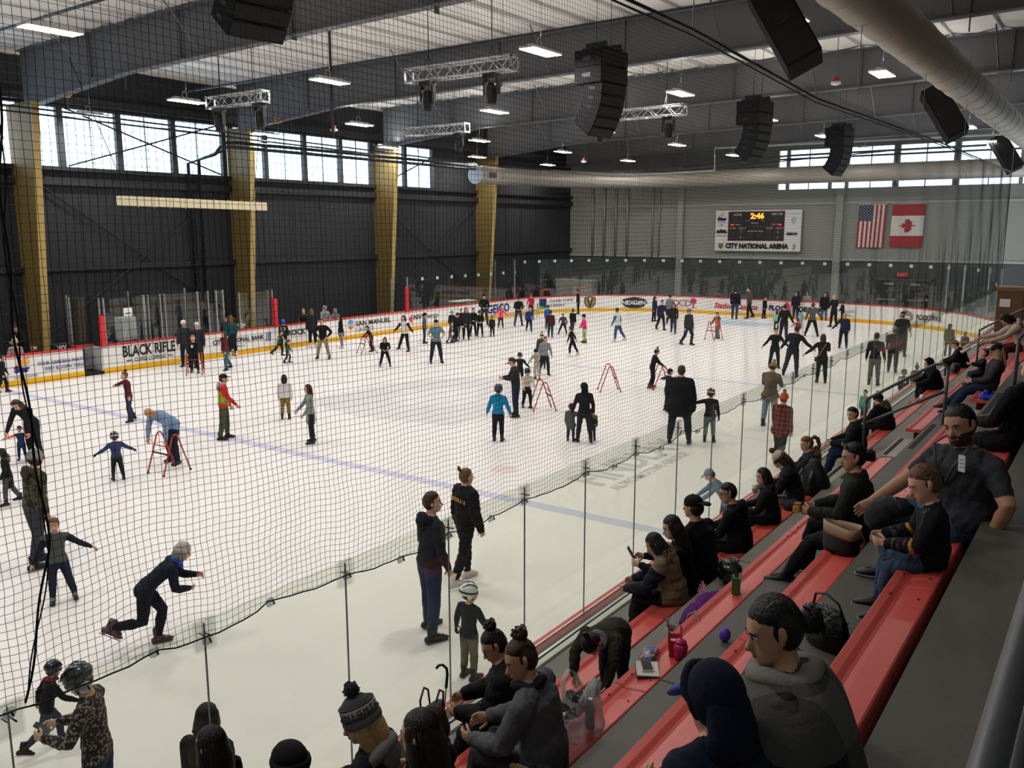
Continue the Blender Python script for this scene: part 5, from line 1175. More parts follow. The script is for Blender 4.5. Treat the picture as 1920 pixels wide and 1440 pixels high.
    o.modifiers.clear(); old = o.data; o.data = m2; bpy.data.meshes.remove(old); bpy.data.meshes.remove(me)
    o.location = (p['x'], p['y'], p['z']); o.rotation_euler = (0, 0, p['rz']); tag(o, p['label'], p['cat'], p['group'])
    extras(p)

BOOT = {}
def boot_mesh(col):
    if col in BOOT: return BOOT[col]
    mb = MB()   # unit: metres for a 1.75 m person, origin at the ankle joint, toe along +y
    mb.tube([(0, -.012, .115), (0, -.008, .06), (0, 0, 0), (0, .012, -.045)], [(.050, .056), (.050, .058), (.046, .060), (.043, .07)], 12, side=(1, 0, 0), ends=False)
    mb.tube([(0, -.062, -.050), (0, .03, -.035), (0, .10, -.050), (0, .165, -.062), (0, .195, -.066)], [(.040, .034), (.044, .046), (.045, .034), (.040, .024), (.026, .014)], 12, side=(1, 0, 0), ends=True)
    mb.box((-.04, -.085, -.088), (.04, .185, -.072))
    a = mb.mesh('boot', True, [mat(col, .4, spec=.4)])
    lc = MB()
    for k in range(4): lc.tube([(-.024, .055 + .018 * k, .02 - .012 * k), (.024, .055 + .018 * k, .02 - .012 * k)], .004, 4)
    lace = lc.mesh('lace', True, [mat('#cfcfcf', .7)])
    bl = MB(); bl.box((-.004, -.10, -.118), (.004, .205, -.105)); bl.box((-.012, -.07, -.108), (.012, -.02, -.086)); bl.box((-.012, .10, -.108), (.012, .155, -.086))
    b = bl.mesh('blade', False, [mat('#c9ccd0', .25, metal=.9)])
    BOOT[col] = (a, lace, b); return BOOT[col]
def shoe_mesh(col):
    if ('s', col) in BOOT: return BOOT[('s', col)]
    mb = MB()
    mb.tube([(0, -.008, .06), (0, 0, 0), (0, .012, -.04)], [(.045, .05), (.044, .055), (.042, .06)], 12, side=(1, 0, 0))
    mb.tube([(0, -.06, -.042), (0, .03, -.028), (0, .10, -.045), (0, .165, -.056), (0, .19, -.058)], [(.040, .034), (.042, .042), (.044, .032), (.040, .024), (.028, .016)], 12, side=(1, 0, 0), ends=True)
    a = mb.mesh('shoe', True, [mat(col, .5)]); so = MB()
    so.tube([(0, -.085, -.074), (0, .03, -.074), (0, .12, -.074), (0, .2, -.072)], [(.038, .010), (.041, .010), (.046, .010), (.030, .010)], 12, side=(1, 0, 0), ends=True)
    b = so.mesh('sole', True, [mat('#8d8a86', .6)]); BOOT[('s', col)] = (a, b); return BOOT[('s', col)]
def extras(p):
    o, S, hs, J, T, hp_ = p['ob'], p['S'], p['hs'], p['J'], p['T'], p['hp_']
    u = S * hs; HM = np.array(p['Hm']); cm = lambda c: cmat(c)
    big = p['vox_'] < .0115
    def E_(mb, c, r, nu=16, nv=10, mi=0): mb.ell(T(hp_(c)), [q * u for q in r], nu, nv, mi, HM)
    def TB(mb, pts, rad, n=10, side=None, ends=True, mi=0):
        mb.tube([T(hp_(q)) for q in pts], [(r[0] * u, r[1] * u) if isinstance(r, tuple) else r * u for r in rad], n, mi, HM[:, 0] if side is None else side, True, ends)
    hst, hcol = p['hair'] if p['hair'][0] else (None, p['hair'][1]); hm = mat(HAIRC[hcol], .55, bump=.5, bscale=60, var=.25, vscale=40)
    hat = p['hat']
    if hst and hst != 'bald':
        mb = MB()
        if not hat or hat[0] in ('band',):
            E_(mb, (0, -.019, .006), (.052, .053, .063)); E_(mb, (0, -.007, .036), (.0475, .0495, .040))
            if hst in ('long', 'bob'):
                for s in (-1, 1): E_(mb, (s * .042, .002, .004), (.015, .026, .042), 10, 8)
        else: E_(mb, (0, -.026, -.012), (.0495, .044, .048))
        if hst == 'long':
            TB(mb, [(0, -.040, .02), (0, -.052, -.04), (0, -.058, -.10), (0, -.058, -.17), (0, -.050, -.22)], [(.046, .03), (.055, .028), (.058, .024), (.050, .018), (.026, .01)], 14)
            for s in (-1, 1): TB(mb, [(s * .040, .0, .02), (s * .050, -.004, -.04), (s * .052, -.006, -.10), (s * .046, .006, -.155)], [(.012, .026), (.013, .03), (.013, .026), (.008, .012)], 8)
        elif hst == 'bob':
            TB(mb, [(0, -.036, .02), (0, -.044, -.04), (0, -.042, -.085)], [(.048, .034), (.056, .034), (.048, .026)], 14)
            for s in (-1, 1): TB(mb, [(s * .042, .0, .02), (s * .050, .0, -.03), (s * .048, .004, -.07)], [(.012, .026), (.013, .03), (.010, .02)], 8)
        elif hst == 'pony':
            TB(mb, [(0, -.060, .030), (0, -.095, .040), (0, -.118, .012), (0, -.118, -.05), (0, -.105, -.09)], [.014, .020, .022, .018, .006], 10)
        elif hst == 'bun':
            E_(mb, (0, -.040, .083), (.030, .030, .027), 12, 8)
            if big:
                for q in range(5): TB(mb, [(.026 * math.cos(q * 1.3), -.04 + .026 * math.sin(q * 1.3), .07 + .008 * q), (.02 * math.cos(q * 1.3 + 1.2), -.04 + .028 * math.sin(q * 1.3 + 1.2), .092), (.02 * math.cos(q * 1.3 + 2.4), -.04 + .02 * math.sin(q * 1.3 + 2.4), .108)], [.008, .010, .006], 6)
        elif hst == 'lowbun': E_(mb, (0, -.078, -.006), (.028, .024, .028), 12, 8)
        elif hst == 'topknot': TB(mb, [(0, -.052, .048), (0, -.072, .076), (0, -.078, .10)], [.012, .018, .008], 8)
        if big and not hat:                               # combed strands over the scalp
            r_ = random.Random(len(p['label'])); ns = 150
            up_ = hst in ('bun', 'lowbun', 'pony', 'topknot')
            for q in range(ns):
                sx = r_.uniform(-.97, .97); k_ = math.sqrt(1 - sx * sx); a0 = R(r_.uniform(38, 66)); span = R(r_.uniform(95, 150) if hst != 'short' else r_.uniform(25, 60))
                if hst == 'short': a0 = R(r_.uniform(35, 165))
                pts = []
                for j in range(6):
                    ph = a0 + span * j / 5; kk = 1 + .012 * math.sin(j * 2 + q)
                    sxx = sx * (1 - .35 * j / 5 if up_ else 1 + .02 * j)
                    kx = math.sqrt(max(.02, 1 - min(.98, abs(sxx)) ** 2))
                    pts.append((.0525 * sxx * kk, -.013 + .0570 * math.cos(ph) * kx * kk, .0135 + .0635 * math.sin(ph) * kx * kk))
                TB(mb, pts, [.0010, .0026, .0030, .0030, .0024, .0008], 4, None, False)
            if hst == 'lowbun':
                for q in range(14): a_ = q * .45; TB(mb, [(.03 * math.cos(a_), -.085 - .012 * (q % 3), -.004 + .03 * math.sin(a_)), (.03 * math.cos(a_ + 1), -.092 - .01 * (q % 2), -.004 + .03 * math.sin(a_ + 1)), (.02 * math.cos(a_ + 2), -.1, -.004 + .02 * math.sin(a_ + 2))], [.004, .007, .003], 5)
        if big and hst in ('long', 'bob'):
            r_ = random.Random(3); zl = -.21 if hst == 'long' else -.08
            for q in range(90):
                a_ = r_.uniform(math.pi * .92, math.pi * 2.08); ca, sa = math.cos(a_), math.sin(a_); wv = r_.uniform(-.004, .004); z1 = zl * r_.uniform(.75, 1.05)
                TB(mb, [(.051 * ca, -.015 + .046 * sa, .03), (.056 * ca + wv, -.018 + .050 * sa, -.03), (.060 * ca - wv, -.026 + .050 * sa, z1 * .5 - .02), (.050 * ca + wv, -.030 + .042 * sa, z1)], [.0024, .0040, .0040, .0012], 4, None, False)
        mb.obj('hair', hm, o, smooth=True)
    if hat:
        t, c = hat[0], hat[1]; c2 = hat[2] if len(hat) > 2 else None
        if t in ('beanie', 'pom', 'stripebeanie'):
            mb = MB(); E_(mb, (0, -.008, .024), (.0545, .062, .055 if t != 'pom' else .062)); h_ = mb.obj('beanie', cm(c), o, smooth=True)
            mb = MB(); pts = [(.0555 * math.cos(a), -.010 + .0625 * math.sin(a), .010 + .006 * math.sin(a)) for a in np.linspace(0, 2 * math.pi, 21)]
            TB(mb, pts, [(.017, .007)] * 21, 8, HM[:, 2], False); mb.obj('cuff', cm(c2 or c), h_, smooth=True)
            if t == 'pom':
                mb = MB(); E_(mb, (0, -.012, .105), (.026, .026, .026), 12, 8); pm = mb.obj('pompom', mat(c2 if c2 else c, .9, bump=1, bscale=80), h_, smooth=True)
        elif t in ('cap', 'capback'):
            s = 1 if t == 'cap' else -1
            mb = MB(); E_(mb, (0, -.008, .026), (.053, .061, .048)); h_ = mb.obj('cap', cm(c), o, smooth=True)
            mb = MB(); TB(mb, [(0, s * .045 - .008, .026), (0, s * .075 - .008, .026), (0, s * .105 - .008, .018), (0, s * .113 - .008, .014)], [(.044, .004), (.043, .004), (.032, .004), (.016, .004)], 10, HM[:, 0], False); mb.obj('brim', cm(c2 or c), h_, smooth=True)
            if big: mb = MB(); E_(mb, (0, -.008, .075), (.005, .005, .003), 8, 6); mb.obj('button', cm(c), h_)
        elif t == 'helmet':
            HMt = mat(c, .25, spec=.6)
            mb = MB(); E_(mb, (0, -.012, .022), (.066, .078, .062), 20, 12); h_ = mb.obj('helmet', HMt, o, smooth=True)
            mb = MB()
            for q in (-1, 0, 1): TB(mb, [(q * .030, .058, .044), (q * .034, .03, .072), (q * .034, -.02, .083), (q * .028, -.066, .058)], [(.006, .004)] * 4, 6)
            mb.obj('helmet_vent', mat(c2 or '#2a2a2c', .4), h_, smooth=True)
            mb = MB(); TB(mb, [(.066 * math.cos(a), -.012 + .078 * math.sin(a), .012 - .012 * math.sin(a)) for a in np.linspace(0, 2 * math.pi, 21)], [(.009, .004)] * 21, 6, HM[:, 2], False); mb.obj('helmet_rim', mat(c2 or '#2a2a2c', .4), h_, smooth=True)
            mb = MB()
            for s in (-1, 1): TB(mb, [(s * .060, .004, .0), (s * .048, .012, -.045), (s * .012, .030, -.074)], [.004] * 3, 6)
            mb.obj('chin_strap', BLK, h_, smooth=True)
            for s in (-1, 1): mb = MB(); E_(mb, (s * .058, -.012, -.014), (.008, .024, .028), 10, 8); mb.obj('ear_guard', HMt, h_, smooth=True)
        elif t == 'hood':
            mb = MB(); E_(mb, (0, -.024, .010), (.062, .064, .075), 18, 12)
            TB(mb, [(0, -.05, -.01), (0, -.05, -.06), (0, -.035, -.095)], [(.055, .034), (.058, .040), (.066, .046)], 12); h_ = mb.obj('hood', cm(c), o, smooth=True)
            mb = MB(); a_ = np.linspace(-2.2, 2.2, 17); TB(mb, [(.054 * math.sin(q), .030 - .018 * abs(math.sin(q)) - .016 * (math.cos(q) < 0), .012 + .062 * math.cos(q)) for q in a_], [.0105] * 17, 8, HM[:, 1], True); mb.obj('hood_rim', cm(c2 or c), h_, smooth=True)
        elif t == 'band':
            mb = MB(); TB(mb, [(.0535 * math.cos(a), -.010 + .062 * math.sin(a), .026 + .006 * math.cos(a * 0)) for a in np.linspace(0, 2 * math.pi, 21)], [(.010, .003)] * 21, 6, HM[:, 2], False); mb.obj('headband', cm(c), o, smooth=True)
    S2 = S / 1.02
    nb, up, fw, rt = p['nb'], p['up'], p['fw'], p['rt']
    if p['hoodd']:
        mb = MB(); a_ = np.linspace(-2.5, 2.5, 13)
        mb.tube([T(nb + rt * .064 * math.sin(q) * 1.05 - fw * (.030 + .038 * math.cos(q)) + up * (-.012 + .022 * math.cos(q) - .012 * (1 - math.cos(q)))) for q in a_], [S * (.015 + .013 * (.5 + .5 * math.cos(q))) for q in a_], 10, 0, up, True, True)
        mb.tube([T(nb - fw * .062 + up * .012), T(nb - fw * .080 - up * .035), T(nb - fw * .078 - up * .085)], [(S * .058, S * .022), (S * .060, S * .024), (S * .024, S * .012)], 12, 0, rt, True, True)
        fur = p['hood_rim']
        if fur:
            r_ = random.Random(5)
            for q in range(260):
                a_ = r_.uniform(-2.5, 2.5); c_ = nb + rt * .064 * math.sin(a_) * 1.05 - fw * (.030 + .038 * math.cos(a_)) + up * (-.012 + .022 * math.cos(a_) - .012 * (1 - math.cos(a_)))
                d_ = np.array([r_.gauss(0, 1) for _ in range(3)]); d_ /= np.linalg.norm(d_); d_ = d_ + up * .5; rr = .015 + .013 * (.5 + .5 * math.cos(a_))
                mb.tube([T(c_ + d_ * rr * .8), T(c_ + d_ * (rr + .008)), T(c_ + d_ * (rr + .02) - up * .006)], [S * .005, S * .0035, S * .0008], 4)
        mb.obj('hood', mat(fur, .95, bump=1.0, bscale=70, var=.4, vscale=50) if fur else cm(p['hoodd']), o, smooth=True)
    if p['skirt']:
        ln, c = p['skirt']; mb = MB(); mid = (J['Lkn'] + J['Rkn']) / 2 - (J['Lhip'] + J['Rhip']) / 2; mid /= np.linalg.norm(mid); pl = p['pel']
        mb.tube([T(pl + np.array((0, 0, .03))), T(pl + mid * .03), T(pl + mid * ln * .6), T(pl + mid * ln)], [(S * .095, S * .075), (S * .10, S * .08), (S * .112, S * .092), (S * .12, S * .10)], 18, 0, rt); mb.obj('skirt', cm(c), o, smooth=True)
    if p['mod'] and p['mod'].get('vest'):
        mb = MB(); pl = p['pel']; q = p['puff'] + .016
        mb.tube([T(pl + up * a) for a in (-.03, .04, .11, .19, .25)], [(S * (w_ + q) * (.8 + .2 * p['w']), S * (d_ + q)) for w_, d_ in ((.088, .066), (.09, .068), (.086, .064), (.096, .066), (.088, .052))], 18, 0, rt, True, False); mb.obj('vest', cm(p['mod']['vest']), o, smooth=True)
    if p['mod'] and p['mod'].get('scarf'):
        mb = MB(); mb.tube([T(nb + rt * .048 * math.cos(q) + fw * (.05 * math.sin(q) + .008) + up * (.012 + .006 * math.sin(3 * q))) for q in np.linspace(0, 6.28, 17)], [(S * .018, S * .022)] * 17, 8, 0, up, True, False); mb.obj('scarf', cm(p['mod']['scarf']), o, smooth=True)
    if p['mod'] and p['mod'].get('glasses'):
        mb = MB()
        for s in (-1, 1):
            TB(mb, [(s * .0195 + .0145 * math.cos(a), .0545 + .002 * math.cos(a) * -s, .0 + .0105 * math.sin(a)) for a in np.linspace(0, 6.283, 13)], [.0013] * 13, 5, HM[:, 1], False)
            TB(mb, [(s * .034, .0525, .002), (s * .0475, .030, .003), (s * .0485, -.010, .0)], [.0014] * 3, 5)
        TB(mb, [(-.005, .0555, .002), (.005, .0555, .002)], [.0013] * 2, 5); mb.obj('glasses', mat('#2a2622', .3), o, smooth=True)
    # skates or shoes
    if p['mod'] and p['mod'].get('nofeet'): return
    for nm in 'LR':
        an, kn, to = J[nm + 'an'], J[nm + 'kn'], J[nm + 'toe']; z = an - kn; z = -z / np.linalg.norm(z)
        # keep the boot upright on the ice unless the shin is swung back
        y = to / np.linalg.norm(to); sh = kn - an; sh = sh / np.linalg.norm(sh)
        zz = np.array((0, 0, 1.0)) if abs(y[2]) < .2 else sh
        x = np.cross(y, zz); x /= np.linalg.norm(x); zz = np.cross(x, y)
        M = Matrix((Vector(x), Vector(y), Vector(zz))).transposed().to_4x4(); M.translation = Vector(T(an)); sc = S / 1.7
        sc *= (1 + .18 * p['k']); M = M @ Matrix.Diagonal((sc, sc, sc, 1))
        if p['shoes'] is None:
            a, lace, b = boot_mesh(p['skates']); q = link('ice_skate', a, o); q.matrix_local = M
            if p['blade']: link('blade', b, q)
            if p['h'] > 0 and p['vox_'] < .02: link('lace', lace, q)
        else:
            a, b = shoe_mesh(p['shoes']); q = link('shoe', a, o); q.matrix_local = M; link('sole', b, q)
def build_people():
    for p in PEOPLE:
        if not p['group']: p['group'] = 'people behind the far boards' if p['y'] > 30.5 else ('spectators on the benches' if p['y'] < 4.2 else 'skaters on the ice')
    for p in PEOPLE:
        dist = math.sqrt(p['x'] ** 2 + p['y'] ** 2 + (5.2 - p['z'] - p['h'] * .5) ** 2)
        p['vox_'] = p['vox'] or min(.022, max(.0072, .00125 * dist))
        if p['k'] > .3: p['vox_'] = min(p['vox_'], .018)
        build_body(p)
    dg = bpy.context.evaluated_depsgraph_get()
    for p in PEOPLE: p['me'] = bpy.data.meshes.new_from_object(p['ob'].evaluated_get(dg))
    for p in PEOPLE: finish(p)

K1, K2, K3 = '#1b1c20', '#232429', '#303238'   # blacks of jackets
JE, JD, GRY_, KH = '#3b4a63', '#262d3c', '#6c6d70', '#8d7f68'
CAMO = lambda a='#4c4a38', b='#2b2c22': mat(a, .85, pattern='camo', c2=b, key=('camo', a, b))
def S(pos, label, **kw): return person(label, *pos, **kw)
# ---- far boards, from the garden advert to the casino advert
S((13.116, 29.487, 0, 1.229, -1.989), 'black-clad skater cut by the picture edge at the garden advert boards', pose='step', top=K1, bot=K1)
S((19.814, 29.402, 0, 1.792, -4.084), 'man in dark grey jacket and white cap beside boy with red walker', pose='stand', top='#34363a', bot=JD, hat=('cap', '#d9d6d0'))
S((19.936, 28.767, 0, 1.737, -3.922), 'man in dark jacket standing behind the boy with red walker', pose='stand', top='#2c2e33', bot=JD, hat=('beanie', '#c8c4bd'))
S((19.151, 27.913, 0, 1.394, -3.830), 'boy in black jacket with white chest badge leaning on red walker', pose='walker', mod=dict(lean=6), top=K1, bot=K1, k=.6, hair=('short', 'red'))
S((20.222, 27.459, 0, 1.474, -4.736), 'woman in maroon jacket and teal jeans by the bank advert', pose='step', top='#5f2732', bot='#44616c', hair=('long', 'brn'), hoodd='#b9aa95')
S((22.664, 30.326, 0, 1.698, -6.401), 'woman in dark teal top and long black skirt against the bank advert', pose='stand', top='#1d4750', bot=K1, hair=('long', 'lbr'), skirt=(.36, K1), skates='#e5e2de')
S((23.144, 30.744, 0, 1.526, -5.881), 'person in grey hoodie beside the woman in teal top', pose='stand', top='#55565a', bot=K2)
S((13.077, 22.171, 0, 1.395, -4.896), 'girl in maroon top reaching one arm out as she skates', pose='arms', mod=dict(LA=(8, 30, 20, 40), RA=(40, 60, 30, 74), LL=(14, 10, -6, 8), RL=(-6, 10, -22, 8)), top='#5c2430', bot='#2f3850', hair=('bun', 'lbr'), k=.2, w=.9)
S((11.177, 17.300, 0, 1.740, -4.553), 'bald man in light blue shirt bending over a red skating walker', pose='bend', mod=dict(lean=56, LA=(8, 14, 6, 4), RA=(8, 14, 6, 4)), top='#7c95b6', bot='#1f2636', hair=('bald', 'blk'), skin='m', w=1.15, hem=-.05)
S((9.680, 17.058, 0, 1.008, -6.625), 'small child in dotted navy jacket and black helmet with arms held out', pose='arms', topmat=mat('#27375f', .8, pattern='specks', c2='#9aa4c0'), top='#27375f', bot='#232323', hat=('helmet', '#1c1c1f', '#cfcfcf'), k=.9, gloves='#1b1b1d', puff=.008)
S((13.258, 18.234, 0, 1.650, -2.287), 'attendant in red jacket with yellow vest, black cap and olive trousers', pose='step', mod=dict(lean=2, LA=(8, 8, 20, 3), RA=(30, 12, 46, 6), LL=(6, 4, 0, 3), RL=(-6, 4, -10, 3), vest='#a3a23c'), top='#c22f31', bot='#4f5140', hat=('cap', '#232321'), hoodd='#9a9893', w=1.1)
# ---- between the blue line and the far boards
S((15.726, 18.857, 0, 1.227, -0.782), 'child in white sweater and patterned gold leggings seen from behind', pose='stand', top='#d2cfce', bot='#5a4a22', botmat=mat('#2a2418', .8, pattern='check', c2='#a98f3e'), hair=('bob', 'blk'), k=.5, puff=.008)
S((14.244, 16.144, 0, 1.459, -5.296), 'long haired woman in open grey cardigan and black leggings', pose='stand', mod=dict(LA=(10, 8, 40, 10), RA=(30, 10, 44, 4), LL=(4, 5, -2, 4), RL=(-3, 6, -6, 5)), top='#8f928b', bot='#25262c', hair=('long', 'brn'), coat=.17, sleeve='#7d8488', w=.9)
S((22.696, 26.926, 0, 0.947, -2.446), 'small child in green camouflage jacket near the guard advert', pose='glide', topmat=CAMO('#2f5a48', '#1f3b31'), bot='#3c3d40', k=.8, hair=('short', 'brn'))
S((23.881, 28.849, 0, 1.099, -2.786), 'child in green and beige hooded jacket skating along the guard advert', pose='stride', top='#2b4a3c', sleeve='#b3a68e', bot=K2, k=.5, hair=('short', 'brn'))
S((25.091, 29.974, 0, 1.323, -0.871), 'child with blue helmet and black numbered jersey at the boards', pose='stand', top='#26262a', bot=K1, hat=('helmet', '#2443c4', '#17256b'), k=.6)
S((26.539, 29.735, 0, 1.690, -6.488), 'woman in dark coat and white skates leaning at the guard advert', pose='stand', top='#23242b', bot=K1, hair=('bob', 'lbr'), skates='#e9e6e2', coat=.08)
S((24.309, 26.626, 0, 1.638, -4.231), 'man in black top and khaki trousers with hands on hips', pose='hips', top='#17181a', bot='#8b7e68', hair=('short', 'brn'), hem=-.05, w=1.1, mod=dict(lean=2, LL=(6, 13, -2, 12), RL=(4, 13, -6, 12)))
S((27.029, 28.403, 0, 1.423, -5.211), 'woman in black dress with white skates before the casino advert', pose='stand', top=K1, bot='#8c8a88', hair=('long', 'blk'), skates='#c9c7c4', coat=.12)
S((27.041, 26.572, 0, 1.162, -5.157), 'boy in black jacket pushing a red walker by the casino advert', pose='walker', top='#1e2022', bot=K1, k=.6, hair=('short', 'brn'))
S((24.300, 23.187, 0, 1.234, -3.863), 'child in black jacket with long hair leaning forward on bent knees', pose='front', mod=dict(lean=24, LL=(26, 14, -14, 12), RL=(22, 14, -18, 12), LA=(40, 14, 66, -30), RA=(40, 14, 66, -30)), top=K1, bot=K1, hair=('long', 'lbr'), k=.4)
S((27.876, 25.369, 0, 1.562, -4.585), 'dark haired woman in white and black top striding with arms out', pose='arms', mod=dict(LA=(6, 36, 14, 44), RA=(6, 36, 14, 44), LL=(4, 10, 0, 8), RL=(-4, 24, -10, 26)), top='#d6d2d0', sleeve=K2, bot=K1, hair=('long', 'blk'), w=.9)
S((30.400, 26.454, 0, 1.398, -2.338), 'teenager in grey jacket and black beanie standing sideways', pose='stand', top='#57565c', bot='#2f3854', hat=('beanie', '#1b1b1d'), k=.2)
S((26.062, 22.085, 0, 1.721, -3.748), 'man in teal T-shirt and black cap with hands joined at his belt', pose='front', mod=dict(LA=(8, 34, 48, -46), RA=(8, 34, 48, -46), LL=(4, 9, -2, 8), RL=(2, 9, -4, 8)), top='#5f8088', bot='#262830', short=True, hat=('capback', '#1c1c1e'), w=1.12, hem=-.03)
S((36.825, 30.813, 0, 1.054, -4.016), 'girl in turquoise jacket holding both arms out by the boards', pose='armsout', top='#48b3b5', bot=K1, hair=('long', 'lbr'), k=.6)
S((31.080, 25.474, 0, 1.025, -2.542), 'small child in olive jacket at the front of the huddle', pose='glide', top='#4b4a30', bot='#5e6068', hair=('short', 'brn'), k=.8)
S((31.663, 25.658, 0, 1.393, -2.635), 'adult in black jacket and maroon beanie bending over the olive child', pose='lead', mod=dict(lean=14), top=K1, bot=K1, hat=('beanie', '#4a2638'))
S((33.720, 27.492, 0, 1.191, -4.028), 'child with teal beanie half hidden in the huddle', pose='stand', top=K2, bot=K2, hat=('beanie', '#3fa59a'), k=.5)
S((32.510, 26.210, 0, 1.062, -3.859), 'girl in black jacket and pale jeans in the middle of the huddle', pose='front', top=K1, bot='#8f93a5', hair=('long', 'lbr'), k=.6)
S((34.336, 27.400, 0, 1.232, -4.213), 'person in black at the back of the huddle', pose='stand', top=K1, bot=K1)
S((32.598, 25.722, 0, 1.528, -3.957), 'long haired woman in dark jacket standing with feet together by the huddle', pose='stand', top='#2a2a2e', bot=K1, hair=('long', 'brn'))
S((33.965, 26.359, 0, 1.379, -3.703), 'child in black clothes beside the long haired woman, hands together', pose='front', top=K1, bot='#23242a', hair=('short', 'brn'), k=.4)
S((33.988, 25.942, 0, 1.287, -4.060), 'child in black hockey jersey with grey helmet and white cuffs', pose='front', top=K1, bot=K1, hat=('helmet', '#55585c'), k=.5, gloves='#d6d6d6')
S((38.186, 28.844, 0, 1.688, -3.891), 'man in black jacket and beanie leaning on boards before the insurance advert', pose='front', mod=dict(lean=-4), top=K1, bot='#3a3032', hat=('beanie', '#1d1d1f'))
S((34.334, 25.442, 0, 1.031, -4.424), 'small child in black with a bright green helmet', pose='stand', top='#2a2b2d', bot=K2, hat=('helmet', '#46c04c'), k=.8)
S((37.638, 27.316, 0, 1.149, -4.085), 'girl in bright pink jacket holding both arms out', pose='armsout', mod=dict(LA=(8, 50, 10, 58), RA=(8, 50, 10, 58)), top='#ee4f74', bot='#2c2b30', hair=('long', 'brn'), k=.5)
S((17.073, 12.485, 0, 1.396, -1.149), 'boy in bright blue jacket and black helmet seen from behind', pose='arms', mod=dict(LA=(4, 22, 10, 18), RA=(4, 22, 10, 18), LL=(2, 3, -2, 2), RL=(1, 3, -3, 2)), top='#1f7fae', bot='#1e1f24', hat=('helmet', '#2e3038'), k=.45, hoodd='#1c729c', puff=.004)
# ---- far corner
S((39.039, 27.135, 0, 1.584, -3.930), 'man in black jacket and blue jeans by the insurance advert', pose='front', mod=dict(LL=(4, 10, -2, 9), RL=(2, 10, -4, 9)), top=K1, bot='#3a4866', hat=('cap', '#1e1e20'))
S((44.164, 29.739, 0, 1.309, -4.294), 'girl in pink red jacket with walker at the schools advert', pose='walker', mod=dict(lean=8), top='#b52a55', bot=K2, hat=('beanie', '#c9415f'), k=.4)
S((37.069, 25.092, 0, 1.286, -3.943), 'child in blue jacket with white number skating by the corner', pose='step', top='#2d3a6e', bot='#23242c', hair=('short', 'brn'), k=.5)
S((35.612, 22.842, 0, 1.302, -1.175), 'person in maroon jacket and navy trousers seen from behind', pose='step', top='#47222d', bot='#2b3145', hair=('short', 'blk'), w=1.1)
S((38.648, 24.961, 0, 1.259, -1.346), 'child in blue jacket in front of the schools advert', pose='stand', top='#2a5fb0', bot=K2, k=.4)
S((36.898, 22.904, 0, 1.075, -7.124), 'person in grey jacket with legs apart skating away', pose='stride', mod=dict(LL=(8, 20, -2, 22), RL=(-4, 14, -12, 10)), top='#3e3f45', bot=K1, hair=('short', 'lbr'))
S((37.545, 22.765, 0, 1.260, -1.549), 'child in black hooded top beside the person skating away', pose='step', top=K1, bot='#3a3d48', k=.3)
S((30.778, 18.650, 0, 1.234, -6.087), 'slim skater all in black gliding with white skates', pose='stride', mod=dict(lean=10, LA=(10, 16, 16, 16), RA=(-20, 26, -14, 30), LL=(16, 6, -4, 5), RL=(-16, 14, -26, 12)), top=K1, bot=K1, hair=('topknot', 'blk'), skates='#eceae8', w=.85)
S((34.810, 20.433, 0, 1.322, -5.403), 'girl in pink jacket over black top with green patterned leggings', pose='front', mod=dict(LA=(14, 10, 60, -20)), top='#e2357a', bot='#7fae3e', botmat=mat('#6f9d3a', .8, pattern='camo', c2='#c7d39a'), hat=('beanie', '#1b1b1d'), k=.4)
S((46.681, 27.892, 0, 1.511, -5.570), 'man in dark clothes with maroon cap standing at the corner boards', pose='stand', top='#2d2629', bot=K1, hat=('beanie', '#3a2a2a'))
S((49.908, 30.451, 0, 0.851, -4.514), 'small girl in pale pink jacket with walker at the corner boards', pose='walker', mod=dict(lean=4), top='#d9aeb4', bot=K2, k=.8)
S((36.036, 19.351, 0, 1.577, -6.314), 'skater in white jacket with teal sleeves and blue jeans', pose='step', mod=dict(LL=(10, 4, 0, 3), RL=(-16, 8, -34, 10)), top='#cfd0c8', sleeve='#2f6f77', bot='#3f5272', hair=('short', 'blk'), skates='#d9d7d2', hem=-.06)
S((45.309, 22.009, 0, 1.424, -3.213), 'girl in navy jacket with dark hair by the emblem board', pose='stand', top='#262e4c', bot='#22242e', hair=('long', 'blk'), k=.2)
S((41.615, 19.800, 0, 1.574, -3.745), 'boy in navy jacket with white badge in the group of four', pose='step', top='#232c4a', bot='#26282f', hair=('short', 'blk'), k=.2)
S((44.761, 20.785, 0, 1.585, -4.278), 'person in grey hoodie leaning on boards behind the group of four', pose='stand', top='#777a7c', bot=K2, hat=('beanie', '#3a3c40'))
S((40.666, 18.661, 0, 1.527, -4.457), 'woman with long dark hair in olive black jacket and jeans', pose='step', top='#2b2c28', bot='#2f3b57', hair=('long', 'blk'))
S((36.840, 16.174, 0, 1.693, -3.426), 'man in dark grey top and striped beanie gliding alone', pose='glide', mod=dict(lean=3, LA=(6, 8, 10, 4), RA=(-4, 8, 4, 4)), top='#36383d', bot='#2a3145', hat=('stripebeanie', '#8f9399', '#33363c'))
S((39.865, 15.963, 0, 1.285, -4.942), 'child in orange safety vest and grey trousers with walker', pose='walker', mod=dict(vest='#f0602c', lean=10), top='#5b5c60', bot='#77756f', hair=('short', 'brn'), k=.4, hoodd='#5b5c60')
S((53.967, 21.799, 0, 1.243, -2.496), 'boy in navy jacket bending over the end boards', pose='push', top='#22283c', bot=K1, hat=('beanie', '#1a1a1c'), k=.2)
S((49.085, 18.652, 0, 1.790, -1.382), 'man in black jacket and blue jeans seen from behind at the end boards', pose='step', top=K1, bot='#33425f', hair=('short', 'blk'), w=1.1)
S((50.167, 18.179, 0, 1.843, -5.586), 'man in grey green jacket and black trousers by the end boards', pose='step', top='#50524c', bot='#202226', hair=('short', 'brn'))
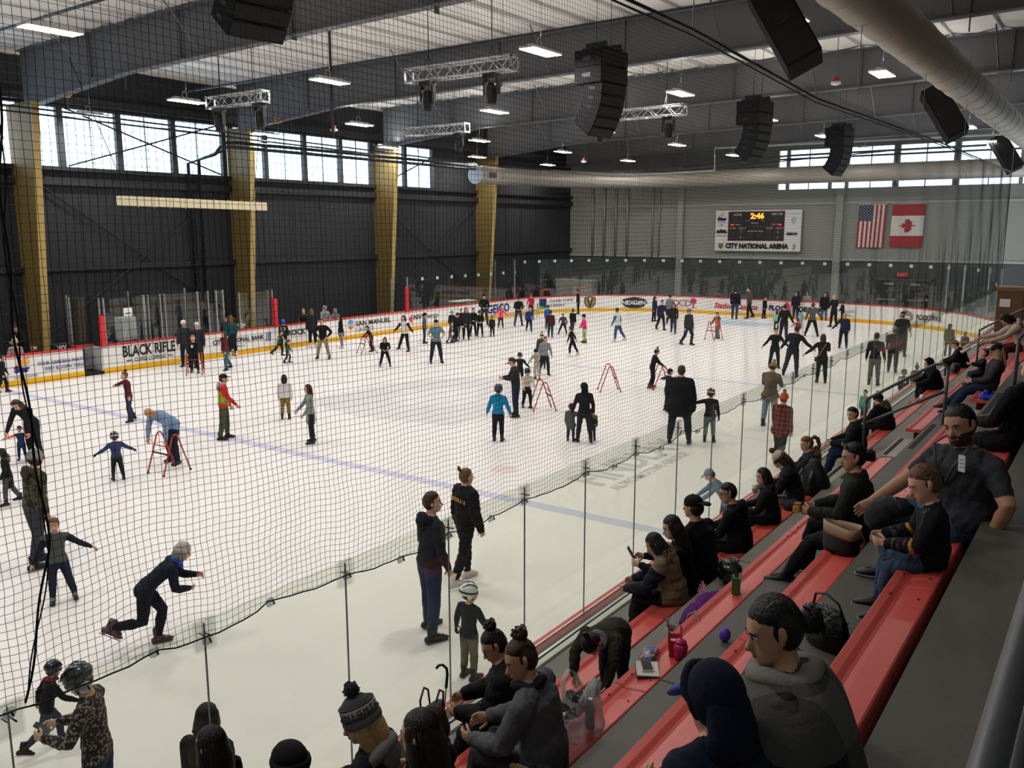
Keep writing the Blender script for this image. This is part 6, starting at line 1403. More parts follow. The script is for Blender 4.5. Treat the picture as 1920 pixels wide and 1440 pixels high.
S((50.670, 17.450, 0, 1.267, -3.334), 'child in black skating along the end boards before the floor advert', pose='stand', top=K1, bot=K1, k=.4)
# ---- middle of the ice
S((25.142, 16.673, 0, 1.109, -4.650), 'child in beige knitted sweater bending beside the man in grey hoodie', pose='lead', mod=dict(lean=12), top='#a39d93', bot='#b9b1a4', hat=('beanie', '#201f1f'), k=.4)
S((26.153, 17.018, 0, 1.397, -3.786), 'man in grey hoodie and black shorts skating arm in arm', pose='step', top='#8d8f94', bot='#2a2b30', hair=('short', 'lbr'), hoodd='#7f8186')
S((27.442, 17.980, 0, 1.310, -4.307), 'person with knitted beanie behind the man in grey hoodie', pose='stand', top='#4b423a', bot=K2, hat=('pom', '#b9a88c', '#2c211a'))
S((20.868, 14.195, 0, 1.180, -3.853), 'girl in cream jacket, black skirt and caged helmet with walker', pose='walker', mod=dict(lean=6), top='#cfc3b4', bot='#202126', hat=('helmet', '#1d1e21'), k=.5, skirt=(.15, '#1c1c20'))
S((19.699, 13.784, 0, 1.686, -5.498), 'man in dark clothes looking at his phone in mid ice', pose='phone', top='#2c2e31', bot='#23273a', hair=('short', 'brn'), w=1.1)
S((23.922, 16.561, 0, 1.092, -4.281), 'child in black helmet stretching arms behind the man with phone', pose='armsout', mod=dict(LA=(14, 40, 20, 50), RA=(10, 66, 10, 74)), top='#26282c', bot=K2, hat=('helmet', '#202226'), k=.5)
S((18.211, 10.665, 0, 1.460, -7.150), 'adult in black hooded jacket holding two small children', pose='hold_b', mod=dict(LA=(6, 20, 12, 14), RA=(6, 16, 12, 8)), top='#232427', bot='#2b2c33', hat=('hood', '#1e1f22'), w=1.05)
S((18.115, 10.996, 0, 0.929, -1.200), 'small child in grey green parka with red beanie held by hooded adult', pose='stand', mod=dict(RA=(20, 50, 60, 60)), top='#565b53', bot='#2f3a52', hat=('beanie', '#6e2b33'), k=.9, puff=.012, coat=.08)
S((18.470, 10.586, 0, 0.800, -1.138), 'small child in camouflage jacket half behind the hooded adult', pose='stand', topmat=CAMO('#7c7148', '#232218'), bot='#2c3a58', hat=('beanie', '#2a2a2c'), k=.9, puff=.010)
S((25.938, 12.610, 0, 1.323, -2.427), 'teenager in black hoodie and patterned beanie pushing a walker', pose='walker', mod=dict(lean=14), top='#1d1e21', bot='#1d1d20', hat=('pom', '#8d7d5c', '#2b241c'), skates='#7a3d33')
S((19.465, 8.681, 0, 1.912, -1.239), 'big man in long black coat with close cropped hair', pose='stand', mod=dict(LA=(4, 14, 30, -2), RA=(4, 14, 14, 6), LL=(2, 6, -2, 6), RL=(1, 6, -3, 6)), top='#17181b', bot='#242730', hair=('short', 'brn'), w=1.45, puff=.014, coat=.06)
S((22.828, 10.583, 0, 1.229, -2.184), 'boy in black cap stretching an arm out behind the big man', pose='arms', mod=dict(LA=(10, 70, 14, 78), RA=(6, 12, 14, 8)), top='#1c1d20', bot='#20242e', hat=('cap', '#1c1c1e'), k=.2)
S((19.992, 8.118, 0, 1.312, -1.325), 'boy in black helmet and grey sweatpants reaching for the big man', pose='hold_l', mod=dict(LA=(4, 74, 8, 82), RA=(4, 12, 10, 8), LL=(1, 4, -1, 4), RL=(1, 4, -1, 4)), top='#26262a', bot='#7f8684', hat=('helmet', '#1b1c1f', '#d9d9d9'), k=.5, gloves='#1c1c1e')
# ---- end zone
S((32.504, 10.704, 0, 1.524, -4.220), 'boy in black holding out both arms beside the man in navy', pose='hold_b', top='#1f2023', bot='#25262c', hair=('short', 'blk'), k=.2)
S((30.938, 9.534, 0, 1.821, -1.446), 'man in navy sweater holding hands on both sides', pose='hold_b', mod=dict(side=8, LA=(6, 30, 14, 34), RA=(8, 40, 14, 52), LL=(4, 12, -2, 14), RL=(-2, 6, -6, 4)), top='#20242f', bot='#33353c', hair=('short', 'brn'), w=1.1)
S((30.196, 8.287, 0, 1.659, -7.412), 'woman in brown black jacket with shoulder purse taking a photo', pose='stand', mod=dict(LA=(10, 42, 16, 50), RA=(30, 12, 130, -20)), top='#29211f', bot='#23262c', hair=('bob', 'brn'))
S((39.762, 10.057, 0, 1.541, -7.519), 'blonde woman in navy jacket seen from behind holding one arm out', pose='hold_l', mod=dict(LA=(6, 36, 10, 42)), top='#24263a', bot='#1c1c20', hair=('bob', 'bln'), w=1.1)
S((43.309, 12.488, 0, 1.650, -1.465), 'man in grey sweater and red beanie striding with legs apart', pose='wide', mod=dict(LL=(4, 16, -2, 16), RL=(2, 16, -6, 16), LA=(6, 20, 14, 14), RA=(14, 30, 24, 40)), top='#5a5855', bot='#1e1f22', hat=('beanie', '#8d2f30'))
S((40.466, 12.962, 0, 1.736, -1.523), 'man in black jacket holding hands with two small children', pose='hold_b', mod=dict(LA=(4, 14, 8, 10), RA=(4, 24, 8, 26)), top='#1b1b1d', bot='#2b2e38', hair=('short', 'blk'))
S((42.263, 12.871, 0, 0.927, -1.450), 'small child in red jacket and pink trousers held by man in black', pose='hold_l', top='#98303a', bot='#d8587f', hair=('short', 'blk'), k=.9)
S((47.032, 14.184, 0, 0.870, -4.594), 'small child in light blue jacket beyond the red child', pose='stand', top='#7fb4c4', bot='#8d90a8', hat=('beanie', '#2a2a30'), k=.7)
S((44.813, 14.749, 0, 1.025, -1.253), 'small child in mint jacket held by man in black', pose='hold_r', top='#7fc3ae', bot='#2c2e33', hair=('bob', 'brn'), k=.6)
S((51.114, 16.256, 0, 1.088, -4.404), 'girl in bright pink jacket behind the man in black', pose='stand', top='#d6386f', bot=K2, hair=('long', 'brn'), k=.5)
S((51.418, 15.817, 0, 1.562, -4.763), 'woman with long black hair in dark purple jacket at the end boards', pose='stand', top='#241c30', bot='#2a2a36', hair=('long', 'blk'), hat=('hood', '#1d1a24'))
S((51.774, 15.300, 0, 1.596, -4.512), 'woman in pale grey coat and light jeans at the end boards', pose='stand', top='#a8a29c', bot='#7a8ea8', hair=('long', 'blk'), coat=.06)
S((51.432, 14.184, 0, 1.600, -4.443), 'woman in long black coat and blue jeans at the end boards', pose='stand', top='#191a1c', bot='#4c627f', hair=('long', 'blk'), coat=.10)
S((48.310, 12.794, 0, 1.714, -6.897), 'bald man in black leaning close to companion at the end boards', pose='front', top='#1d1f25', bot=K1, hair=('bald', 'brn'))
S((50.259, 12.828, 0, 1.226, -5.684), 'companion in black jacket and beanie facing the bald man', pose='front', top='#1b1b1e', bot=K1, hat=('beanie', '#222')) 
S((38.565, 7.442, 0, 1.818, -1.590), 'man in black T-shirt and yellow banded cap seen from behind', pose='stand', mod=dict(LA=(6, 18, 20, 8), RA=(6, 18, 20, 8)), top='#1d1e21', bot='#2a2b30', hat=('beanie', '#1b1b1d', '#c7a52c'), short=True, w=1.35)
S((33.872, 6.766, 0, 1.683, -1.513), 'person in grey cap and dark jacket before the man with yellow banded cap', pose='step', top='#3a3b3d', bot='#26282d', hat=('beanie', '#7f8080'), w=1.1)
S((30.786, 6.711, 0, 1.753, -1.531), 'man in navy jacket with white logo and grey trousers seen from behind', pose='stand', mod=dict(LA=(4, 14, 12, 8), RA=(4, 14, 12, 8)), top='#20242f', bot='#6a6b6a', hair=('short', 'brn'))
S((51.143, 8.697, 0, 1.629, -5.591), 'man in dark olive jacket leaning at the boards by the corner glass', pose='front', top='#2a2823', bot='#3a3d40', hat=('beanie', '#1b1a19'))
S((39.691, 5.822, 0, 1.311, -1.774), 'person in camouflage jacket seen from behind near the far corner glass', pose='stand', topmat=CAMO('#56543f', '#302f25'), bot='#4b4c40', hat=('hood', '#4a4838'))
S((39.396, 5.181, 0, 1.047, -1.789), 'person in dark hooded jacket beside the one in camouflage', pose='stand', top='#33322c', bot='#2c2c2a', hat=('hood', '#2f2f29'))
# ---- close behind the spectator glass
S((22.537, 7.483, 0, 1.720, -1.599), 'person in tan parka and fair beanie raising hands behind the glass', pose='phone', top='#6c6250', bot='#7b8b99', hat=('pom', '#a4865a', '#a4865a'), w=1.1, coat=.05)
S((18.873, 5.991, 0, 1.620, -1.787), 'person in red plaid shirt with red beanie behind the glass', pose='step', topmat=mat('#8d2f2d', .85, pattern='plaid', c2='#1a1516'), bot='#26262a', hat=('pom', '#c4573f', '#c4573f'), w=1.1, coat=.05)
S((24.333, 5.478, 0, 0.921, -4.840), 'boy in teal shirt looking over the boards at the aisle', pose='stand', top='#2a7d78', bot=K2, hair=('short', 'brn'), k=.6)
S((24.883, 5.272, 0, 0.836, -5.551), 'brown haired child facing the boy in teal shirt', pose='stand', top='#35363a', bot=K2, hair=('short', 'lbr'), k=.6)
S((27.643, 5.182, 0, 1.053, -1.735), 'child in black numbered jersey and helmet near the boards', pose='stand', top='#212123', bot=K1, hat=('helmet', '#222325'), k=.6)
S((29.234, 5.110, 0, 1.008, -7.506), 'child in dark jacket and ear flap hat near the boards', pose='stand', top='#2b2b2a', bot=K1, hat=('pom', '#4b463c', '#4b463c'), k=.6, puff=.01)
S((13.741, 5.218, 0, 1.300, -5.746), 'child in grey blue jacket and cap bending at the boards behind the glass', pose='lead', mod=dict(lean=34), top='#6c7f92', bot='#4a525c', hat=('cap', '#7f8b97'), k=.3)
S((8.040, 6.990, 0, 1.904, -1.937), 'man in dark hoodie and jeans gliding away behind the near glass', pose='glide', mod=dict(lean=4, LA=(2, 10, 30, -10), RA=(0, 10, 24, -4), LL=(8, 7, 2, 6), RL=(-3, 8, -9, 7), head=(-25, 4)), top='#1c212b', bot='#2d3453', hair=('short', 'brn'), hoodd='#1a1f29', w=1.05)
S((9.648, 7.671, 0, 1.744, -1.911), 'woman with topknot in black vest with gold lettering and white skates', pose='step', mod=dict(lean=2, LA=(-6, 10, 10, 4), RA=(4, 10, 20, 2), LL=(14, 5, 2, 3), RL=(-16, 6, -26, 4), head=(0, 4)), top='#19191c', bot='#1e1f23', hair=('topknot', 'lbr'), skates='#e2d2d0', puff=.014, hem=-.07, w=.95)
S((7.446, 5.881, 0, 1.135, -1.600), 'small child in white helmet, dark jacket and olive trousers behind the near glass', pose='arms', mod=dict(lean=2, LA=(6, 26, 12, 16), RA=(10, 30, 34, 40), LL=(2, 3, -2, 2), RL=(1, 3, -4, 2), head=(-40, 0)), top='#22262a', bot='#5a5645', hat=('helmet', '#e4e6e6', '#33363a'), k=.75, gloves='#2c302c', hem=-.05)
S((5.701, 9.655, 0, 1.580, -2.104), 'skater in navy suit leaning low in a fast stride, grey beanie', pose='speed', top='#1c2130', bot='#1b1d24', hat=('beanie', '#b5b0a8'), hair=('bob', 'gry'), skates='#55413f', w=.92, mod=dict(lean=52, LA=(30, 10, 96, -40), RA=(6, 12, 70, -40), LL=(30, 4, -12, 2), RL=(-8, 6, -92, 2), head=(0, 30), scarf='#2b52b8'))
S((5.794, 11.970, 0, 1.239, -3.592), 'boy in grey and navy jacket with arms held out facing the glass', pose='arms', mod=dict(LA=(8, 52, 16, 60), RA=(8, 24, 20, 30), LL=(6, 12, -10, 12), RL=(4, 4, -4, 3)), top='#54575a', sleeve='#1e2430', bot='#262a3a', hair=('short', 'lbr'), k=.45)
S((6.310, 13.598, 0, 1.846, -1.517), 'bearded man in camouflage jacket and grey beanie skating away', pose='step', topmat=CAMO('#4d4b39', '#26271f'), bot='#3c3e43', hat=('beanie', '#8a8a88'), w=1.15, hoodd='#3f3e30', mod=dict(beard=True, LL=(10, 4, 4, 3), RL=(-8, 4, -16, 3)))
S((7.550, 17.193, 0, 1.104, -5.039), 'girl in long black coat with fur hood at the picture edge', pose='step', top='#1d1d1f', bot='#4b4f55', hair=('bob', 'blk'), k=.2, coat=.16, hoodd='#6f6252', hood_rim='#8b7759')
S((9.288, 20.321, 0, 0.803, -3.745), 'small boy in orange and navy jacket with arms stretched wide', pose='armsout', top='#26355f', sleeve='#e46f25', bot='#22304f', hair=('short', 'brn'), k=.9)
S((9.498, 20.186, 0, 1.660, -4.192), 'woman with long dark hair bending over the boy in orange', pose='bend', mod=dict(lean=42, LA=(18, 12, 24, 4), RA=(22, 12, 30, 4), LL=(4, 5, -8, 4), RL=(-2, 5, -14, 4), head=(10, 0)), top='#202126', bot='#222326', hair=('long', 'brn'), w=.95)
S((3.866, 8.502, 0, 0.940, -1.736), 'child running on the ice in black jacket with yellow hem and red collar', pose='stride', mod=dict(lean=14, LA=(-30, 20, -4, 20), RA=(30, 26, 60, 10), LL=(34, 4, 4, 3), RL=(-24, 6, -62, 4), scarf='#8d2f36'), top='#1d1f22', bot='#3a4152', hat=('helmet', '#1e1f22'), k=.5)
S((3.451, 6.764, 0, 1.620, -5.533), 'person in floral jacket and dark helmet looking at phone by the near glass', pose='phone', topmat=mat('#1f1c20', .85, pattern='floral', c2='#8a7a70', key='floral'), bot='#232c45', hat=('helmet', '#26282b', '#3a3d40'), k=.1, mod=dict(head=(0, -24)))
S((3.698, 5.594, 0, 1.500, -1.108), 'dark haired skater passing close behind the near glass', pose='step', top='#24211f', bot=K2, hair=('bob', 'blk'), k=.2)
# ---- people behind the far boards
B = dict(blade=False, shoes='#222')
S((15.348, 33.100, 0, 1.850, -3.750), 'woman in black holding a phone behind the garden advert boards', pose='phone', top='#17181a', bot=K1, hair=('bun', 'brn'), **B)
S((14.495, 31.400, 0, 1.525, -3.749), 'child in pale pink jacket and cream beanie behind the garden advert boards', pose='front', top='#b79a98', bot=K2, hat=('pom', '#cfc4b4', '#cfc4b4'), k=.5, **B)
S((15.166, 31.600, 0, 1.226, -3.676), 'child drinking from a white cup behind the garden advert boards', pose='hug', top='#2a2b2f', bot=K2, hair=('short', 'brn'), k=.5, **B)
S((27.386, 31.200, 0, 1.618, -4.211), 'person in grey and black jacket leaning on boards behind the guard advert', pose='front', top='#3a3c41', bot=K1, hair=('short', 'bln'), mod=dict(vest='#1b1b1e'), **B)
S((29.013, 31.600, 0, 1.601, -3.361), 'person in grey hooded sweatshirt behind the casino boards', pose='front', top='#9a9a9b', bot=K2, hat=('hood', '#a3a3a4'), **B)
S((29.983, 31.900, 0, 1.393, -3.721), 'child in grey striped hood behind the casino boards', pose='front', top='#7d8083', bot=K2, hat=('hood', '#8a8d90'), k=.3, **B)
S((23.295, 31.500, 0, 1.517, -3.778), 'fair haired person sitting behind the penalty box boards', pose='stand', top='#33353a', bot=K2, hair=('long', 'lbr'), **B)
S((24.369, 31.900, 0, 1.342, -3.794), 'person in white and black jacket behind the bank advert glass', pose='front', top='#c9c7c4', sleeve=K1, bot=K2, hair=('short', 'blk'), **B)

# ================================================================ SPECTATORS
RC = [3.275, 2.41, 1.58, .773]
def Z(label, xz, row, h, rz=0, dy=-.02, pose='sit', **kw):
    x, hz = xz if isinstance(xz, tuple) else (xz, None)
    return person(label, x, RC[row] + dy, TZ[row], h, R(rz), pose, seat=SEAT[row], hz=hz, **kw)
SH = dict(shoes='#1d1d1f')
Z('woman in black with a grey ribbed pompom beanie lettered KNIGHTS', (3.295, 2.437), 0, 1.62, 20, hat=None, hair=('long', 'bln'), top='#1d1d20', bot=K2, hoodd='#6d6c6b', mod=dict(head=(28, -14)), detail=True, **SH)
KN = len(PEOPLE) - 1
Z('person with a plain dark beanie at the lower picture edge', (2.731, 2.449), 0, 1.6, 10, hat=('beanie', '#19191b'), top=K1, bot=K2, **SH)
person('long dark haired girl standing close to the glass at the lower edge', 2.62, 3.86, 1.27, 1.24, R(10), 'stand', top='#151517', bot=K2, hair=('long', 'blk'), k=.5, shoes='#222')
Z('woman in black with long black hair seen from behind, second bench', (2.789, 2.916), 1, 1.62, 15, top='#131315', bot=K1, hair=('long', 'blk'), hat=None, **SH)
Z('brown haired child before the woman with long black hair', (3.85, 2.08), 0, 1.25, 30, top='#26241f', bot=K2, hair=('bob', 'brn'), k=.5, **SH)
Z('woman with glasses and hair bun in black coat looking down', (4.659, 2.352), 0, 1.68, 28, top='#151517', bot='#1b1b1f', hair=('bun', 'blk'), skin='m', mod=dict(lean=12, head=(22, -22), glasses=1), w=1.3, puff=.012, coat=.0, collar=True, detail=True, **SH)
Z('woman with reddish hair bun in grey wool blazer', (3.702, 2.890), 1, 1.68, 14, top='#55565a', bot='#35363a', hair=('bun', 'brn'), skin='m', mod=dict(lean=12, head=(38, -14), LL=(92, 8, -6, 4), RL=(84, 4, 0, 3), scarf='#1d1e23'), w=1.2, hem=-.06, puff=.006, detail=True, **SH)
Z('woman in tan fur hooded vest with navy sleeves, long dark hair', (7.322, 1.909), 0, 1.62, 12, pose='sitlean', top='#76654f', sleeve='#20242e', bot='#1b1c22', hair=('long', 'blk'), skin='m', hoodd='#6e5d47', hood_rim='#8f7a5c', mod=dict(lean=22, head=(14, -12)), puff=.012, w=1.1, hem=-.08, detail=True, **SH)
Z('smiling woman in black jacket with sleeve badge holding a phone', (7.595, 2.355), 0, 1.64, 18, pose='sitphone', top='#141416', bot='#1b1b1f', hair=('long', 'blk'), mod=dict(lean=14, head=(22, -8)), w=1.05, detail=True, **SH)
PH = len(PEOPLE) - 1
Z('person in black jacket and black cap behind the phone holding woman', (7.987, 2.437), 0, 1.74, -10, top='#121214', bot='#17181c', hat=('capback', '#18181a'), hair=('short', 'blk'), skin='m', mod=dict(lean=12, head=(0, 4)), w=1.3, **SH)
Z('man with glasses and short black hair in black hoodie', (9.031, 2.334), 0, 1.74, 10, top='#111113', bot='#15161a', hair=('short', 'blk'), skin='m', hoodd='#121214', mod=dict(lean=14, head=(24, -6), glasses=1), w=1.35, detail=True, **SH)
Z('smiling woman with long black hair and black white patterned scarf', (10.119, 2.150), 0, 1.6, 16, top='#141416', bot='#18181c', hair=('long', 'blk'), mod=dict(lean=14, head=(24, 0), scarf='#4b4a4a'), w=1.05, detail=True, **SH)
Z('person in knitted pompom beanie and dark jacket holding a coffee cup', (11.025, 2.309), 0, 1.58, 14, pose='sit', top='#1b1d27', bot='#6a6a6d', hat=('pom', '#c3b7a0', '#4b3a2c'), hair=('bob', 'brn'), mod=dict(lean=18, head=(8, -34)), puff=.01, **SH)
COF = len(PEOPLE) - 1
Z('woman with blond ponytail and fur collar navy jacket raising a phone', (11.853, 2.322), 0, 1.6, 20, pose='sitphone', top='#1c1e26', bot='#202127', hair=('pony', 'lbr'), hoodd='#6b5a45', hood_rim='#7d6a50', mod=dict(lean=12, head=(20, -6), LA=(50, 10, 112, -18)), puff=.012, detail=True, **SH)
Z('woman in dark green coat with sunglasses in her bun, crossing legs over the bench', (6.982, 3.455), 2, 1.66, 8, top='#22241f', bot='#15161a', hair=('lowbun', 'blk'), skin='m', mod=dict(lean=5, head=(24, -4), LA=(22, 12, 86, -18), RA=(24, 14, 80, -26), LL=(66, 0, 30, 0), RL=(80, 6, 4, 3)), w=1.1, puff=.008, collar=True, detail=True, vox=.0085, **SH)
PW = len(PEOPLE) - 1
Z('big bearded man in dark grey T-shirt with lanyard, turned to the boy', (5.87, 4.0), 3, 1.86, 18, dy=-.08, top='#33353a', bot='#40536f', skin='m', hair=('short', 'blk'), short=True, mod=dict(lean=3, beard=True, twist=42, head=(50, -12), RA=(40, 16, 52, -8), LA=(-16, 46, 12, -24), LL=(72, 16, 6, 4), RL=(84, 2, -2, 2), curl=22), w=1.5, hem=-.03, detail=True, vox=.0078, **SH)
BM = len(PEOPLE) - 1
Z('boy in black and gold sports jersey with blue collar beside the big man', (5.13, 3.79), 3, 1.26, 14, dy=-.04, pose='sit', top='#1b1c1e', bot='#3a4c66', skin='p', hair=('short', 'lbr'), k=.7, mod=dict(lean=6, head=(18, -20), LA=(24, 8, 84, -20), RA=(26, 8, 80, -16), LL=(72, 6, -4, 4), RL=(70, 6, 4, 3)), hem=-.06, detail=True, vox=.0075, puff=.008, shoes='#17181a')
BOY = len(PEOPLE) - 1
Z('woman with dark pinned up hair wrapped in a grey black plaid shawl', (2.62, 3.97), 3, 1.62, 14, dy=-.06, top='#2a2a2b', topmat=mat('#55534e', .9, pattern='bigplaid', c2='#0f0f11', key='shawl', bump=.4, bscale=40), bot='#1d2430', skin='m', hair=('lowbun', 'blk'), mod=dict(lean=8, head=(22, -12), LA=(6, 2, 40, -34), RA=(6, 2, 40, -34)), w=.9, puff=0, collar=True, hem=-.10, detail=True, vox=.0068, **SH)
SHW = len(PEOPLE) - 1
Z('child in navy hooded sweatshirt with a blue cap brim under the hood', (2.24, 3.74), 3, 1.30, -30, dy=.02, top='#141a2c', bot='#1b1e28', hair=(None, 'blk'), hat=('hood', '#131829'), k=.6, mod=dict(lean=12, head=(4, -14)), w=1.35, puff=.016, vox=.0075, **SH)
HK = len(PEOPLE) - 1
person('dark haired girl in olive jacket and grey scarf sprawled between two benches', 5.28, 2.80, 1.82, 1.06, R(96), 'bend', top='#2c2d20', bot='#23242a', hair=('topknot', 'blk'), k=.5, shoes='#222', puff=.005, mod=dict(lean=80, LA=(50, 8, 20, -6), RA=(60, 8, 30, -10), scarf='#77767a', head=(10, 0)), detail=True)
Z('man in black puffer jacket and navy trousers beside the handrail post', (14.194, 2.322), 0, 1.74, 14, top='#14151a', bot='#1a2340', hair=('short', 'blk'), skin='l', mod=dict(lean=10, head=(44, -4), LL=(74, 8, 16, 3), RL=(78, 6, 10, 3)), w=1.2, puff=.012, detail=True, **SH)
Z('person in black jacket with fur trimmed hood behind the handrail', (16.263, 1.964), 0, 1.55, -20, pose='sitlean', top='#131316', bot=K1, hat=('beanie', '#151517'), hoodd='#5d5044', hood_rim='#6d5f4f', w=1.2, puff=.012, **SH)
Z('person in long black hooded coat seated next to a white cup', (21.163, 2.003), 0, 1.68, 25, pose='sitlean', top='#111114', bot='#1a2030', hat=('hood', '#121214'), mod=dict(lean=24), w=1.15, puff=.012, **SH)
Z('man in black jacket seated beside a black helmet, far block', (24.912, 2.218), 0, 1.74, 10, pose='sitlean', top='#121215', bot=K1, hair=('short', 'brn'), mod=dict(lean=22, head=(10, -16)), w=1.25, puff=.01, **SH)
Z('woman in cream sweater and maroon trousers leaning forward with a wooden stick', (20.3, 3.46), 2, 1.70, 20, pose='sitlean', top='#b9ab9b', bot='#4a1a1e', hair=('bob', 'blk'), mod=dict(lean=34, LA=(50, 10, 70, 4), RA=(50, 10, 76, 0), head=(0, -26)), hoodd='#c2b5a6', **SH)
CR_ = len(PEOPLE) - 1
Z('woman in grey sweater and dark cap reclining with a baby on her lap', (14.9, 3.38), 2, 1.66, 14, pose='sit', top='#3a3a3d', bot='#1f2c48', hair=('long', 'bln'), hat=('cap', '#1b1a1d'), mod=dict(lean=-10, LL=(74, 6, 34, 4), RL=(70, 6, 44, 4), head=(10, -18)), w=1.2, shoes='#1c1815')
person('baby in dark jacket drinking from a bottle on the reclining woman', 15.05, 1.72, 3.02, .72, R(20), 'sit', seat=3.0, top='#1f2024', bot='#2c3346', hair=('short', 'brn'), k=1.0, shoes='#333', mod=dict(lean=-8, LA=(50, 6, 100, -14), RA=(50, 6, 100, -14)), vox=.012)
Z('black clothed person on the topmost bench at the picture edge behind the big man', 8.35, 3, 1.72, -30, dy=-.12, pose='sit', top='#101012', bot='#101014', hair=('short', 'blk'), mod=dict(lean=-12), **SH)
build_people()
def PT(i, v): return PEOPLE[i]['ob'].matrix_world @ Vector(v)
bpy.context.view_layer.update()
def wr(i, nm, along=.05):
    p = PEOPLE[i]; q = p['T'](p['J'][nm + 'wr'] + p['J'][nm + 'hdir'] * along); M = Matrix.Translation((p['x'], p['y'], p['z'])) @ Matrix.Rotation(p['rz'], 4, 'Z'); return M @ Vector(q)
def child_on(i, name, mb, m_, smooth=True): return mb.obj(name, m_, PEOPLE[i]['ob'], smooth=smooth)
# lettered pompom beanie
p = PEOPLE[KN]; o = p['ob']; u = p['S'] * p['hs']; HM = np.array(p['Hm']); T, hp_ = p['T'], p['hp_']
mb = MB(); mb.ell(T(hp_((0, -.008, .03))), [q * u for q in (.056, .064, .066)], 22, 12, 0, HM); h_ = mb.obj('beanie', mat('#4b4b4d', .9, bump=.8, bscale=90), o, smooth=True)
def hring(z, r0, r1, th, hgt, m_, nm, par):
    mb = MB(); mb.tube([T(hp_((r0 * math.cos(a), -.010 + r1 * math.sin(a), z))) for a in np.linspace(0, 2 * math.pi, 33)], [(th * u, hgt * u)] * 33, 8, 0, HM[:, 2], True, False); return mb.obj(nm, m_, par, smooth=True)
hring(.004, .0575, .066, .017, .006, mat('#6f6e6d', .9, bump=.8, bscale=90), 'ribbed_cuff', h_); bd = hring(.044, .0565, .063, .017, .0045, mat('#a4a3a2', .9, bump=.5, bscale=90), 'letter_band', h_); hring(.026, .058, .066, .0022, .006, mat('#333335', .9), 'trim_line', h_); hring(.0635, .0525, .060, .0022, .006, mat('#333335', .9), 'trim_line', h_)
mb = MB(); mb.ell(T(hp_((0, -.012, .112))), [.027 * u] * 3, 14, 10, 0, HM)
for q in range(60):
    a, b = random.random() * 6.28, random.random() * 3.14; d = np.array((math.sin(b) * math.cos(a), math.sin(b) * math.sin(a), math.cos(b))); c = np.array((0, -.012, .112)); mb.tube([T(hp_(c + d * .022)), T(hp_(c + d * .032))], [.005 * u, .002 * u], 4)
mb.obj('pompom', mat('#353536', .95, bump=1, bscale=120), h_, smooth=True)
def band_text(s, z, a0, a1, cap, r0, r1):
    for i, ch in enumerate(s):
        a = a0 + (a1 - a0) * (i + .5) / len(s); pos = Vector(T(hp_((r0 * math.cos(a), -.010 + r1 * math.sin(a), z - cap / 2)))); tx = Vector(HM @ np.array((-math.sin(a) * r0, math.cos(a) * r1, 0)))
        text('lettering', ch, cap / .7 * u, frame(pos, tx, Vector(HM[:, 2])), mat('#1d1d1f', .8), bd, .0006, .0004, 'CENTER', .9)
for a0 in (math.pi * .62, math.pi * 1.62): band_text('KNIGHTS', .044, a0, a0 + math.pi * .8, .021, .0615, .0685)
text_g = None
# phones and cups held in hands
def phone(name, label, loc, rot, col='#1b1c1f', case='#c9b79a'):
    t = thing(name, label, 'phone', loc); t.rotation_euler = rot
    bevel(MB().box((-.036, -.074, -.005), (.036, .074, .005)).obj('phone_body', mat(case, .35), t), .004); MB().box((-.033, -.068, .005), (.033, .068, .0062)).obj('phone_screen', mat(col, .1), t); MB().tube([(.02, .055, -.0052), (.02, .055, -.0068)], .006, 8).obj('phone_camera', BLK, t); return t
q = (wr(PH, 'L') + wr(PH, 'R')) / 2 + Vector((0, .06, .05)); phone('phone', 'phone in a pale case held by the smiling woman at the glass', q, (R(60), 0, R(20)))
q = wr(PH + 5, 'L', .09); phone('phone', 'phone held up by the woman with blond ponytail', q, (R(85), 0, R(30)), case='#2a2a2d')
def cup(label, loc, r=.04, h=.11, body='#dcd5ca', lid='#f0efec', sleeve='#b08d6a'):
    t = thing('paper_cup', label, 'cup', loc)
    MB().tube([(0, 0, 0), (0, 0, h)], [r * .75, r], 16).obj('cup_body', mat(body, .6), t, smooth=True); MB().tube([(0, 0, h * .3), (0, 0, h * .72)], [r * .86, r * .96], 16).obj('cup_sleeve', mat(sleeve, .7), t, smooth=True); MB().tube([(0, 0, h), (0, 0, h + .006), (0, 0, h + .012), (0, 0, h + .018)], [r * 1.06, r * 1.06, r * .9, r * .86], 16).obj('cup_lid', mat(lid, .4), t, smooth=True); return t
q = wr(COF, 'L', .07); cup('white lidded coffee cup held by the person in knitted beanie', (q.x, q.y + .02, q.z - .05))
cup('white paper cup standing on the bench beside the hooded coat', (19.2, 3.22, SEAT[0]), .042, .14)
q = wr(PW, 'L', .07); t = thing('snack_wrapper', 'gold foil snack held by the woman in dark green coat', 'snack', (q.x, q.y + .02, q.z + .01)); bevel(MB().box((-.04, -.03, -.03), (.04, .03, .03)).obj('wrapper', mat('#b99a4c', .35, metal=.4, bump=.8, bscale=60), t), .012); MB().box((-.03, -.025, .028), (.03, .025, .045)).obj('snack_top', mat('#8c5a35', .7), t)
q = wr(CR_, 'L', .07); t = thing('wooden_stick', 'pale wooden hockey stick end held by the woman in cream', 'stick', (q.x, q.y, q.z)); M = Matrix.Rotation(R(25), 4, 'Z'); bevel(MB().box((-.03, -.3, -.012), (.03, .75, .012), M=M).obj('stick_shaft', mat('#b08c5a', .5), t), .008); MB().box((-.032, -.3, -.014), (.032, -.1, .014), M=M).obj('tape', mat('#7b3f33', .7), t)
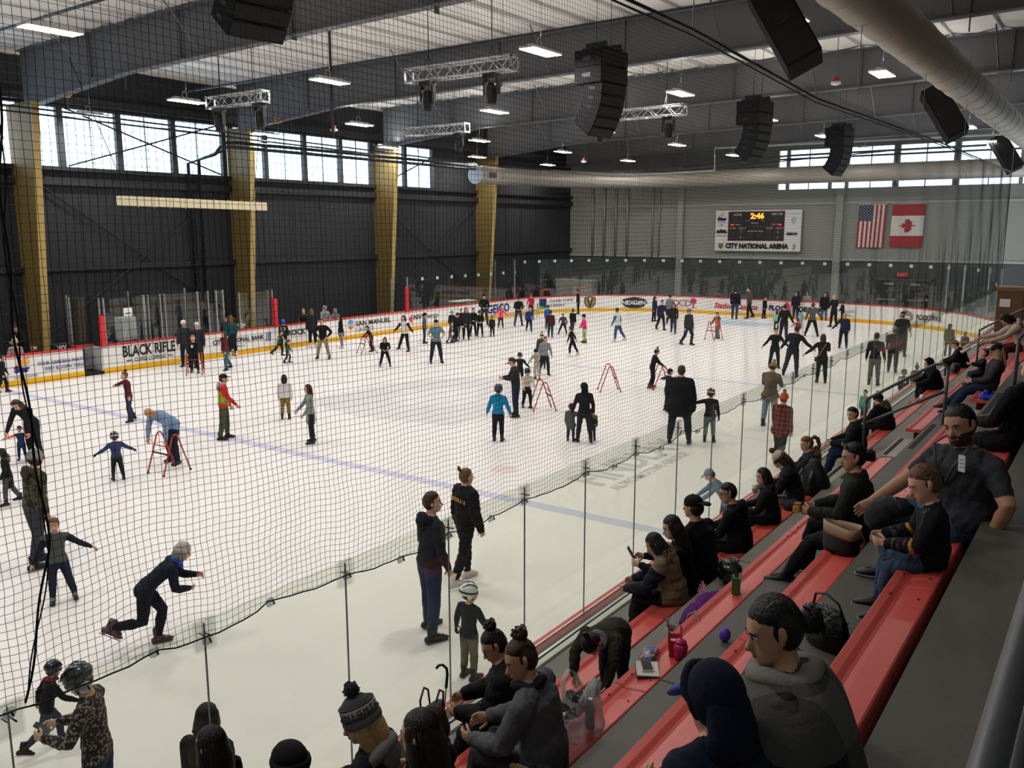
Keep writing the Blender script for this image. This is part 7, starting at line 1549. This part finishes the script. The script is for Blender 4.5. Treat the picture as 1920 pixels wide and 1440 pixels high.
p = PEOPLE[-2]; q = Vector((15.05, 1.95, 3.36)); t = thing('baby_bottle', 'milk bottle the baby drinks from', 'bottle', q); t.rotation_euler = (R(60), 0, R(20)); MB().tube([(0, 0, -.08), (0, 0, .04), (0, 0, .055)], [.026, .026, .016], 10).obj('bottle_body', mat('#d9cdb8', .3), t, smooth=True); MB().tube([(0, 0, .055), (0, 0, .075)], [.014, .006], 8).obj('teat', mat('#c2a27c', .5), t)
# big man's lanyard, badge; the sports jersey stripes
def torso_pt(p, h, side, front):                      # point on the chest in local coordinates
    return np.array(p['T'](p['pel'] + p['up'] * h + p['rt'] * side + p['fw'] * front))
p = PEOPLE[BM]; o = p['ob']
mb = MB(); mb.tube([torso_pt(p, .30, -.055, .02), torso_pt(p, .27, -.07, .082), torso_pt(p, .20, -.035, .112), torso_pt(p, .13, .0, .110)], [(.012, .002)] * 4, 6, 0, p['rt'], True); mb.tube([torso_pt(p, .30, .055, .02), torso_pt(p, .27, .07, .082), torso_pt(p, .20, .035, .112), torso_pt(p, .13, .0, .110)], [(.012, .002)] * 4, 6, 0, p['rt'], True); mb.obj('lanyard', mat('#161618', .6), o, smooth=True)
M = Matrix((Vector(p['rt']), Vector(p['up']), -Vector(p['fw']))).transposed().to_4x4(); M.translation = Vector(torso_pt(p, .225, -.07, .106)); mb = MB(); mb.box((-.022, -.05, -.004), (.022, .05, .004), M=M); bd = mb.obj('visitor_badge', mat('#d8d8d6', .5), o)
for k in range(3): mb = MB(); mb.box((-.015, .02 - .022 * k, -.0048), (.012, .026 - .022 * k, -.004), M=M); mb.obj('printed_line', mat('#6c6c6c', .5), bd)
p = PEOPLE[BOY]; o = p['ob']
for nm in 'LR':
    a, b = np.array(p['T'](p['J'][nm + 'el'])), np.array(p['T'](p['J'][nm + 'wr'])); d = b - a; r0 = p['S'] * .043
    for c0, c1, cc in ((.02, .10, '#a3322f'), (.10, .34, '#c59c3a'), (.34, .42, '#a3322f'), (.42, .86, '#3d3f44')):
        mb = MB(); mb.tube([a + d * c0, a + d * c1], [r0 * (1 - .3 * c0), r0 * (1 - .3 * c1)], 14, 0, None, True); mb.obj('sleeve_stripe', mat(cc, .8), o, smooth=True)
mb = MB(); nb = p['nb']; mb.tube([p['T'](nb + p['rt'] * .042 * math.cos(q) + p['fw'] * (.044 * math.sin(q) + .004) + p['up'] * .004) for q in np.linspace(0, 6.283, 17)], [(p['S'] * .012, p['S'] * .018)] * 17, 8, 0, p['up'], True); mb.obj('collar', mat('#1f7fae', .7), o, smooth=True)
mb = MB(); c = torso_pt(p, .24, -.10, .03)
for k in range(5): a = k * math.pi / 5; dd = np.array(p['T'](p['pel'] + p['fw'] * math.cos(a) + p['up'] * math.sin(a))) - np.array(p['T'](p['pel'])); dd = dd / np.linalg.norm(dd) * .03; n_ = -np.array(p['rt']) * .012; mb.tube([c + n_ - dd, c + n_ + dd], .002, 4)
mb.obj('shoulder_star', mat('#9a9a98', .6), o)
for nm in 'LR':
    pass
# the shawl hangs as one wide wrap from neck to lap
p = PEOPLE[SHW]; o = p['ob']; mb = MB(); vs = []; n = 40; rows = 9; nb = p['nb']
for i in range(rows + 1):
    t = i / rows; ax = [.062, .15, .198, .214, .224, .232, .24, .246, .25, .255][i]; ay = [.056, .10, .128, .145, .156, .166, .174, .18, .185, .19][i]; dz = [.02, -.02, -.07, -.12, -.17, -.22, -.27, -.31, -.35, -.385][i]
    for j in range(n):
        a = 2 * math.pi * j / n; fold = 1 + .05 * t * math.sin(7 * a + 2 * t) + .035 * t * math.sin(11 * a + 1.3)
        vs.append(p['T'](nb + p['rt'] * ax * math.cos(a) * fold + p['fw'] * (ay * math.sin(a) * fold + .03 * t) + p['up'] * (dz + .015 * t * math.sin(5 * a))))
mb.add(vs, [(i * n + j, i * n + (j + 1) % n, (i + 1) * n + (j + 1) % n, (i + 1) * n + j) for i in range(rows) for j in range(n)])
sh_ = mb.obj('shawl', p['topmat'], o, smooth=True); md = sh_.modifiers.new('thick', 'SOLIDIFY'); md.thickness = .012
mb = MB(); mb.tube([p['T'](nb + p['rt'] * .062 * math.cos(q) + p['fw'] * (.06 * math.sin(q) + .006) + p['up'] * (.006 + .006 * math.sin(3 * q))) for q in np.linspace(0, 6.283, 25)], [(p['S'] * .020, p['S'] * .026)] * 25, 10, 0, p['up'], True, False); mb.obj('shawl_collar', mat('#77746c', .9, bump=.4, bscale=40), o, smooth=True)
# sunglasses pushed into the hair of the woman in green
p = PEOPLE[PW]; o = p['ob']; u = p['S'] * p['hs']; HM = np.array(p['Hm']); T, hp_ = p['T'], p['hp_']; mb = MB()
for s in (-1, 1):
    mb.ell(T(hp_((s * .022, .036, .066))), [.019 * u, .006 * u, .015 * u], 10, 6, 0, HM); mb.tube([T(hp_((s * .042, .03, .062))), T(hp_((s * .054, -.01, .03))), T(hp_((s * .053, -.03, .005)))], .0018 * u, 5)
mb.obj('sunglasses', mat('#20201f', .15), o, smooth=True)
# blue cap brim showing under the navy hood
p = PEOPLE[HK]; o = p['ob']; u = p['S'] * p['hs']; HM = np.array(p['Hm']); T, hp_ = p['T'], p['hp_']; mb = MB(); mb.tube([T(hp_((0, .034, .030))), T(hp_((0, .07, .028))), T(hp_((0, .105, .018))), T(hp_((0, .116, .013)))], [(.046 * u, .016 * u), (.046 * u, .014 * u), (.036 * u, .012 * u), (.016 * u, .008 * u)], 12, 0, HM[:, 0]); mb.obj('cap_brim', mat('#2a4a9c', .6), o, smooth=True)
# gold arched lettering on the black vest and other prints on clothes
def back_print(i, s, h, size, col, front=False, arch=0.0):
    p = PEOPLE[i]; sgn = 1 if front else -1; rt, up, fw = [np.array(p[k]) for k in ('rt', 'up', 'fw')]; n_ = len(s)
    for j, ch in enumerate(s):
        if ch == ' ': continue
        off = (j + .5 - n_ / 2) * size * .72; y_ = h + arch * (1 - (2 * (j + .5) / n_ - 1) ** 2)
        x_ = off / p['S']; dep = .085 + p['puff'] - x_ * x_ * 3.2
        pos = torso_pt(p, y_, sgn * x_ * (-1 if False else 1) * 1, sgn * dep)
        xd = Vector(rt * (-1 if front else 1)); text('lettering', ch, size, frame(pos, xd, Vector(up)), mat(col, .6), p['ob'], .004, .003, 'CENTER')

for i_, p in enumerate(PEOPLE):
    if p['label'].startswith('woman with topknot in black vest'): back_print(i_, 'RANGERS', .185, .075, '#b58a3a', arch=.02)
    if p['label'].startswith('child in black numbered jersey'): back_print(i_, '68', .13, .2, '#cfcfcf')
    if p['label'].startswith('child with blue helmet'): back_print(i_, '31', .15, .2, '#d5d5d5')
    if p['label'].startswith('man in navy jacket with white logo'): back_print(i_, '-V-', .2, .08, '#c9ccd2')
    if p['label'].startswith('man in teal'): pass
    if p['label'].startswith('boy in black jacket with white chest badge'):
        mb = MB(); M = Matrix((Vector(p['rt']), Vector(p['up']), -Vector(p['fw']))).transposed().to_4x4(); M.translation = Vector(torso_pt(p, .22, .03, .085)); mb.box((-.035, -.05, -.006), (.035, .05, .006), M=M); mb.obj('chest_badge', WHT, p['ob'])
    if p['label'].startswith('woman in brown black jacket with shoulder purse'):
        mb = MB(); mb.tube([torso_pt(p, .28, .06, -.05), torso_pt(p, .16, -.02, -.095), torso_pt(p, .02, -.09, -.085)], [(.010, .003)] * 3, 6, 0, p['rt']); mb.obj('purse_strap', mat('#9a948c', .5), p['ob'])
        c = torso_pt(p, -.02, -.125, -.03); pu = MB().box(tuple(c + (-.05, -.10, -.14)), tuple(c + (.03, .10, .02))).obj('purse', mat('#4a2a26', .5), p['ob']); bevel(pu, .02)
for i_, p in enumerate(PEOPLE):
    if 'looking at his phone in mid ice' in p['label'] or 'looking at phone by the near glass' in p['label']:
        q = (wr(i_, 'L') + wr(i_, 'R')) / 2; phone('phone', 'phone in the hands of the ' + ('man in mid ice' if 'mid ice' in p['label'] else 'person in floral jacket'), q + Vector((0, 0, .02)), (R(35), 0, p['rz']), case='#2c5a66' if 'floral' in p['label'] else '#1d1d1f')
# ================================================================ SKATING AIDS (red A-frame walkers)
AID = mat('#b3312f', .4)
def skating_aid(x, y, rz, label, h=.86):
    t = thing('skating_aid', label, 'skating aid', (x, y, 0), rz, 'red skating aids')
    for s in (-.27, .27):
        mb = MB(); mb.tube([(s, -.34, .018), (s, -.07, h - .05), (s, -.03, h), (s, .03, h), (s, .07, h - .05), (s, .34, .018)], .017, 8); f = mb.obj('side_frame', AID, t, smooth=True)
        mb = MB()
        for e in (-.34, .34): mb.tube([(s, e - .02, .016), (s, e + .02, .016)], .022, 8)
        mb.obj('foot_cap', BLK, f)
    mb = MB(); mb.tube([(-.27, .18, h * .52), (.27, .18, h * .52)], .02, 8); mb.obj('cross_bar', BLK, t, smooth=True)
    mb = MB(); mb.tube([(-.27, .14, h * .70), (.27, .14, h * .70)], .012, 6); mb.obj('cross_bar', AID, t, smooth=True)
    return t
skating_aid(*(10.695, 16.757, 0.000)[:2], -4.670, 'red walker gripped by the bald man in blue shirt', .86)
skating_aid(*(20.936, 13.691, 0.000)[:2], -2.301, 'red walker held by the girl in cream jacket', .86)
skating_aid(*(24.697, 13.541, 0.000)[:2], -2.466, 'red walker standing alone on the ice without a skater', .86)
skating_aid(*(26.031, 12.304, 0.000)[:2], -2.438, 'red walker pushed by the teenager in black hoodie', .8)
skating_aid(*(18.930, 27.598, 0.000)[:2], -3.830, 'red walker before the boy with white chest badge', .8)
skating_aid(*(26.563, 26.390, 0.000)[:2], -5.152, 'red walker pushed by the boy near the casino advert', .8)
skating_aid(*(39.371, 15.951, 0.000)[:2], -4.938, 'red walker of the child in orange vest', .85)
skating_aid(*(43.689, 29.263, -0.000)[:2], -4.297, 'red walker of the girl in pink red jacket by the corner', .8)
skating_aid(*(48.940, 29.777, 0.000)[:2], -4.515, 'red walker of the girl in pale pink by the corner boards', .8)
# ================================================================ THINGS ON THE BENCHES
S1, S2_, S3_, S4_ = SEAT
def lump(name, label, cat, loc, mb, m_, sub=()):
    t = thing(name, label, cat, loc); mb.obj(name.split('_')[-1] + '_body', m_, t, smooth=True)
    for nm, b, mm in sub: b.obj(nm, mm, t, smooth=True)
    return t
# clear plastic shopping bag with foil and bottle
PLAS = glass_mat('plastic_bag', (.80, .78, .78), 0.5, .28)
def bag_shell(wx, wy, h, n=20, nz=7, neck=.6, seed=1, crease=.02):
    r_ = np.random.default_rng(seed); mb = MB(); vs = []; fs = []
    ph = r_.random(6) * 6
    for k in range(nz + 1):
        t = k / nz; sc = 1 - (1 - neck) * max(0, (t - .45) / .55) ** 1.3 if t > .45 else .92 + .08 * math.sin(t * 7)
        for j in range(n):
            a = 2 * math.pi * j / n; rr = 1 + crease * 3 * math.sin(5 * a + ph[0] + 3 * t) + crease * 2 * math.sin(9 * a + ph[1] - 5 * t)
            vs.append((wx * sc * rr * np.sign(math.cos(a)) * abs(math.cos(a)) ** .6, wy * sc * rr * np.sign(math.sin(a)) * abs(math.sin(a)) ** .6, h * t + .01 * math.sin(4 * a + ph[2])))
    for k in range(nz):
        for j in range(n): fs.append((k * n + j, k * n + (j + 1) % n, (k + 1) * n + (j + 1) % n, (k + 1) * n + j))
    fs.append(tuple(range(n))[::-1]); mb.add(vs, fs); return mb
t = thing('plastic_bag', 'clear plastic shopping bag with foil tray and bottle on the second bench', 'bag', (4.12, 2.41, S2_))
bag_shell(.15, .11, .26, neck=.72, seed=3, crease=.03).obj('bag_body', PLAS, t, smooth=True)
mb = MB()
for s in (-1, 1): mb.tube([(-.09, s * .06, .24), (-.07, s * .085, .33), (0, s * .09, .38), (.07, s * .085, .33), (.09, s * .06, .24)], [(.018, .003)] * 5, 6, 0, (0, 1, 0))
mb.obj('bag_handle', PLAS, t, smooth=True)
t = thing('foil_tray', 'crumpled foil tray inside the clear plastic bag', 'foil', (4.07, 2.43, S2_ + .15)); mb = bag_shell(.085, .06, .09, 14, 4, 1.1, 5, .05); mb.obj('foil_sheet', mat('#b9bbbc', .25, metal=1, bump=1, bscale=40), t)
t = thing('water_bottle', 'small clear bottle with white cap inside the plastic bag', 'bottle', (4.18, 2.38, S2_ + .01)); MB().tube([(0, 0, 0), (0, 0, .14), (0, 0, .17)], [.03, .03, .013], 12).obj('bottle_body', mat('#8e979c', .1), t, smooth=True); MB().tube([(0, 0, .17), (0, 0, .19)], .014, 10).obj('bottle_cap', WHT, t)
# notebook, phone, pack, carton and pink cup on the second bench
t = thing('open_notebook', 'open white notebook under a phone on the second bench', 'notebook', (5.02, 2.415, S2_ + .002), R(30))
for s in (-1, 1): M = Matrix.Rotation(R(-4 * s), 4, 'Y'); mb = MB(); mb.box((0 if s > 0 else -.10, -.075, .0), (.10 if s > 0 else 0, .075, .008), M=M); mb.obj('page_block', mat('#d4d0ca', .7), t)
MB().box((-.104, -.079, -.003), (.104, .079, 0)).obj('cover', mat('#3a3435', .6), t)
for k in range(6): MB().box((-.085, -.055 + .018 * k, .0125), (-.02, -.053 + .018 * k, .0132), M=Matrix.Rotation(R(4), 4, 'Y')).obj('pen_line', mat('#8d8f9d', .7), t)
phone('phone', 'white edged phone lying on the open notebook', (5.04, 2.43, S2_ + .022), (0, 0, R(-55)), case='#c9c6c2')
t = thing('snack_pack', 'colourful snack packet beside the notebook on the second bench', 'snack', (5.22, 2.50, S2_), R(10)); mb = MB(); mb.tube([(-.10, 0, .012), (-.08, 0, .018), (0, 0, .03), (.08, 0, .018), (.10, 0, .012)], [(.05, .004), (.05, .010), (.055, .022), (.05, .010), (.05, .004)], 10, 0, (0, 1, 0)); mb.obj('packet', mat('#2b5aa0', .3, pattern='floral', c2='#d9a32c', key='packet'), t, smooth=True)
t = thing('drink_carton', 'red paper box with a straw on the second bench', 'carton', (5.34, 2.36, S2_), R(25)); mb = MB(); mb.add([(-.045, -.04, 0), (.045, -.04, 0), (.045, .04, 0), (-.045, .04, 0), (-.058, -.05, .13), (.058, -.05, .13), (.058, .05, .13), (-.058, .05, .13)], [(0, 3, 2, 1), (0, 1, 5, 4), (1, 2, 6, 5), (2, 3, 7, 6), (3, 0, 4, 7)]); mb.obj('carton_body', mat('#b32f2b', .5), t); MB().box((-.04, -.035, .02), (.04, .035, .10)).obj('food_inside', mat('#cfc6bd', .8), t); MB().tube([(.0, .03, .05), (-.02, .05, .24)], .004, 6).obj('straw', RED, t); MB().tube([(0, -.0465, .07), (0, -.0495, .07)], .022, 14).obj('printed_dot', WHT, t)
t = thing('glitter_cup', 'pink glitter cup with lid and straw on the second bench', 'cup', (5.30, 2.42 - .12, S2_)); MB().tube([(0, 0, 0), (0, 0, .10), (0, 0, .12)], [.042, .052, .04], 16).obj('cup_body', mat('#b8285c', .3, pattern='specks', c2='#f0c9d6', key='glit'), t, smooth=True); MB().tube([(0, 0, .12), (0, 0, .135), (0, 0, .15)], [.042, .04, .02], 14).obj('cup_lid', mat('#c2225c', .35), t, smooth=True); MB().tube([(0, 0, .14), (.02, .01, .24)], .007, 8).obj('straw', mat('#d63a78', .4), t)
# handbag, purple furry coat, green gift bag
def handbag(label, loc, w_, d_, h_, c, rim, rz=0, chain=None, handles=True):
    t = thing('handbag', label, 'bag', loc, rz); mb = MB(); vs = []; n = 20; nz = 5
    for k in range(nz + 1):
        f = k / nz
        for j in range(n): a = 2 * math.pi * j / n; vs.append((w_ * (1 + .12 * f) * np.sign(math.cos(a)) * abs(math.cos(a)) ** .6, d_ * (1 - .15 * f) * np.sign(math.sin(a)) * abs(math.sin(a)) ** .7, h_ * f + .012 * math.sin(2 * a) * f))
    fs = [(k * n + j, k * n + (j + 1) % n, (k + 1) * n + (j + 1) % n, (k + 1) * n + j) for k in range(nz) for j in range(n)] + [tuple(range(n))[::-1]]
    m1 = [i for i, f_ in enumerate(fs)]
    mb.v = []; mb.add(vs, fs[:n * 3] + [fs[-1]]); mb.obj('bag_base', mat(c, .5, bump=.2), t, smooth=True); mb = MB(); mb.add(vs, fs[n * 3:-1]); o_ = mb.obj('bag_upper', mat(rim, .5, bump=.2), t, smooth=True)
    md = o_.modifiers.new('thick', 'SOLIDIFY'); md.thickness = .006
    mb = MB(); mb.add([(v[0] * .9, v[1] * .9, v[2] * .75) for v in vs[n * 4:n * 5]], [tuple(range(n))]); mb.obj('lining', mat('#1a1716', .8), t)
    if handles:
        for s in (-1, 1): MB().tube([(-w_ * .5, s * d_ * .8, h_ * .95), (-w_ * .45, s * d_ * 1.1, h_ * 1.35), (0, s * d_ * 1.2, h_ * 1.55), (w_ * .45, s * d_ * 1.1, h_ * 1.35), (w_ * .5, s * d_ * .8, h_ * .95)], .008, 6).obj('handle', mat(rim, .5), t, smooth=True)
    if chain:
        pts = [(-w_ * .8, -d_ * .8, h_ * .8), (-w_ * .95, -d_ * 1.3, h_ * .3), (-w_ * .5, -d_ * 1.9, .012), (w_ * .2, -d_ * 2.0, .012), (w_ * .85, -d_ * 1.5, .05), (w_ * .9, -d_ * .9, h_ * .8)]
        MB().tube(pts, .009, 6).obj('chain_strap', mat(chain, .4, metal=.4), t, smooth=True)
    return t
handbag('grey and black open tote bag standing behind the pink cup', (5.92, 2.55, TZ[1]), .17, .09, .30, '#6f6d69', '#8a8782', R(60))
handbag('beige bag with black base and chain strap beside the woman in green coat', (6.60, 1.585, S3_), .135, .09, .215, '#191818', '#a98d70', R(68), chain='#a89a86', handles=False)
t = thing('furry_coat', 'crumpled purple furry coat lying between the first two benches', 'coat', (6.65, 2.62, TZ[1])); mb = MB()
for q, (c_, r_) in enumerate((((-.14, .06, .14), (.16, .14, .14)), ((.05, 0, .20), (.2, .15, .13)), ((.0, -.12, .12), (.24, .13, .12)), ((.18, .02, .11), (.16, .16, .12)))): mb.ell(c_, r_, 18, 10)
vs = np.concatenate(mb.v); mb.v = [vs + .018 * np.stack([np.sin(vs[:, 2] * 60 + vs[:, 1] * 50), np.sin(vs[:, 0] * 55), np.sin(vs[:, 0] * 48 + vs[:, 1] * 52)], 1)]; mb.obj('coat_body', mat('#5a1f6e', .95, bump=1, bscale=50, var=.4, vscale=25), t, smooth=True)
mb = MB()
for q in range(14): a = q * .45; mb.tube([(.1 + .02 * math.cos(a), .12, .3), (.12 + .07 * math.cos(a), .14 + .03 * math.sin(a), .34 + .03 * math.sin(2 * a))], .003, 4)
mb.obj('ribbon', mat('#d99fae', .4), t)
t = thing('balloon', 'small shiny purple balloon lying behind the second bench', 'balloon', (5.50, 2.06, TZ[2] + .05)); t.scale = (.5, .5, .5); MB().ell((0, 0, 0), (.085, .085, .10), 16, 10).obj('balloon_body', mat('#5a3fa8', .12), t, smooth=True); MB().tube([(0, 0, -.10), (0, 0, -.118)], [.006, .016], 8).obj('knot', mat('#5a3fa8', .3), t)
t = thing('gift_bag', 'small green gift bag with black wire handles on the second bench', 'bag', (6.62, 2.40, S2_), R(20)); mb = MB(); mb.box((-.05, -.035, 0), (.05, .035, .14)); mb.obj('bag_body', mat('#3f6a37', .5), t)
for s in (-1, 1): MB().tube([(-.025, s * .034, .13), (-.022, s * .04, .20), (0, s * .04, .235), (.022, s * .04, .20), (.025, s * .034, .13)], .0028, 5).obj('handle', DARK, t, smooth=True)
mb = MB(); 
for q in range(5): mb.add([(-.03 + .015 * q, -.02, .13), (-.01 + .015 * q, .02, .13), (-.02 + .018 * q, .0 + .01 * (q % 2), .19)], [(0, 1, 2)])
mb.obj('tissue_paper', mat('#25352a', .8), t)
# caged black helmets
def cage_helmet(label, loc, rz, letter=None):
    t = thing('hockey_helmet', label, 'helmet', loc, rz); HB = mat('#121214', .22, spec=.6)
    MB().ell((0, 0, .12), (.115, .14, .125), 20, 12).obj('helmet_shell', HB, t, smooth=True)
    mb = MB()
    for k in range(5): x = -.07 + .035 * k; mb.tube([(x, .125, .15), (x * 1.1, .165, .09), (x * .9, .15, .02)], .004, 5)
    for k in range(4): z = .03 + .035 * k; mb.tube([(-.09, .11, z), (-.05, .158, z), (0, .168, z), (.05, .158, z), (.09, .11, z)], .004, 5)
    mb.obj('face_cage', mat('#8d8f92', .3, metal=.8), t, smooth=True)
    for s in (-1, 1): MB().box((s * .06 - .012, -.06, .225), (s * .06 + .012, .05, .244)).obj('helmet_vent', mat('#6f7073', .4), t); MB().ell((s * .112, .0, .09), (.01, .03, .04), 10, 6).obj('ear_guard', HB, t, smooth=True)
    return t
cage_helmet('black hockey helmet with wire cage at the feet of the man with glasses', (7.75, 2.88, TZ[1]), R(150))
cage_helmet('black helmet on the bench beside the man in black, far block', (23.7, 3.27, S1), R(60))
# backpack, lettered black cap, shiny black bag
t = thing('backpack', 'large black backpack with a reflective zip on the lowest bench end', 'bag', (11.55, 3.18, S1), R(65)); mb = MB(); mb.tube([(0, 0, .02), (0, 0, .15), (0, 0, .32), (0, 0, .42)], [(.20, .14), (.21, .15), (.18, .13), (.09, .08)], 16, 0, (1, 0, 0), True, True); mb.obj('bag_body', mat('#131315', .6, bump=.4), t, smooth=True); MB().tube([(-.16, -.12, .12), (-.13, -.145, .26), (0, -.13, .35), (.13, -.145, .26), (.16, -.12, .12)], .005, 5).obj('zip', mat('#9a9a9a', .3, metal=.6), t, smooth=True); MB().tube([(0, -.14, .12), (0, -.17, .14), (0, -.15, .25)], [(.13, .03), (.14, .04), (.10, .02)], 12, 0, (1, 0, 0), True, True).obj('front_pocket', mat('#1a1a1c', .6), t, smooth=True)
for s in (-1, 1): MB().tube([(s * .08, .13, .36), (s * .10, .2, .25), (s * .10, .18, .08)], [(.03, .008)] * 3, 6, 0, (1, 0, 0)).obj('strap', BLK, t, smooth=True)
t = thing('baseball_cap', 'black cap with white letters lying on the lowest bench', 'cap', (10.75, 3.20, S1), R(200)); MB().ell((0, 0, .03), (.105, .12, .105), 18, 10).obj('cap_crown', mat('#101012', .7), t, smooth=True); MB().tube([(0, .09, .02), (0, .15, .025), (0, .2, .015), (0, .21, .012)], [(.10, .006), (.095, .006), (.06, .005), (.02, .004)], 12, 0, (1, 0, 0)).obj('brim', mat('#101012', .7), t, smooth=True)
text('lettering', 'UFC', .06, frame((-.108, .055, .055), (.15, -1, 0), (.35, 0, 1)), WHT, t, .004, .002)
t = thing('shoulder_bag', 'glossy black shoulder bag with silver rings on the floor behind the third bench', 'bag', (4.70, 1.17, TZ[3]), R(60)); t.scale = (.85, .85, .78); mb = MB(); mb.tube([(0, 0, .01), (0, 0, .1), (0, 0, .22), (0, 0, .27)], [(.17, .09), (.18, .10), (.15, .07), (.12, .03)], 16, 0, (1, 0, 0), True, True); mb.obj('bag_body', mat('#0f0e0f', .25, bump=.6, bscale=25), t, smooth=True); MB().tube([(-.14, 0, .24), (-.10, .02, .36), (0, .03, .40), (.10, .02, .36), (.14, 0, .24)], .009, 6).obj('strap', BLK, t, smooth=True)
for s in (-1, 1): MB().tube([(s * .14 + .02 * math.cos(a), -.01, .24 + .02 * math.sin(a)) for a in np.linspace(0, 6.28, 13)], .004, 5).obj('strap_ring', mat('#b5b5b3', .2, metal=.9), t, smooth=True)
MB().tube([(-.10, -.095, .16), (0, -.105, .13), (.10, -.095, .16)], .004, 5).obj('zip', mat('#a5a5a3', .3, metal=.8), t, smooth=True)
# jacket over the big man's knee
t = thing('folded_jacket', 'dark jacket bundled over the knee of the big man', 'jacket', (5.60, 1.06, 3.50)); t.scale = (.68, .68, .68); mb = MB()
for c_, r_ in (((0, 0, .02), (.16, .17, .09)), ((-.12, .07, -.06), (.12, .13, .14)), ((.1, -.05, .0), (.12, .12, .08))): mb.ell(c_, r_, 18, 10)
vs = np.concatenate(mb.v); mb.v = [vs + .010 * np.stack([np.sin(vs[:, 2] * 45 + vs[:, 1] * 30), np.sin(vs[:, 0] * 38), np.sin(vs[:, 0] * 30 + vs[:, 1] * 42)], 1)]; mb.obj('jacket_body', mat('#1e2024', .8, bump=.4, bscale=18), t, smooth=True); MB().tube([(-.12, -.1, .06), (0, -.02, .11), (.12, .1, .07)], .012, 6).obj('sleeve_trim', mat('#2b3b6e', .7), t, smooth=True)
# blue bag on the far bench, umbrella and bags at the lower middle
t = thing('blue_bag', 'crumpled bright blue plastic bag on the third bench under the reclining woman', 'bag', (14.15, 1.50, S3_)); bag_shell(.22, .10, .07, 18, 4, .6, 9, .05).obj('bag_body', mat('#1b2fb8', .35, bump=.7, bscale=30), t, smooth=True); MB().tube([(-.05, 0, .06), (0, .02, .11), (.06, .0, .06)], [(.03, .006)] * 3, 6).obj('bag_knot', mat('#1b2fb8', .35), t, smooth=True)
t = thing('cane_umbrella', 'folded black umbrella with curved handle standing by the glass ledge', 'umbrella', (4.62, 3.86, TZ[0])); t.scale = (.85, .85, .82); mb = MB(); mb.tube([(-.16, 0, 0), (-.08, .02, .2), (-.02, .03, .42)], [.012, .04, .022], 10, ends=True); mb.obj('canopy', mat('#141416', .7, bump=.4), t, smooth=True); mb = MB(); tip = (.07, .06, .76); mb.tube([(-.02, .03, .42), (.045, .05, .66)], .007, 6); mb.obj('shaft', STEEL, t, smooth=True); mb = MB(); mb.tube([(.045, .05, .66), (.075, .06, .77), (.085, .075, .82), (.075, .11, .85), (.055, .14, .845), (.045, .155, .82)], .013, 8, ends=True); mb.obj('handle', mat('#1a1a1b', .4), t, smooth=True)
t = thing('tote_bag', 'plain dark grey tote bag beside the umbrella', 'bag', (4.42, 3.84, TZ[0]), R(20)); mb = MB(); mb.tube([(0, 0, .02), (0, 0, .2), (0, 0, .48)], [(.15, .08), (.17, .09), (.18, .06)], 16, 0, (1, 0, 0), True, False); mb.obj('bag_body', mat('#3a3b3f', .8, bump=.3), t, smooth=True)
for s in (-1, 1): MB().tube([(-.09, s * .05, .47), (-.08, s * .06, .60), (0, s * .06, .66), (.08, s * .06, .60), (.09, s * .05, .47)], .008, 6).obj('handle', BLK, t, smooth=True)
t = thing('patterned_bag', 'dark bag with blue and white ring pattern below the tote bag', 'bag', (4.06, 3.76, TZ[0] + .0), R(25)); mb = MB(); mb.tube([(0, 0, .02), (0, 0, .2), (0, 0, .42)], [(.17, .10), (.19, .11), (.17, .08)], 16, 0, (1, 0, 0), True, False); mb.obj('bag_body', mat('#1f2023', .7), t, smooth=True)
for q in range(12):
    a = 3.5 + q * .36 + .1 * (q % 3); z = .08 + .3 * ((q * 7) % 10) / 10; c_ = np.array((.185 * math.cos(a), .108 * math.sin(a), z)); e1 = np.array((-math.sin(a), .6 * math.cos(a), 0)); e1 /= np.linalg.norm(e1)
    MB().tube([c_ + .026 * (math.cos(b) * e1 + math.sin(b) * np.array((0, 0, 1.3))) for b in np.linspace(0, 6.28, 13)], .006, 5).obj('printed_ring', mat('#c9cdd0' if q % 3 else '#3a8fb5', .6), t, smooth=True)
t = thing('fabric_bundle', 'blue fabric bundle with a pale green tray on the bench at the lower edge', 'bundle', (3.42, 2.38, S2_)); bag_shell(.17, .12, .10, 18, 4, .7, 11, .05).obj('cloth_body', mat('#28395f', .85, bump=.5, bscale=20), t, smooth=True)
bevel(MB().box((-.10, -.07, .10), (.08, .06, .13)).obj('tray', mat('#a9bdb0', .4), t), .01); MB().box((.02, -.09, .125), (.05, .07, .14)).obj('stick', mat('#a58c66', .6), t)
cup('white cup in the hands of the child behind the garden boards', (15.17, 31.42, 1.02), .05, .1)
bg_ = thing('equipment_bag', 'black equipment bag with white letters behind the garden advert boards', 'bag', (15.95, 31.2, 0)); bevel(MB().box((-.35, -.2, 0), (.35, .2, 1.0)).obj('bag_body', mat('#17181a', .7, bump=.3), bg_), .08, 3); bevel(MB().box((-.3, -.16, .98), (.3, .16, 1.2)).obj('bag_top', mat('#1b1c1f', .6), bg_), .06, 3); text('lettering', 'WV', .2, frame((-.2, -.17, 1.0), (1, 0, 0), (0, 0, 1)), WHT, bg_, .004, .004)

# lettering becomes plain meshes
bpy.context.view_layer.update()
dg = bpy.context.evaluated_depsgraph_get()
fonts = [o for o in list(COL.objects) if o.type == 'FONT']
meshes = [bpy.data.meshes.new_from_object(o.evaluated_get(dg)) for o in fonts]
for o, me in zip(fonts, meshes):
    par, M = o.parent, o.matrix_local.copy(); cu = o.data; bpy.data.objects.remove(o)
    q = link('lettering' if par is not floor else 'ice_lettering', me, par); q.matrix_local = M
    if not me.materials: me.materials.append(cu.materials[0])
